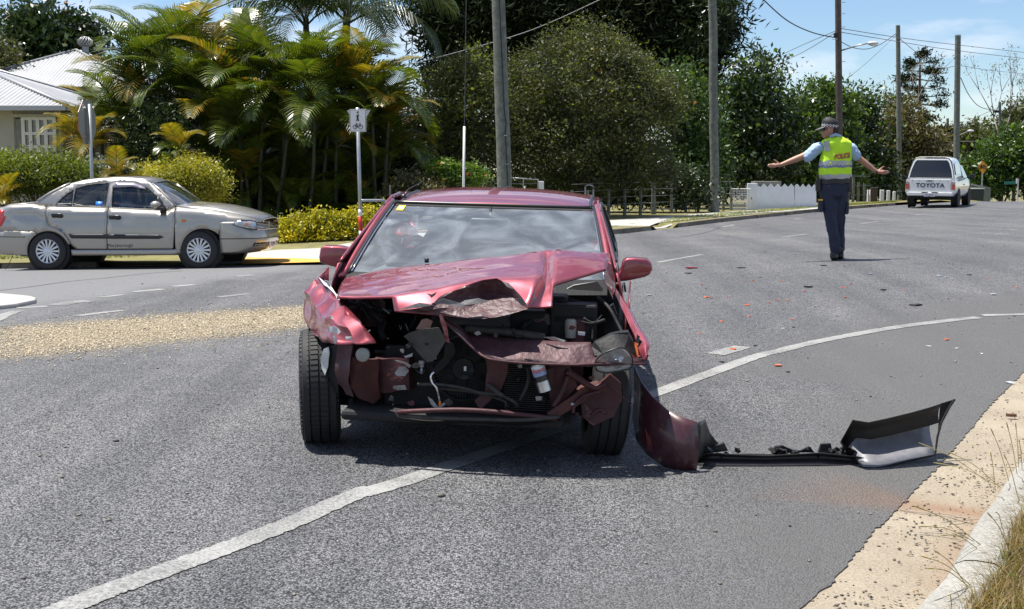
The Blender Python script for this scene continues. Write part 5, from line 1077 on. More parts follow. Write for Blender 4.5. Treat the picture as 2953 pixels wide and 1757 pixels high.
for s in (-1, 1):
    hd = [(1948,470),(1995,449),(2100,457),(2170,490),(2197,520),(2180,533),(2080,529),(1990,510)]
    ol = []
    h_ = MB(); rw = [(SP(1945, 478), SP(1952, 490)), (SP(1990, 448), SP(1985, 508)), (SP(2050, 450), SP(2040, 522)), (SP(2110, 460), SP(2100, 530)), (SP(2165, 488), SP(2160, 534)), (SP(2198, 518), SP(2192, 532))]
    g = [[], [], []]
    for p, q in rw:
        for j, z_ in enumerate((p.z, (p.z + q.z) / 2, q.z)):
            xx = min(p.x, XN - .02); yv = swid(xx, min(z_, .78)); g[j].append((xx + .012, s * (yv + .012), z_))
    hh = h_.grid(g).build('headlight', mat('lamp_bowl', (.55, .58, .62), .18, metal=.6, var=.5, vscale=25), SX, smooth=True, solid=.006)
    MB().tube(g[0] + g[2][::-1] + g[0][:1], .006, 5, cap=False).build('lens_rim', TRIM, hh, smooth=True)
    MB().box((g[1][2][0], g[1][2][1] + s * .008, g[1][2][2]), (.05, .01, .05)).build('indicator', ORANGE, hh, bevel=.01)
gz0, gz1 = zl - .075, zl + .02
MB().grid([[nose(t, z, .012) for t in np.linspace(-.62, .62, 17)] for z in np.linspace(gz0 - .03, gz1, 4)]).build('grille', BLKM, nb, smooth=True)
for k in range(6):
    z = gz0 - .022 + (gz1 - gz0 + .02) * k / 5; MB().tube([nose(t, z, .02) for t in np.linspace(-.6, .6, 15)], .0075, 5).build('grille_bar', CHROME, nb, smooth=True)
pz = nose(0, (gz0 + gz1) / 2, .03); MB().lathe([(.05, 0), (.05, .008), (.04, .012)], pz, 'x', 18, cap=False).build('badge_ring', CHROME, nb, smooth=True); MB().box(pz + Vector((.01, 0, 0)), (.01, .1, .018)).build('badge_bar', CHROME, nb)
MB().grid([[nose(t, z, .006) for t in np.linspace(-.75, .75, 17)] for z in np.linspace(zb + .06, zb + .16, 3)]).build('lower_grille', BLKM, nb, smooth=True)
for z in (zb + .09, zb + .125): MB().tube([nose(t, z, .012) for t in np.linspace(-.72, .72, 15)], .006, 5).build('grille_bar', SILV, nb, smooth=True)
for t in (-.66, -.5, -.34, .34, .5, .66): MB().tube([nose(t, z, .01) for z in (zb + .06, zb + .16)], .005, 5).build('grille_bar', SILV, nb)
for s in (-1, 1): MB().grid([[nose(s * t, z, .004) for t in np.linspace(.8, 1.02, 5)] for z in np.linspace(zb + .065, zb + .15, 3)]).build('fog_recess', mat('recess_grey', (.2, .19, .17), .5), nb, smooth=True)
pc = nose(0, zb + .12, .02); pl = MB().box(pc, (.012, .37, .125)).build('number_plate', mat('plate_white', (.72, .72, .74), .4), SX, bevel=.004)
text_obj('173 JYM', 'plate_text', mat('plate_dark', (.12, .05, .12), .5), pl, (pc.x + .0075, pc.y, pc.z), (R(90), 0, R(90)), .085, sx=.9)
MB().box((0, 0, .3), (3.6, 1.38, .16)).build('underbody', BLKM, SX)
MB().box((0, 0, .52), (2.6, 1.2, .3)).build('cabin_floor', mat('cabin_dark', (.03, .03, .032), .9), SX)
for x in (1.265, -1.265):
    for s in (-1, 1):
        MB().lathe([(.36, 0), (.36, .2)], (x, s * .8 - (.0 if s < 0 else .2), .3) if s < 0 else (x, .6, .3), 'y', 28).build('wheel_well', BLKM, SX)
def wheel_y(root, c, r, wd, s, rim_m, spokes=15):
    t0 = wheel(root, (0, 0, 0), r, wd, 1, rim_m=rim_m, spokes=spokes, rimr=.66, tread=False); Mt = Matrix.Translation(c) @ Matrix.Rotation(R(-90) if s < 0 else R(90), 4, 'Z')
    stack = [t0]
    while stack:
        o = stack.pop(); o.data.transform(Mt); stack += list(o.children)
    return t0
RIMS = mat('silver_alloy', (.6, .62, .66), .3, metal=.6)
for x in (1.265, -1.265):
    for s in (-1, 1): wheel_y(SX, (x, s * .75, .305), .305, .19, s, RIMS)
# interior: seats, steering wheel
for x, y in ((.05, -.36), (.05, .36)):
    st_ = MB().box((x - .22, y, .78), (.16, .46, .62), rot=(0, R(-14), 0)).build('front_seat', CLOTH, SX, bevel=.05, smooth=True); MB().box((x - .32, y, 1.16), (.1, .24, .16), rot=(0, R(-10), 0)).build('headrest', CLOTH, st_, bevel=.04, smooth=True); MB().box((x + .02, y, .52), (.46, .46, .14)).build('seat_cushion', CLOTH, st_, bevel=.04)
MB().box((-.95, 0, .72), (.2, 1.2, .5), rot=(0, R(-18), 0)).build('rear_bench', CLOTHL, SX, bevel=.05)
MB().box((.72, 0, .86), (.4, 1.3, .2)).build('dashboard', BLKP, SX, bevel=.05)
MB().tube([Vector((.46 + .06 * math.sin(a), -.36 + .18 * math.cos(a), .92 + .17 * math.sin(a))) for a in np.linspace(0, 6.283, 25)], .013, 6, cap=False).build('steering_wheel', BLKP, SX, smooth=True)
MB().tube([(-2.0, -.55, .22), (-2.05, -.57, .1), (-2.12, -.58, .0)], .006, 5).build('earth_strap', BLKM, SX)

# ================================================================ WHITE UTILITY WITH CANOPY
UY = 43.0
pU = W(*cU(760, 1130), UY); UX = thing('white_utility', 'white pickup utility with canopy driving away up the road', 'pickup truck', (pU.x, pU.y, 0), (R(-.3), R(0.6), R(-27)))
UX.location.z = zg(pU.x, pU.y) - .0
MUX = mat_of(UX); MUXI = MUX.inverted()
def UP(x, y, ly=0.0):
    o = MUXI @ CAMP; d = MUXI.to_3x3() @ ray(*cU(x, y)); return o + d * ((ly - o.y) / d.y)
WHT = carpaint('white_ute_paint', (.72, .73, .73), .35, .0)
def uloft(rows, name, m, parent=UX, solid=0, cap=False):
    b = MB().grid(rows)
    if cap: b.add(rows[0], [tuple(range(len(rows[0])))]); b.add(rows[-1], [tuple(range(len(rows[-1])))])
    return b.build(name, m, parent, smooth=True, sharp=40, solid=solid)
# tray body: section in x-z extruded along y (y forward = away from the camera)
HWU = .83
sec = lambda w_, z0, z1: [(-w_ * .9, z0), (-w_, z0 + .14), (-w_ * 1.005, (z0 + z1) / 2), (-w_ * .985, z1 - .06), (-w_ * .95, z1), (w_ * .95, z1), (w_ * .985, z1 - .06), (w_ * 1.005, (z0 + z1) / 2), (w_, z0 + .14), (w_ * .9, z0)]
uloft([[(x, y, z) for x, z in sec(HWU, .42, 1.02)] for y in (.0, .06, .9, 1.7, 1.98)], 'tray', WHT, cap=True)
uloft([[(x, y, z) for x, z in sec(HWU, .40, 1.04)] for y in (2.02, 2.5, 3.2, 3.6)], 'cab_lower', WHT, cap=True)
uloft([[(x * k, y, z) for x, z in sec(HWU, .45, 1.0)] for y, k in ((3.62, 1), (4.2, .99), (4.55, .93), (4.62, .85))], 'front_end', WHT, cap=True)
for s in (-1, 1):
    for y in (.95, 3.85):
        MB().lathe([(.36, 0), (.36, .06)], (s * .79 - (.0 if s > 0 else .06), y, .33), 'x', 24).build('wheel_arch', BLKM, UX)
        wheel(UX, (s * .71, y, .33), .33, .2, s, rim_m=STEEL, spokes=6, tread=False)
# canopy shell
ct = UP(960, 235, .0).z; cz0 = 1.03
def cansec(k, zt): return [(-.79 * k, cz0), (-.745 * k, cz0 + .22), (-.66 * k, zt - .16), (-.56 * k, zt - .04), (-.42 * k, zt), (.42 * k, zt), (.56 * k, zt - .04), (.66 * k, zt - .16), (.745 * k, cz0 + .22), (.79 * k, cz0)]
CT = 1.78
uloft([[(x, y + (.16 * ((z - cz0) / (CT - cz0)) if i == 0 else .16 * ((z - cz0) / (CT - cz0)) if i == 1 else 0), z) for x, z in cansec(1.0 - .0 * i, CT - (0 if i else .012))] for i, y in enumerate((.02, .05, .9, 1.6, 1.95))], 'canopy', WHT)
gq = [(-.72, cz0 + .02), (-.66, cz0 + .3), (-.57, CT - .2), (-.5, CT - .12), (.5, CT - .12), (.57, CT - .2), (.66, cz0 + .3), (.72, cz0 + .02)]
rgl = MB().poly([(x, .02 + .16 * ((z - cz0) / (CT - cz0)) - .012, z) for x, z in gq], (0, .008, 0)).build('canopy_rear_window', GLASSD, UX)
fr_ = [(-.76, cz0 + .01), (-.7, cz0 + .3), (-.62, CT - .18), (-.53, CT - .07), (.53, CT - .07), (.62, CT - .18), (.7, cz0 + .3), (.76, cz0 + .01)]
mb = MB()
for a, b in zip(range(8), list(range(1, 8)) + [0]):
    f3 = lambda q, o_: (q[0], .02 + .16 * ((q[1] - cz0) / (CT - cz0)) + o_, q[1]); mb.hexa([f3(gq[a], -.02), f3(gq[b], -.02), f3(fr_[b], -.02), f3(fr_[a], -.02)], [f3(gq[a], .02), f3(gq[b], .02), f3(fr_[b], .02), f3(fr_[a], .02)])
mb.build('window_frame', WHT, rgl)
for s in (-1, 1):
    MB().poly([(s * (.775 - .0), .35, cz0 + .14), (s * .775, 1.7, cz0 + .14), (s * .69, 1.7, CT - .22), (s * .69, .45, CT - .22)], (s * .012, 0, 0)).build('canopy_side_window', GLASSD, UX)
    MB().poly([(s * .80, 2.1, 1.06), (s * .80, 3.25, 1.06), (s * .66, 2.75, 1.5), (s * .66, 2.15, 1.5)], (s * .012, 0, 0)).build('cab_side_window', GLASSD, UX)
uloft([[(x * k, y, z) for x, z in [(-.8, 1.03), (-.7, 1.4), (-.6, 1.56), (-.4, 1.6), (.4, 1.6), (.6, 1.56), (.7, 1.4), (.8, 1.03)]] for y, k in ((2.02, 1), (2.6, 1), (2.85, .97))] + [[(x, 3.45, 1.03 + .0 * i) for i, x in enumerate((-.78, -.68, -.58, -.4, .4, .58, .68, .78))]], 'cab_roof', WHT)
# tailgate with lettering
tz0, tz1 = .56, 1.0
tg = MB().box((0, -.012, (tz0 + tz1) / 2), (1.36, .03, tz1 - tz0)).build('tailgate', WHT, UX, bevel=.01)
text_obj('TOYOTA', 'tailgate_lettering', mat('dark_lettering', (.02, .025, .05), .4), tg, (.0, -.03, .78), (R(90), 0, 0), .2, sx=1.12, bold=.006)
MB().box((-.02, -.032, .94), (.17, .02, .035)).build('tailgate_handle', TRIM, tg)
for x in (-.6, -.38, -.13, .1, .32, .58): MB().box((x, -.03, .935), (.022, .012, .022)).build('tailgate_bolt', TRIM, tg)
for s in (-1, 1):
    tl = MB().box((s * .765, -.005, .78), (.115, .05, .27)).build('tail_light', mat('red_lens3', (.5, .012, .01), .2, coat=1), UX, bevel=.008); MB().box((s * .765, -.012, .87), (.11, .05, .09)).build('clear_lens', mat('smoke_lens', (.3, .24, .24), .2, coat=1), tl, bevel=.006)
    MB().box((s * .55, -.035, .5), (.05, .04, .08)).build('bumper_stop', TRIM, UX)
    dm = MB().box((s * 1.0, 3.15, 1.12), (.2, .09, .16)).build('door_mirror', TRIM, UX, bevel=.02); MB().box((s * .87, 3.15, 1.06), (.1, .05, .04)).build('mirror_arm', TRIM, dm)
    MB().box((s * .842, 2.3, .82), (.01, .16, .04)).build('door_handle', TRIM, UX)
rbp = MB().box((0, -.03, .49), (1.5, .09, .12)).build('rear_bumper', WHT, UX, bevel=.02)
MB().box((-.17, -.08, .545), (.2, .02, .03)).build('step_pad', TRIM, rbp); MB().box((.17, -.08, .545), (.2, .02, .03)).build('step_pad', TRIM, rbp)
np_ = MB().box((.0, -.09, .46), (.37, .012, .12)).build('number_plate', mat('plate_white', (.72, .72, .74), .4), UX); text_obj('450 MHN', 'plate_text', mat('plate_dark', (.12, .05, .12), .5), np_, (0, -.098, .46), (R(90), 0, 0), .08, sx=.9)
MB().tube([(0, -.02, .38), (0, -.16, .36), (0, -.16, .42)], .025, 8).build('tow_ball', BLKM, UX)
MB().box((0, 2.3, .4), (1.3, 4.3, .16)).build('chassis', BLKM, UX); MB().tube([(-.7, .95, .33), (.7, .95, .33)], .06, 8).build('rear_axle', BLKM, UX)
# ================================================================ PEOPLE
def remesh(mb, name, m, parent, voxel=.01, smooth=4, world=True):
    me = mb.mesh(name); bm = bmesh.new(); bm.from_mesh(me); bmesh.ops.recalc_face_normals(bm, faces=bm.faces); bm.to_mesh(me); bm.free()
    o = bpy.data.objects.new('tmp', me); COL.objects.link(o); a = o.modifiers.new('r', 'REMESH'); a.mode = 'VOXEL'; a.voxel_size = voxel; a = o.modifiers.new('s', 'SMOOTH'); a.iterations = smooth; a.factor = .5
    me2 = bpy.data.meshes.new_from_object(o.evaluated_get(bpy.context.evaluated_depsgraph_get())); bpy.data.objects.remove(o); me2.name = name
    return link(me2, name, m, parent, smooth=True, world=world)
def ball(mb, c, rx, ry, rz, n=14, rot=None):
    c = Vector(c); rows = []
    E2 = Euler(rot).to_matrix() if rot else None
    vs = []; fs = []
    for i in range(n + 1):
        t = math.pi * i / n; r_ = max(math.sin(t), .001)
        for k in range(n * 2):
            a = math.pi * k / n; v = Vector((rx * r_ * math.cos(a), ry * r_ * math.sin(a), rz * math.cos(t))); vs.append(c + (E2 @ v if E2 else v))
    N = n * 2
    for i in range(n):
        for k in range(N): fs.append((i * N + k, (i + 1) * N + k, (i + 1) * N + (k + 1) % N, i * N + (k + 1) % N))
    mb.add(vs, fs); return mb
def limb(mb, pts, rs, n=12, flat=1.0):
    mb.tube(pts, list(rs), n, True, flat)
    for p, r_ in zip(pts, rs): ball(mb, p, r_ * .98, r_ * .98 * (flat if flat < 1 else 1), r_ * .98, 7)
    return mb
def folds(o, amp, freq=(26, 26, 9), seed=0):
    from mathutils import noise
    me = o.data; nv = [v.normal.copy() for v in me.vertices]
    for v, nn in zip(me.vertices, nv): q = Vector((v.co.x * freq[0], v.co.y * freq[1], v.co.z * freq[2] + v.co.x * 8)) + Vector((seed, 0, 0)); v.co += nn * (noise.noise(q) + .5 * noise.noise(q * 2.1)) * amp
    me.update(); return o
SKIN = mat('skin', (.42, .22, .15), .5, var=.2, vscale=20); NAVY = mat('navy_cloth', (.03, .036, .07), .85, var=.4, vscale=9, bump=.5, bscale=10)
SHIRT = mat('pale_blue_shirt', (.36, .5, .68), .8, var=.15, vscale=9, bump=.3, bscale=16); HIVIS = mat('fluorescent_yellow', (.62, 1.0, .03), .7, var=.18, vscale=7, bump=.45, bscale=13)
REFL = mat('reflective_tape', (.42, .43, .44), .35, metal=.3, var=.15, vscale=20); BOOT = mat('black_boot', (.012, .012, .013), .4)
OY = 16.5
def O_(x, y, dy=0.0): return W(*cO(x, y), OY + dy)
f0 = O_(745, 1385); OF = thing('person', 'police officer in fluorescent vest standing with both arms spread on the road', 'person', (f0.x, f0.y, zg(f0.x, f0.y)))
dzF = OF.location.z - O_(745, 1385).z      # settle the feet exactly on the road
def Q(x, y, dy=0.0): p = O_(x, y, dy); p.z += dzF; return p
def hand(mb, wrist, tip, up, s=1.0, thumb_up=True):
    ax = (tip - wrist).normalized(); up = (up - ax * up.dot(ax)).normalized(); sd_ = ax.cross(up).normalized(); L_ = (tip - wrist).length
    palm = wrist + ax * L_ * .3; limb(mb, [wrist, wrist + ax * L_ * .2, wrist + ax * L_ * .5], [.026, .032, .036], 10, .6)
    for k, (o_, ln) in enumerate(((.024, .42), (.009, .5), (-.008, .47), (-.023, .36))):
        b = wrist + ax * L_ * .48 + up * o_; e = wrist + ax * L_ * (.52 + ln) + up * (o_ * .9) + sd_ * (-.012 if k % 2 else .004); m_ = b.lerp(e, .5) + sd_ * .008
        limb(mb, [b, m_, e], [.0105, .0098, .008], 8)
    b = wrist + ax * L_ * .22 + up * .03; limb(mb, [b, b + ax * .03 + up * .032, b + ax * .06 + up * .05], [.014, .0115, .009], 8)
body = MB()
hipL, hipR = Q(668, 690), Q(790, 690); kneeL, kneeR = Q(690, 975, -.02), Q(772, 975, .06); ankL, ankR = Q(742, 1285, -.03), Q(775, 1275, .12)
limb(body, [hipL, kneeL, ankL], [.09, .065, .045]); limb(body, [hipR, kneeR, ankR], [.09, .065, .045])
body.tube([Q(735, 740), Q(735, 640), Q(735, 540), Q(740, 420), Q(742, 330), Q(742, 280)], [.14, .15, .14, .15, .14, .08], 18, True, .55)
shL, shR = Q(635, 318, .02), Q(846, 318, .02); elL, wrL, tpL = Q(440, 420, .04), Q(235, 500, .02), Q(108, 512, .0); elR, wrR, tpR = Q(950, 435, .04), Q(1122, 565, .02), Q(1236, 572, .0)
limb(body, [shL, elL, elL.lerp(wrL, .5), wrL], [.055, .047, .041, .028]); limb(body, [shR, elR, elR.lerp(wrR, .5), wrR], [.055, .047, .041, .028])
hand(body, wrL, tpL, Vector((0, 0, 1))); hand(body, wrR, tpR, Vector((0, 0, 1)))
limb(body, [Q(735, 285, .0), Q(725, 215, -.01)], [.062, .058])
hc = Q(682, 160, -.01); ball(body, hc + Vector((.012, 0, .0)), .098, .078, .122, 14); ball(body, Q(650, 205, -.01), .06, .055, .062, 10)
body.tube([Q(628, 172, -.01), Q(606, 196, -.01), Q(622, 202, -.01)], [.012, .014, .012], 8); ball(body, Q(630, 215, -.01), .02, .024, .012, 6); ball(body, Q(640, 236, -.01), .028, .035, .03, 8)
ball(body, Q(684, 180, -.085), .022, .012, .034, 8)
remesh(body, 'body', SKIN, OF, .011, 3)
# head details
hair = MB(); ball(hair, Q(716, 168, -.005), .085, .083, .105, 12); remesh(hair, 'hair', mat('dark_hair', (.03, .02, .015), .7), OF, .012, 2)
eye = MB(); eye.tube([Q(690, 168, -.082), Q(640, 166, -.07), Q(616, 168, -.03)], [.006, .008, .012], 8); ball(eye, Q(624, 170, -.045), .016, .035, .022, 8); eye.build('sunglasses', TRIM, OF, smooth=True, world=True)
cap = MB(); rows = []
cc = Q(690, 150, -.005)
for i, (t, rr_, zz_) in enumerate([(0, 1.04, -.0), (1, 1.06, .03), (2, 1.03, .065), (3, .85, .1), (4, .5, .122), (5, .05, .128)]):
    rows.append([cc + Vector((.106 * rr_ * math.cos(a), .09 * rr_ * math.sin(a), zz_ - .012 * math.cos(a))) for a in np.linspace(0, 2 * math.pi, 29)])
cpo = cap.grid(rows).build('cap', mat('cap_black', (.015, .015, .018), .7), OF, smooth=True, world=True)
br = MB(); br.grid([[cc + Vector((-.085 - k * .028, .085 * (1 - .1 * k * k * .6) * v_, .012 - .012 * k - .012 * abs(v_) ** 2)) for v_ in np.linspace(-1, 1, 13)] for k in range(5)]); br.build('brim', mat('cap_brim', (.1, .1, .105), .5), cpo, smooth=True, world=True, solid=.006)
for row in range(3):
    ck = MB()
    for k in range(34):
        if (k + row) % 2: continue
        a0, a1 = 2 * math.pi * k / 34, 2 * math.pi * (k + 1) / 34; z0 = .0 + row * .0115
        ck.add([cc + Vector((.113 * math.cos(a), .0975 * math.sin(a), z - .012 * math.cos(a))) for a, z in ((a0, z0), (a1, z0), (a1, z0 + .0115), (a0, z0 + .0115))], [(0, 1, 2, 3)])
    ck.build('checked_band', mat('white_check', (.7, .7, .7), .6), cpo, world=True)
# clothing shells
tr = MB()
limb(tr, [hipL + Vector((-.01, 0, 0)), kneeL.lerp(hipL, .35), kneeL, kneeL.lerp(ankL, .55), ankL + Vector((0, 0, -.01))], [.112, .1, .083, .072, .075]); limb(tr, [hipR + Vector((.01, 0, 0)), kneeR.lerp(hipR, .35), kneeR, kneeR.lerp(ankR, .55), ankR], [.112, .1, .083, .072, .075])
tr.tube([Q(728, 790), Q(730, 720), Q(732, 640), Q(733, 615)], [.165, .182, .175, .165], 18, True, .74)
tro = folds(remesh(tr, 'trousers', NAVY, OF, .014, 3), .012)
MB().box(Q(600, 880, -.02), (.05, .14, .17)).build('cargo_pocket', NAVY, tro, bevel=.02, world=True); MB().box(Q(840, 900, .02), (.045, .14, .17)).build('cargo_pocket', NAVY, tro, bevel=.02, world=True)
sh = MB()
sh.tube([Q(735, 600), Q(736, 450), Q(742, 340), Q(744, 285), Q(738, 240)], [.155, .16, .15, .1, .07], 18, True, .58)
limb(sh, [Q(640, 318, .02), Q(560, 352, .02), Q(486, 425, .02)], [.062, .08, .076]); limb(sh, [Q(840, 318, .02), Q(892, 352, .02), Q(928, 415, .02)], [.06, .076, .072])
sho = folds(remesh(sh, 'shirt', SHIRT, OF, .012, 2), .009, (22, 22, 22), 4)
MB().tube([Q(700, 235, -.07), Q(740, 218, -.085), Q(785, 235, -.06), Q(790, 240, .05), Q(690, 240, .05), Q(700, 235, -.07)], .022, 8).build('collar', SHIRT, sho, smooth=True, world=True)
# vest: elliptical rings
vr = [(236,704,790,.066),(250,670,815,.085),(268,628,852,.105),(290,606,884,.118),(330,618,888,.124),(380,618,888,.128),(430,602,888,.13),(480,590,888,.13),(540,586,888,.13),(600,590,886,.13),(642,600,880,.128)]
def vring(y, xl, xr, dpt, grow=0.0, a0=0, a1=2 * math.pi, n=41):
    p0, p1 = Q(xl, y), Q(xr, y - (8 if y > 500 else 0)); c = (p0 + p1) / 2; hw = (p1 - p0).length / 2 + grow
    return [c + Vector((hw * math.cos(a), (dpt + grow) * math.sin(a), (p1.z - p0.z) / 2 * math.cos(a) + .006 * math.sin(a * 7 + y * .05))) for a in np.linspace(a0, a1, n)]
def vr_at(y, grow=0.0, **k):
    ys_ = [v[0] for v in vr]; return vring(y, interp(y, ys_, [v[1] for v in vr]), interp(y, ys_, [v[2] for v in vr]), interp(y, ys_, [v[3] for v in vr]), grow, **k)
vest = folds(MB().grid([vr_at(y) for y in np.linspace(236, 642, 44)]).build('vest', HIVIS, OF, smooth=True, world=True, solid=.006), .006, (16, 16, 16), 7)
for y0, y1 in ((462, 530), (592, 640)): MB().grid([vr_at(y, .006) for y in np.linspace(y0, y1, 4)]).build('reflective_band', REFL, vest, smooth=True, world=True)
BLUEC = mat('blue_check', (.03, .06, .25), .6)
for row in range(2):
    ck = MB()
    for k in range(60):
        if (k + row) % 2: continue
        a0, a1 = 2 * math.pi * k / 60, 2 * math.pi * (k + 1) / 60; y0 = 508 + row * 10
        lo = vr_at(y0 + 10, .009, a0=a0, a1=a1, n=2); hi = vr_at(y0, .009, a0=a0, a1=a1, n=2); ck.add([lo[0], lo[1], hi[1], hi[0]], [(0, 1, 2, 3)])
    ck.build('blue_checks', BLUEC, vest, world=True)
for xa, xb, ya, yb in ((640, 690, 268, 372), (828, 872, 250, 345)):
    g = []
    for t in np.linspace(0, 1, 6):
        y = ya + (yb - ya) * t; row = []
        for x in (xa - 12 * (1 - t), xb - 12 * (1 - t)):
            ys_ = [v[0] for v in vr]; xl, xr, dp = interp(y, ys_, [v[1] for v in vr]), interp(y, ys_, [v[2] for v in vr]), interp(y, ys_, [v[3] for v in vr]); u = max(-1, min(1, (x - (xl + xr) / 2) / ((xr - xl) / 2)))
            row.append(Q(x, y, -(dp * math.sqrt(max(0, 1 - u * u)) + .008)))
        g.append(row)
    MB().grid(g).build('shoulder_tape', REFL, vest, world=True, solid=.002)
for m_, bold, off, nm_ in ((mat('red_print', (.75, .12, .05), .6), .005, .010, 'red_outline'), (mat('silver_print', (.55, .5, .55), .5), -.002, .0125, 'lettering')):
    t_ = text_obj('POLICE', nm_, m_, None, (0, 0, 0), (0, 0, 0), .088, ext=.0005, bold=bold); c_ = Q(782, 422)
    for v in t_.data.vertices:
        v.co.x *= .72; x = c_.x + v.co.x; z = c_.z + v.co.y + v.co.x * .13; px_ = 782 + v.co.x * 694; u = max(-.98, min(.98, (px_ - 752) / 136)); v.co = Vector((x, OY - (.13 * math.sqrt(1 - u * u) + off), z)) - OF.location
    t_.parent = vest
# belt and kit
MB().grid([[p + Vector((0, 0, dz_)) for p in vring(655, 588, 876, .135, .006)] for dz_ in (-.03, .03)]).build('duty_belt', BOOT, OF, world=True, solid=.008)
k1 = MB().box(Q(578, 690, -.03), (.05, .1, .16)).build('radio_pouch', BOOT, OF, bevel=.012, world=True); MB().tube([Q(578, 640, -.04), Q(574, 600, -.05)], .01, 6).build('radio_aerial', BOOT, k1, world=True)
MB().box(Q(868, 680, -.02), (.05, .11, .2)).build('holster', BOOT, OF, bevel=.014, world=True); MB().box(Q(600, 826, -.08), (.06, .03, .02)).build('yellow_tag', mat('orange_tag', (.8, .4, .02), .5), OF, world=True)
MB().tube([Q(1118, 548, .02), Q(1126, 566, -.02), Q(1122, 590, .02), Q(1112, 566, .05), Q(1118, 548, .02)], .011, 8).build('wristwatch', TRIM, OF, smooth=True, world=True)
# boots
for (hx, hy, hd, tx2, ty2, td) in ((722, 1372, -.06, 745, 1345, .12), (782, 1366, .1, 785, 1352, .34)):
    bt = MB(); a, b = Q(hx, hy, hd), Q(tx2, ty2, td); zr = zg(a.x, a.y); a.z = zr + .045; b.z = zr + .038; mid = a.lerp(b, .55); mid.z = zr + .052
    limb(bt, [a, mid, b], [.05, .052, .042], 10, 1); limb(bt, [a + Vector((0, .01, .02)), Q(745 if hd < 0 else 778, 1275, hd * .6 + .03)], [.052, .055], 10)
    remesh(bt, 'boot', BOOT, OF, .012, 2)
# driver of the silver sedan
sx0 = SX.matrix_basis if 0 else MSX
def N_(x, y, z): return MSX @ Vector((x, y, z))
pd = N_(-.05, -.36, .5); DR = thing('person', 'driver in a white shirt seated at the wheel inside the silver sedan', 'person', tuple(pd))
db = MB(); limb(db, [N_(-.02, -.36, .68), N_(-.08, -.36, .9), N_(-.08, -.36, 1.04)], [.15, .165, .1], 12, 1); limb(db, [N_(-.06, -.36, 1.06), N_(-.03, -.36, 1.14)], [.06, .055]); ball(db, N_(.0, -.36, 1.22), .1, .078, .12, 12); ball(db, N_(.095, -.36, 1.2), .016, .014, .02, 6)
for s in (-1, 1):
    limb(db, [N_(-.08, -.36 + s * .18, 1.0), N_(.1, -.36 + s * .24, .82), N_(.38, -.36 + s * .14, .95)], [.06, .045, .032]); limb(db, [N_(-.02, -.36 + s * .1, .64), N_(.4, -.36 + s * .13, .7), N_(.5, -.36 + s * .13, .4)], [.09, .075, .05])
    for k in range(5): limb(db, [N_(.38, -.36 + s * .14, .95), N_(.44, -.36 + s * (.11 + .008 * k), .93 + .016 * k), N_(.47, -.36 + s * .13, .935 + .014 * k)], [.014, .01, .008], 6)
remesh(db, 'body', SKIN, DR, .014, 3)
ds = MB(); limb(ds, [N_(-.02, -.36, .66), N_(-.08, -.36, .88), N_(-.08, -.36, 1.02)], [.16, .178, .12], 12, 1)
for s in (-1, 1): limb(ds, [N_(-.08, -.36 + s * .18, 1.0), N_(.02, -.36 + s * .22, .9)], [.075, .065])
remesh(ds, 'shirt', mat('white_shirt', (.65, .68, .72), .8), DR, .014, 3)
dh = MB(); ball(dh, N_(-.025, -.36, 1.25), .09, .082, .105, 10); remesh(dh, 'hair', mat('dark_hair', (.03, .02, .015), .7), DR, .014, 2)
# ================================================================ VEGETATION
def S_(px, Y): return px * Y / 3000.0       # length in metres of a span of view pixels at distance Y
def leaf_quads(C_, size, aspect=.42, up=.25, outc=None, outw=.5, droop=0.0):
    n = len(C_); a = nrng.normal(size=(n, 3)); a[:, 2] += up
    if outc is not None:
        d = C_ - outc; d /= np.linalg.norm(d, axis=1, keepdims=True) + 1e-6; a += d * outw
    a[:, 2] -= droop; a /= np.linalg.norm(a, axis=1, keepdims=True); r_ = nrng.normal(size=(n, 3)); b = np.cross(a, r_); b /= np.linalg.norm(b, axis=1, keepdims=True) + 1e-6
    L_ = (size * nrng.uniform(.45, 1.6, n))[:, None]; W_ = L_ * aspect
    nn = np.cross(a, b)
    V = np.stack([C_ - a * L_ * .5, C_ + b * W_ * .5 + nn * L_ * .08, C_ + a * L_ * .5, C_ - b * W_ * .5 + nn * L_ * .08], 1)
    return V.reshape(-1, 3)
def clump_points(ell, n_clump, n_leaf, cr, shell=.55, depth=.75):
    """ell: list of (centre, (rx, ry, rz)); returns leaf centres"""
    vol = np.array([e[1][0] * e[1][1] * e[1][2] for e in ell]) ** .75; vol /= vol.sum(); out = []; cs = []
    for k in nrng.choice(len(ell), n_clump, p=vol):
        c, r_ = ell[k]; d = nrng.normal(size=3); d /= np.linalg.norm(d); u = shell + (1 - shell) * nrng.random() ** .6
        if nrng.random() < .25: u *= nrng.random()
        cc = np.array(c) + d * np.array(r_) * u * nrng.uniform(.9, 1.08); cs.append(cc); m_ = max(3, int(n_leaf * nrng.uniform(.5, 1.5))); s = cr * nrng.uniform(.6, 1.4)
        g = nrng.normal(size=(m_, 3)) * s * .5; g[:, 2] *= .7; out.append(cc + g)
    return np.concatenate(out), cs
def leaf_mesh(name, C_, size, **k):
    V = leaf_quads(C_, size, **k); F = np.arange(len(V)).reshape(-1, 4); return np_mesh(name, V, F)
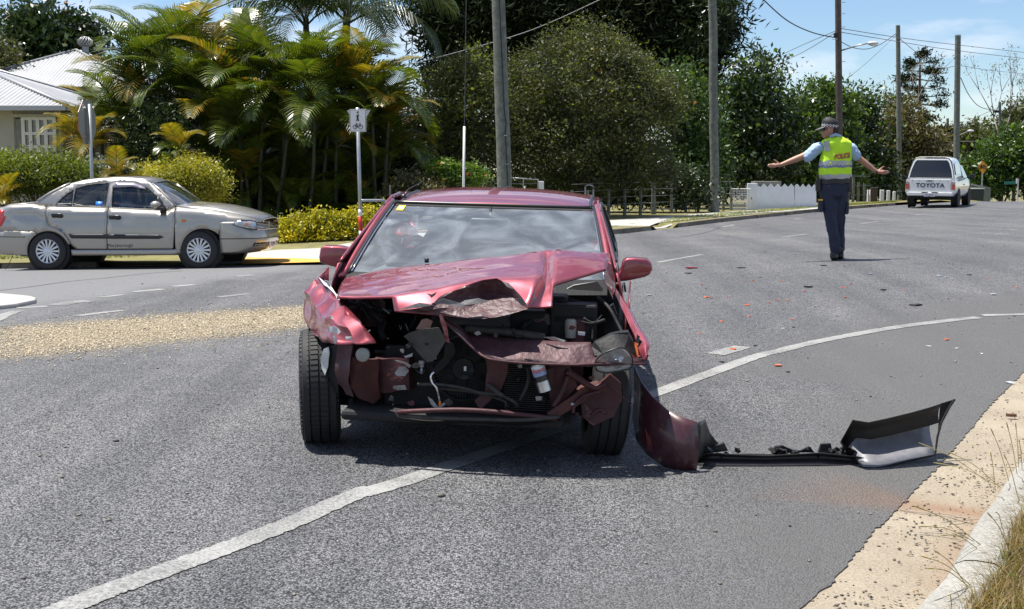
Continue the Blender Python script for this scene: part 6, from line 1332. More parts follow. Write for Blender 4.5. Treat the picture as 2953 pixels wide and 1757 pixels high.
LM = {
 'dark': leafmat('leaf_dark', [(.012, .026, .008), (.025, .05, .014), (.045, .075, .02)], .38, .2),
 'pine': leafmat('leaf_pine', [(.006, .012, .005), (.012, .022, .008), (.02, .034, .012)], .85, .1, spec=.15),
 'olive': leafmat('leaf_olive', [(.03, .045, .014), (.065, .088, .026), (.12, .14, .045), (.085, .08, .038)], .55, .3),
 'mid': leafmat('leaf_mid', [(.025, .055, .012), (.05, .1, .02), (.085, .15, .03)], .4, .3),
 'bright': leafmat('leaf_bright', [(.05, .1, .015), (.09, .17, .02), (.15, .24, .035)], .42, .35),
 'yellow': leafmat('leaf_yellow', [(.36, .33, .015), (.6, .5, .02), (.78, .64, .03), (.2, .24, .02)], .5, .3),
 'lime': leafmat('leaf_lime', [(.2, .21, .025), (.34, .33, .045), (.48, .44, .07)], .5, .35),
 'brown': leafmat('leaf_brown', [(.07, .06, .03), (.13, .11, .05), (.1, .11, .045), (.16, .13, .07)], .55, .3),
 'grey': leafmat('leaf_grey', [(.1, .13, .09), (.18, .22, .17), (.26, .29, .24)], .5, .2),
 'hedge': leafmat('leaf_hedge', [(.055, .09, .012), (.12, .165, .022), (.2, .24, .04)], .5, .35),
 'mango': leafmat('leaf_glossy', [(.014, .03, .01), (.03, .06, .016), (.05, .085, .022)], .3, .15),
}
BARK = mat('bark', (.12, .1, .08), .95, var=.5, vscale=8, bump=.6, bscale=18); BARKL = mat('pale_bark', (.2, .18, .16), .9, var=.4, vscale=6, bump=.3, bscale=14)
def tree(name, label, ells, Y, leafm, n_clump, n_leaf, cr, size, base=None, trunk_r=.18, limbs=14, cat='tree', group=None, bark=None, shell=.55, depth=.75, aspect=.42, droop=0, up=.25, zf=None, extra=None):
    """ells in view pixels: (cx, cy, rx, ry[, dY])"""
    E3 = []
    for e in ells:
        Ye = Y + (e[4] if len(e) > 4 else 0); c = WD(e[0], e[1], Ye); rx, rz = S_(e[2], Ye), S_(e[3], Ye); E3.append((np.array(c), (rx, min(rx, rz * 1.3) * depth + .15, rz)))
    bx = base[0] if base else np.mean([e[0][0] for e in E3]); by = base[1] if base else Y; bz = (zf or zv)(bx, by)
    t = thing(name, label, cat, (bx, by, bz - .03), group=group)
    P_, cs = clump_points(E3, n_clump, n_leaf, cr, shell, depth); P_ = P_[P_[:, 2] > bz + .03]
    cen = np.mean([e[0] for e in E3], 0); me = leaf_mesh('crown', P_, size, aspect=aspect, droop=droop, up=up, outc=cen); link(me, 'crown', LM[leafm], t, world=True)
    mb = MB(); b = Vector((bx, by, bz - .05)); top = Vector(cen); mid = b.lerp(top, .5) + Vector((rnd.uniform(-.15, .15), 0, 0))
    sp = spline([b, mid, top], 6); mb.tube(sp, [trunk_r * (1 - .7 * i / (len(sp) - 1)) * (1.25 if i == 0 else 1) for i in range(len(sp))], 9)
    for k in range(limbs):
        c = Vector(cs[rnd.randrange(len(cs))]); s0 = sp[rnd.randrange(2, len(sp) - 1)]; m_ = s0.lerp(c, .5) + Vector((0, 0, (c - s0).length * .1)); mb.tube(spline([s0, m_, c], 4), [trunk_r * .45 * (1 - .85 * i / 8) for i in range(9)], 6)
    mb.build('trunk', bark or BARK, t, smooth=True, world=True)
    if extra:
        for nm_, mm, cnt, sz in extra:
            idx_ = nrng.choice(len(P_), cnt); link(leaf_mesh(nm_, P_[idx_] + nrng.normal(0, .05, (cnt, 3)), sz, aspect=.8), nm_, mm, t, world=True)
    return t
ORG = leafmat('orange_blossom', [(.6, .12, .02), (.75, .25, .03)], .6, .3); MAUV = leafmat('mauve_blossom', [(.45, .38, .6), (.6, .55, .75)], .6, .3); REDL = leafmat('new_red_leaves', [(.3, .06, .03), (.4, .15, .05)], .4, .3)
# --- far trees
tree('broadleaf_tree', 'dense dark rounded tree rising behind the corrugated silver roof', [(125,85,95,68),(60,75,60,55),(190,120,45,45),(100,150,125,60),(225,90,28,28)], 47, 'mango', 240, 46, .75, .24, trunk_r=.3, extra=[('young_leaves', REDL, 120, .22)])
tree('broadleaf_tree', 'soft grey green tree at the far end of the silver roof', [(-5,160,45,65)], 44, 'olive', 60, 40, .6, .16)
tree('broadleaf_tree', 'small yellowish tree top peeping over the palms', [(592,75,48,48),(560,110,60,40)], 44, 'lime', 80, 40, .5, .14)
tree('pine_tree', 'huge dark pine towering behind the green shrubs', [(1400,10,340,100),(1250,85,190,85),(1560,100,210,120),(1110,60,80,55),(1070,20,60,40),(1690,60,90,95),(1630,200,120,90),(1150,180,110,60),(1350,170,180,80)], 52, 'pine', 1250, 90, 1.1, .34, trunk_r=.5, limbs=40, aspect=.2, base=(4.6, 52))
tree('gum_tree', 'leafy dark tree with drooping leaves beside the leaning pole', [(1750,60,42,80),(1740,10,50,50),(1700,130,50,50)], 50, 'dark', 90, 40, .5, .24, aspect=.22, droop=.8, trunk_r=.2, base=(8.0, 50))
tree('broadleaf_tree', 'bushy dark green tree behind the wire fence', [(1680,300,85,110),(1645,220,75,70),(1700,400,80,90),(1600,420,70,80)], 43, 'mid', 260, 60, .6, .16)
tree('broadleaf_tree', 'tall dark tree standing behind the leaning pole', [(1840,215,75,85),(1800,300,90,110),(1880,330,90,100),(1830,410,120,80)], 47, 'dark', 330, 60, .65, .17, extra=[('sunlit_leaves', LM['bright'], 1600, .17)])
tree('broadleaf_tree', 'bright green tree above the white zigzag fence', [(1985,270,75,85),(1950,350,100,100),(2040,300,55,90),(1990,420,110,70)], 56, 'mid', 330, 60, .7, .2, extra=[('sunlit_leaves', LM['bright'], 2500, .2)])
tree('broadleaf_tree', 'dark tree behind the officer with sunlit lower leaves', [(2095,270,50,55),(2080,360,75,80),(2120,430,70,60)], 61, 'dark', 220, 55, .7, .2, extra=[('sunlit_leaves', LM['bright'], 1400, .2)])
tree('broadleaf_tree', 'brownish olive tree between the officer and the white utility', [(2195,300,50,60),(2235,370,60,80),(2170,390,60,90),(2210,440,80,50)], 68, 'brown', 300, 60, .8, .2)
tree('broadleaf_tree', 'green leafy bush mass behind the street name sign', [(2430,400,65,60),(2385,435,60,45),(2490,380,55,85),(2540,420,50,80),(2350,450,40,40)], 80, 'mid', 380, 60, .9, .26, zf=zg, extra=[('sunlit_leaves', LM['bright'], 2500, .26)])
tree('broadleaf_tree', 'far olive trees beyond the yellow bicycle sign', [(2320,350,55,35),(2375,340,45,32),(2290,390,60,45),(2360,400,60,40)], 115, 'olive', 260, 50, 1.2, .4, zf=zg)
tree('broadleaf_tree', 'grey green far tree at the foot of the tall bare gum', [(2494,290,45,50),(2460,330,50,50)], 104, 'olive', 120, 40, 1.1, .34, zf=zg)
tree('broadleaf_tree', 'dark low trees in the gap behind the white utility', [(2270,460,60,50),(2310,440,40,60)], 100, 'dark', 150, 50, 1.0, .3, zf=zg)
# --- bottlebrush shrubs by the road
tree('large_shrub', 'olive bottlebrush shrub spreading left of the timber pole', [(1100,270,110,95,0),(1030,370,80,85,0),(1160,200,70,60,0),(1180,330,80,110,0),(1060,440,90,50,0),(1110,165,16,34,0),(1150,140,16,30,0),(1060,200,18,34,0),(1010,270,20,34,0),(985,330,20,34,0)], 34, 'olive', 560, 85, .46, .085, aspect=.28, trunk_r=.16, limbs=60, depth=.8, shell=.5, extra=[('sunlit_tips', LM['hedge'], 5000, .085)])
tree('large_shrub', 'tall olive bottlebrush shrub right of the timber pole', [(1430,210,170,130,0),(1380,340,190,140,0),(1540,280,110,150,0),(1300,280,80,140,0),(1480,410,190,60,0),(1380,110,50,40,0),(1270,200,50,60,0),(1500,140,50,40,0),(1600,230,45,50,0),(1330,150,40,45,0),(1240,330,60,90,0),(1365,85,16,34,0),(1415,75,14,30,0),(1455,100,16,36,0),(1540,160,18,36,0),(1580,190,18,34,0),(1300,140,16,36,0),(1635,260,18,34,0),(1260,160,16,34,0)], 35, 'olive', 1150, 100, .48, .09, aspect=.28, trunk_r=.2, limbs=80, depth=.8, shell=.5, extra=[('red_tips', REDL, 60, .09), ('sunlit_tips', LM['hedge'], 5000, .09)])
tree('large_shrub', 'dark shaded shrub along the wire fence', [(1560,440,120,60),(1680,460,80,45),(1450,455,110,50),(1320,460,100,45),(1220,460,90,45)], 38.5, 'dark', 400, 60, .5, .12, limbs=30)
# --- garden
tree('hedge', 'clipped green hedge in front of the cream house', [(60,425,80,48),(140,425,65,42),(-10,430,60,52),(190,440,30,30)], 25.8, 'hedge', 520, 70, .3, .07, trunk_r=.05, limbs=24, cat='hedge', aspect=.3, shell=.6)
tree('lime_shrub', 'rounded lime yellow shrub behind the silver sedan', [(460,432,72,46),(385,440,65,36),(505,450,38,50)], 26.5, 'lime', 420, 70, .26, .06, trunk_r=.05, limbs=24, cat='shrub', aspect=.35, shell=.6)
tree('dark_shrub', 'deep green rounded shrub behind the octagonal sign', [(400,320,70,65),(390,395,85,45),(330,360,50,60)], 29, 'dark', 330, 60, .32, .09, trunk_r=.06, cat='shrub', aspect=.25)
tree('grey_shrub', 'low silvery grey shrub between hedge and lime shrub', [(250,412,70,22),(300,425,40,16)], 26.4, 'grey', 90, 40, .22, .08, trunk_r=.03, limbs=10, cat='shrub')
tree('small_shrub', 'small bright green shrub with orange flowers beside the timber pole', [(1120,425,50,26),(1075,410,28,20),(1150,430,30,20)], 29.5, 'bright', 130, 50, .2, .085, trunk_r=.04, limbs=12, cat='shrub', extra=[('orange_flowers', ORG, 70, .07)])
tree('low_plants', 'low dry plants beside the yellow weatherboard wall', [(1000,450,40,24),(985,480,45,30),(1040,460,40,20)], 29, 'brown', 120, 40, .25, .09, trunk_r=.03, limbs=8, cat='shrub')
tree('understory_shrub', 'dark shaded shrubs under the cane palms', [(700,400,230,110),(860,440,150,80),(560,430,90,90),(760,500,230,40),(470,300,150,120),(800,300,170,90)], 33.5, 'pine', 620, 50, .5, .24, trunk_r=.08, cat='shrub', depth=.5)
# yellow hedge plants along the footpath
for k, (x, y, rx, ry) in enumerate([(700,570,34,32),(745,563,36,38),(790,558,36,42),(835,560,34,36),(880,552,36,42),(925,548,36,44),(970,545,34,40)]):
    tree('yellow_hedge_plant', 'yellow leaved shrub in the low hedge by the footpath', [(x, y, rx, ry), (x + 4, y + ry * .45, rx * .9, ry * .5), (x - 14, y - ry * .75, 14, 16), (x + 12, y - ry * .85, 13, 14)], 25.3 + .02 * k, 'yellow', 100, 36, .15, .055, trunk_r=.018, limbs=16, cat='hedge plant', group='yellow shrubs forming the low hedge', aspect=.5, shell=.5, extra=[('blossoms', MAUV, 22, .04), ('lower_leaves', LM['mid'], 160, .05)])
# --- palms
def frond_mesh(name, a0, a1, n=34, vee=.5, lw=.021, ll=.34, droop=.5):
    mb = MB(); pts = [Vector((0, 0, 0))]; N = 24; tang = []
    for k in range(N):
        t = k / N; an = R(a0 + (a1 - a0) * t ** 1.15); d = Vector((math.cos(an), 0, math.sin(an))); tang.append(d); pts.append(pts[-1] + d / N)
    mb.tube(pts[::3], [.011 * (1 - .85 * i / 8) for i in range(9)], 4)
    for k in range(n):
        t = .14 + .86 * k / (n - 1); i = min(int(t * N), N - 1); p = pts[i].lerp(pts[i + 1], t * N - i) if i < N else pts[-1]; d = tang[i]; upv = Vector((-d.z, 0, d.x))
        L_ = ll * (math.sin(math.pi * (.2 + .78 * t)) ** .8 + .12) * rnd.uniform(.88, 1.1); fw = .35 + .7 * t
        for s in (-1, 1):
            dirv = (Vector((0, s, 0)) + d * fw + upv * vee * (1 - .6 * t)).normalized(); tip_d = (dirv * .75 + Vector((0, 0, -droop)) + d * .15).normalized()
            a_ = p; m_ = p + dirv * L_ * .55; e = m_ + tip_d * L_ * .5; wv = d * lw * .5
            mb.add([a_ - wv * .5, a_ + wv * .5, m_ + wv, m_ - wv, e], [(0, 1, 2, 3), (3, 2, 4)])
    return mb.mesh(name)
PALM = leafmat('palm_leaf', [(.03, .065, .01), (.07, .115, .015), (.14, .17, .022), (.05, .09, .012)], .33, .3)
PALMY = leafmat('palm_leaf_yellow', [(.12, .13, .015), (.28, .22, .02), (.1, .13, .015), (.34, .2, .03)], .35, .35)
PALMD = leafmat('palm_leaf_dark', [(.02, .04, .012), (.04, .07, .018), (.07, .1, .03)], .3, .25)
PALMB = leafmat('palm_leaf_dead', [(.16, .08, .02), (.26, .13, .03), (.1, .07, .03)], .6, .2)
CANE = mat('cane_stem', (.05, .055, .03), .7, var=.4, vscale=5)
VAR = [(82, 20), (70, -25), (62, -55), (48, -70), (30, -80), (75, -5), (10, -85)]
FR = {}
for nm_, m_ in (('green', PALM), ('yellow', PALMY), ('dark', PALMD), ('dead', PALMB)):
    for i, (a0, a1) in enumerate(VAR):
        me = frond_mesh('frond_%s_%d' % (nm_, i), a0, a1, n=30 if nm_ != 'dark' else 40, vee=.55 if nm_ != 'dark' else .1, lw=.03 if nm_ != 'dark' else .018, droop=.35 if nm_ != 'dark' else 1.1); me.materials.append(m_); FR[nm_, i] = me
def palm(px, py, Y0, length0, n, kind='green', label='golden cane palm in the dense clump behind the yellow hedge', group='cane palms in the dense clump', ymix=.2, stem_r=.045, low=False, name='cane_palm'):
    Y = Y0 + (3.6 if (name in ('cane_palm', 'feather_palm')) else 0); length = length0 * Y / Y0; c = WD(px, py, Y); b = Vector((c.x * .97 - .2 + rnd.uniform(-.3, .3), Y + rnd.uniform(-.2, .3), 0)); b.z = zv(b.x, b.y); t = thing(name, label, 'palm', tuple(b), group=group)
    pts = spline([b - Vector((0, 0, .05)), b.lerp(c, .5) + Vector((rnd.uniform(-.1, .1), 0, 0)), c], 5); MB().tube(pts, [stem_r * (1.3 - .5 * i / (len(pts) - 1)) for i in range(len(pts))], 8).build('trunk', CANE, t, smooth=True, world=True)
    a0 = rnd.uniform(0, 6.28)
    for k in range(n):
        v = [0, 5, 1, 1, 2, 2, 3, 3, 4][min(k * 9 // n, 8)]; kd = kind
        if kind == 'green': kd = 'yellow' if rnd.random() < ymix else 'green'
        if v == 4 and kind != 'dark' and rnd.random() < .35: kd = 'dead'
        o = bpy.data.objects.new('frond', FR[kd, v]); COL.objects.link(o); o.parent = t; o.location = c - b + Vector((0, 0, -.03 * k)); s_ = length * rnd.uniform(.8, 1.15); o.scale = (s_,) * 3
        o.rotation_euler = (R(rnd.uniform(-14, 14)), R(rnd.uniform(-8, 8)), a0 + k * 2.4 + rnd.uniform(-.3, .3))
    return t
for q in [(560,480,26.3,1.2,7),(650,470,26.6,1.3,7),(740,440,26.8,1.4,7),(830,450,26.8,1.3,7),(900,430,27,1.3,7),(690,520,26.2,1.0,6),(790,520,26.3,1.0,6),(880,510,26.4,1.0,6),(640,380,27,1.5,7),(770,390,27,1.5,7),(385,165,27.2,2.0,9),(470,130,28,1.9,8),(330,220,26.6,1.7,8),(295,300,26.2,1.5,8),(520,190,27,1.7,8),(440,235,26.4,1.7,8),(565,225,26.2,1.7,8),(625,185,27,1.7,8),(690,225,26.1,1.7,9),(640,290,25.9,1.6,8),(745,190,27,1.7,8),(805,220,26.4,1.7,8),(765,275,25.9,1.6,8),(855,205,27,1.7,8),(905,250,26.5,1.7,8),(945,300,26.7,1.6,8),(870,310,26.1,1.5,7),(700,330,26,1.5,7),(585,330,25.9,1.6,8),(520,310,26.1,1.5,7),(820,350,26.3,1.3,6),(955,360,27.2,1.4,7),(495,390,26.1,1.3,6),(600,430,25.9,1.2,6),(250,300,27.5,1.4,7)]:
    palm(*q)
palm(845,25,29.5,3.1,13,'dark','tall dark feather palm rising above the cane clump',None,stem_r=.12, name='feather_palm'); palm(745,45,30.5,2.5,10,'dark','shorter dark feather palm left of the tall one above the canes',None,stem_r=.1, name='feather_palm')
palm(225,350,28.5,1.2,8,'yellow','yellow palm beside the cream house behind the octagonal sign',None, name='yellow_palm'); palm(178,330,28.8,1.1,7,'yellow','small yellow palm tucked against the corner of the cream house',None, name='yellow_palm')
palm(285,425,25.9,.75,8,'yellow','low yellow palm between the hedge and the lime shrub',None, name='yellow_palm'); palm(5,492,24.9,.7,8,'yellow','low yellow palm at the foot of the clipped hedge',None, name='yellow_palm')
palm(435,365,27,.8,8,'green','little bright palm above the lime shrub',None,ymix=.8, name='yellow_palm')
# --- tiered pine at the far end
tb_ = WD(2243, 470, 92); tb_.z = zg(tb_.x, 92); tt = thing('tiered_pine', 'tall tiered pine with tufted branches beyond the white utility', 'tree', tuple(tb_)); tp_ = WD(2240, 128, 92)
MB().tube([tb_, tb_.lerp(tp_, .5), tp_], [.3, .2, .05], 8).build('trunk', BARK, tt, smooth=True, world=True)
P_ = []; mb = MB()
for lv in range(15):
    yy_ = 134 + lv * 20; Lb = S_(interp(yy_, [130, 160, 200, 260, 330, 400, 430], [10, 44, 66, 82, 88, 84, 70]), 92); nb_ = 5 if lv > 1 else 4
    for k in range(nb_):
        a = rnd.uniform(0, 6.28); L_ = Lb * rnd.uniform(.7, 1.12); c0 = WD(2241, yy_, 92); e = c0 + Vector((math.cos(a) * L_, math.sin(a) * L_ , -L_ * .08 + rnd.uniform(.0, .3))); mb.tube([c0, c0.lerp(e, .5) - Vector((0, 0, L_ * .05)), e], [.05, .035, .02], 5)
        for q in np.linspace(.7, 1, 3):
            cc = np.array(c0.lerp(e, q)); P_.append(cc + nrng.normal(0, 1, (34, 3)) * np.array((.22, .22, .16)))
mb.build('branches', BARK, tt, world=True); link(leaf_mesh('crown', np.concatenate(P_), .26, aspect=.3), 'crown', LM['pine'], tt, world=True)
# --- bare gums
def gum(px, py_base, py_top, Y, label, spread=1.0, seed=3, leafn=500):
    r2 = random.Random(seed); b = WD(px, py_base, Y); b.z = zg(b.x, Y); top = WD(px, py_top, Y); H_ = top.z - b.z; t = thing('gum_tree', label, 'tree', tuple(b)); mb = MB(); tips = []
    def br(p, d, L_, r_, lv):
        e = p + d * L_; mb.tube([p, p.lerp(e, .5) + Vector((r2.uniform(-1, 1), 0, r2.uniform(-1, 1))) * L_ * .04, e], [r_, r_ * .8, r_ * .6], 6)
        if lv == 0: tips.append(e); return
        for k in range(3 if lv > 2 else 2):
            nd = (d + Vector((r2.uniform(-1, 1), r2.uniform(-1, 1), r2.uniform(-.1, .5))) * .62 * spread).normalized(); br(e, nd, L_ * r2.uniform(.55, .8), r_ * .6, lv - 1)
        if lv <= 2: tips.append(e)
    br(b, Vector((0, 0, 1)), H_ * .36, .13, 4); mb.build('trunk', BARKL, t, smooth=True, world=True)
    P_ = np.concatenate([np.array(p) + nrng.normal(0, .3, (max(3, leafn // len(tips)), 3)) for p in tips]); link(leaf_mesh('crown', P_, .2, aspect=.3, droop=.6), 'crown', LM['brown'], t, world=True)
gum(2440, 470, 120, 98, 'tall sparse gum with bare pale limbs behind the thin far pole', 1.0, 5, 500); gum(2165, 470, 140, 84, 'thin bare branched gum beside the tiered pine', 1.1, 8, 500); gum(2110, 470, 235, 80, 'sparse gum top showing over the dark tree behind the officer', 1.0, 12, 500)
# ================================================================ BUILDINGS
ROOFM = mat('corrugated_zinc', (.36, .37, .38), .5, metal=.35, var=.18, vscale=1.2)
def corr_plane(a, b, up, Lmax, pitch_hip=True, mb=None, sp=.12, amp=.018, hips=(True, True), slope=1.0):
    """a-b eave line, up = unit vector in plan pointing to the ridge; 45 degree hips at the ends"""
    mb = mb or MB(); a, b = Vector(a), Vector(b); d = (b - a); W_ = d.length; d.normalize(); n = int(W_ / sp * 4); lo = []; hi = []
    nrm = Vector((0, 0, 1))
    for i in range(n + 1):
        s = W_ * i / n; run = min(Lmax, s if hips[0] else 1e9, (W_ - s) if hips[1] else 1e9); h = amp * math.sin(2 * math.pi * s / sp)
        p = a + d * s + nrm * h; lo.append(p); hi.append(p + Vector(up) * max(run, .01) + Vector((0, 0, max(run, .01) * slope)))
    return mb.grid([lo, hi])
def hip_roof(t, x0, x1, y0, y1, z, pitch, name='roof'):
    s = math.tan(R(pitch)); r_ = min(x1 - x0, y1 - y0) / 2; ro = MB().box(((x0 + x1) / 2, (y0 + y1) / 2, z - .03), (x1 - x0 - .1, y1 - y0 - .1, .03)).build(name, mat('soffit', (.5, .5, .48), .8), t, world=True)
    for a, b, up in (((x0, y0, z), (x1, y0, z), (0, 1, 0)), ((x1, y0, z), (x1, y1, z), (-1, 0, 0)), ((x1, y1, z), (x0, y1, z), (0, -1, 0)), ((x0, y1, z), (x0, y0, z), (1, 0, 0))):
        corr_plane(a, b, up, r_, slope=s).build('roof_sheet', ROOFM, ro, smooth=True, world=True, fix=False)
    cs = [(x0, y0), (x1, y0), (x1, y1), (x0, y1)]; ins = [(x0 + r_, y0 + r_), (x1 - r_, y0 + r_), (x1 - r_, y1 - r_), (x0 + r_, y1 - r_)]
    for c, i in zip(cs, ins): MB().tube([(c[0], c[1], z + .02), (i[0], i[1], z + r_ * s + .02)], .05, 6).build('hip_cap', ROOFM, ro, world=True, smooth=True)
    MB().tube([(ins[0][0], ins[0][1], z + r_ * s + .02), (ins[2][0], ins[2][1], z + r_ * s + .02)], .05, 6).build('ridge_cap', ROOFM, ro, world=True, smooth=True)
    return ro
CREAM = mat('cream_cladding', (.42, .41, .36), .8, var=.08, vscale=2); WHITEP = mat('white_paint', (.72, .72, .7), .6, var=.08, vscale=5); BLUEP = mat('blue_weatherboard', (.022, .04, .16), .7, var=.15, vscale=3); YELP = mat('yellow_weatherboard', (.36, .2, .03), .75, var=.2, vscale=3); DGLASS = mat('dark_window_glass', (.03, .035, .04), .08, coat=1); CURT = mat('curtain', (.25, .25, .23), .9, var=.3, vscale=9)
def boards(t, a, b, z0, z1, hgt, m, name='weatherboard', depth=.03):
    a, b = Vector(a), Vector(b); d = (b - a); L_ = d.length; d.normalize(); nrm = Vector((d.y, -d.x, 0)); n = int((z1 - z0) / hgt); me = None
    for k in range(n):
        z = z0 + k * hgt
        if me is None:
            me = MB().hexa([a * 0, d * L_, d * L_ - nrm * .02, -nrm * .02], [Vector((0, 0, hgt)) - nrm * .012, d * L_ + Vector((0, 0, hgt)) - nrm * .012, d * L_ + Vector((0, 0, hgt)) - nrm * .02, Vector((0, 0, hgt)) - nrm * .02])
            me.v = [tuple(Vector(v) + (nrm * depth if i in (0, 1) else Vector((0, 0, 0)))) for i, v in enumerate(me.v)]; me = me.mesh(name); me.materials.append(m)
        o = bpy.data.objects.new(name, me); COL.objects.link(o); o.parent = t; o.location = a + Vector((0, 0, z)) - t.location
def gable_wall(t, x0, x1, y0, y1, z0, z1, m, name='wall'): return MB().box(((x0 + x1) / 2, (y0 + y1) / 2, (z0 + z1) / 2), (x1 - x0, y1 - y0, z1 - z0)).build(name, m, t, world=True)
# cream house
xc = -10.57; ze = 2.93; hb = Vector((-14, 33, zv(-14, 31))); CH = thing('cream_house', 'cream house with pale corrugated roof and white paned window', 'house', tuple(hb))
xw = WD(150, 300, 30.2).x; gable_wall(CH, -21, xw, 30.2, 37, hb.z - .1, ze - .04, CREAM)
hip_roof(CH, -21.8, xc, 29.6, 37.6, ze, 18.5)
MB().box(((-21.8 + xc) / 2, 29.58, ze - .05), (11.2, .1, .11)).build('gutter', mat('grey_gutter', (.4, .41, .42), .5), CH, world=True); MB().box((xc + .02, 33.6, ze - .05), (.1, 8.0, .11)).build('gutter', mat('grey_gutter', (.4, .41, .42), .5), CH, world=True)
def HW(x, y, Y=30.2): return W(*v1(x, y), Y)
for x in (95, 452): p = HW(x, 900); MB().box((p.x, 30.19, (hb.z + ze) / 2), (.07, .02, ze - hb.z)).build('cover_strip', CREAM, CH, world=True)
wa, wb_ = HW(122, 903), HW(432, 1215); cw = Vector(((wa.x + wb_.x) / 2, 30.17, (wa.z + wb_.z) / 2)); wn = MB().box(cw, (wb_.x - wa.x, .05, wa.z - wb_.z)).build('window', BLKM, CH, world=True)
MB().box((HW(160, 1000).x, 30.15, cw.z), (HW(190, 0).x - HW(128, 0).x, .02, wa.z - wb_.z - .05)).build('curtain', CURT, wn, world=True)
xs_ = [HW(x, 1000).x for x in (190, 245, 302, 362, 428)]; zs_ = [HW(200, y).z for y in (908, 1022, 1122, 1212)]
for x in xs_: MB().box((x, 30.11, cw.z), (.085, .05, wa.z - wb_.z)).build('frame', WHITEP, wn, world=True)
for z in zs_: MB().box(((xs_[0] + xs_[-1]) / 2, 30.112, z), (xs_[-1] - xs_[0] + .085, .045, .07)).build('frame', WHITEP, wn, world=True)
for i in range(4):
    for j in range(3): MB().box(((xs_[i] + xs_[i + 1]) / 2, 30.13, (zs_[j] + zs_[j + 1]) / 2), (xs_[i + 1] - xs_[i], .01, zs_[j] - zs_[j + 1])).build('pane', mat('house_pane', (.11, .115, .11), .12, coat=1, var=.5, vscale=4), wn, world=True)
MB().box((cw.x, 30.1, wa.z + .05), (wb_.x - wa.x + .12, .09, .07)).build('window_head', CREAM, wn, world=True)
# blue house
xa = -15.83; y0 = 42.0; ze2 = 4.19; BH = thing('blue_house', 'dark blue weatherboard house with silver pyramid roof and ventilator', 'house', (xa, 45.5, zv(xa, 45)))
zb_ = zv(xa, 45); gable_wall(BH, xa - 2.95, xa + 2.95, y0 + .5, 48.4, zb_ - .1, ze2 - .05, BLUEP)
boards(BH, (xa - 2.95, y0 + .49, 0), (xa + 2.95, y0 + .49, 0), zb_ + .6, ze2 - .25, .19, BLUEP); hip_roof(BH, xa - 3.46, xa + 3.46, y0, y0 + 6.92, ze2, 23.8)
MB().box((xa, y0 + .02, ze2 - .1), (6.9, .06, .2)).build('fascia', mat('dark_fascia', (.015, .02, .035), .6), BH, world=True); MB().box((xa, y0 + .44, ze2 - .26), (6.0, .06, .09)).build('wall_moulding', WHITEP, BH, world=True)
vc = W(*v1(655, 372), 45.5); ap_ = Vector((vc.x, 45.46, ze2 + 3.46 * math.tan(R(23.8)))); vt = MB().lathe([(.12, -.1), (.12, .12), (.17, .14)], ap_, 'z', 16).build('ventilator', ROOFM, BH, world=True, smooth=True, sharp=30)
for k in range(14):
    a = 2 * math.pi * k / 14; MB().tube([ap_ + Vector((math.cos(a + q * .35) * rr_, math.sin(a + q * .35) * rr_, z)) for q, rr_, z in ((0, .14, .14), (1, .25, .24), (2, .26, .34), (3, .12, .46))], .022, 5).build('vane', ROOFM, vt, world=True, smooth=True)
MB().lathe([(.13, .44), (.08, .48), (.01, .5)], ap_, 'z', 14).build('ventilator_cap', ROOFM, vt, world=True, smooth=True)
# yellow house
yl = W(*v2(880, 900), 36); yr = W(*v2(1400, 900), 36); zy = zv(yl.x, 36); zyt = W(*v2(1100, 818), 36).z
YH = thing('yellow_house', 'mustard yellow weatherboard house half hidden behind the palms', 'house', ((yl.x + yr.x) / 2, 39, zy)); gable_wall(YH, yl.x, yr.x, 36.05, 42, zy - .1, zyt, YELP)
boards(YH, (yl.x, 36.04, 0), (yr.x, 36.04, 0), zy, zyt - .05, .15, YELP); hip_roof(YH, yl.x - .5, yr.x + .5, 35.6, 42.5, zyt, 22)
wa, wb_ = W(*v2(1062, 850), 36), W(*v2(1148, 1010), 36); wn = MB().box(((wa.x + wb_.x) / 2, 35.98, (wa.z + wb_.z) / 2), (wb_.x - wa.x, .06, wa.z - wb_.z)).build('window', DGLASS, YH, world=True)
for x in (wa.x, (wa.x + wb_.x) / 2, wb_.x): MB().box((x, 35.94, (wa.z + wb_.z) / 2), (.05, .04, wa.z - wb_.z)).build('frame', BARK, wn, world=True)
MB().box(((wa.x + wb_.x) / 2, 35.9, wb_.z - .03), (wb_.x - wa.x + .15, .14, .06)).build('sill', BARK, wn, world=True)
# ================================================================ POLES AND WIRES
TIMB = mat('weathered_pole_timber', (.21, .23, .19), .9, var=1, col2=(.1, .1, .085), vscale=7, bump=.5, bscale=24); TIMD = mat('brown_pole_timber', (.13, .1, .085), .9, var=.5, vscale=6, bump=.5, bscale=20); GALV = mat('galvanised_steel', (.42, .44, .45), .4, metal=.6, var=.2, vscale=9); BLKW = mat('black_cable', (.012, .012, .013), .6); WIRE = mat('grey_wire', (.1, .105, .11), .5)
def pole(top, bot, Y, r0, r1, label, m=TIMB, wob=.0, name='power_pole', zf=zv):
    t_, b_ = WD(*top, Y), WD(*bot, Y); zb2 = zf(b_.x, b_.y); k = (zb2 - t_.z) / (b_.z - t_.z); b_ = t_.lerp(b_, k)
    o = thing(name, label, 'power pole', tuple(b_)); n = 14; pts = [b_.lerp(t_, i / n) + Vector((rnd.uniform(-wob, wob), rnd.uniform(-wob, wob), 0)) for i in range(n + 1)]; pts[0].z -= .1
    MB().tube(pts, [r0 + (r1 - r0) * i / n for i in range(n + 1)], 14).build('shaft', m, o, smooth=True, world=True, sharp=50)
    MB().lathe([(r1 * 1.05, 0), (r1 * 1.05, .05), (.01, .06)], t_, 'z', 14).build('pole_cap', GALV, o, world=True)
    return o, b_, t_
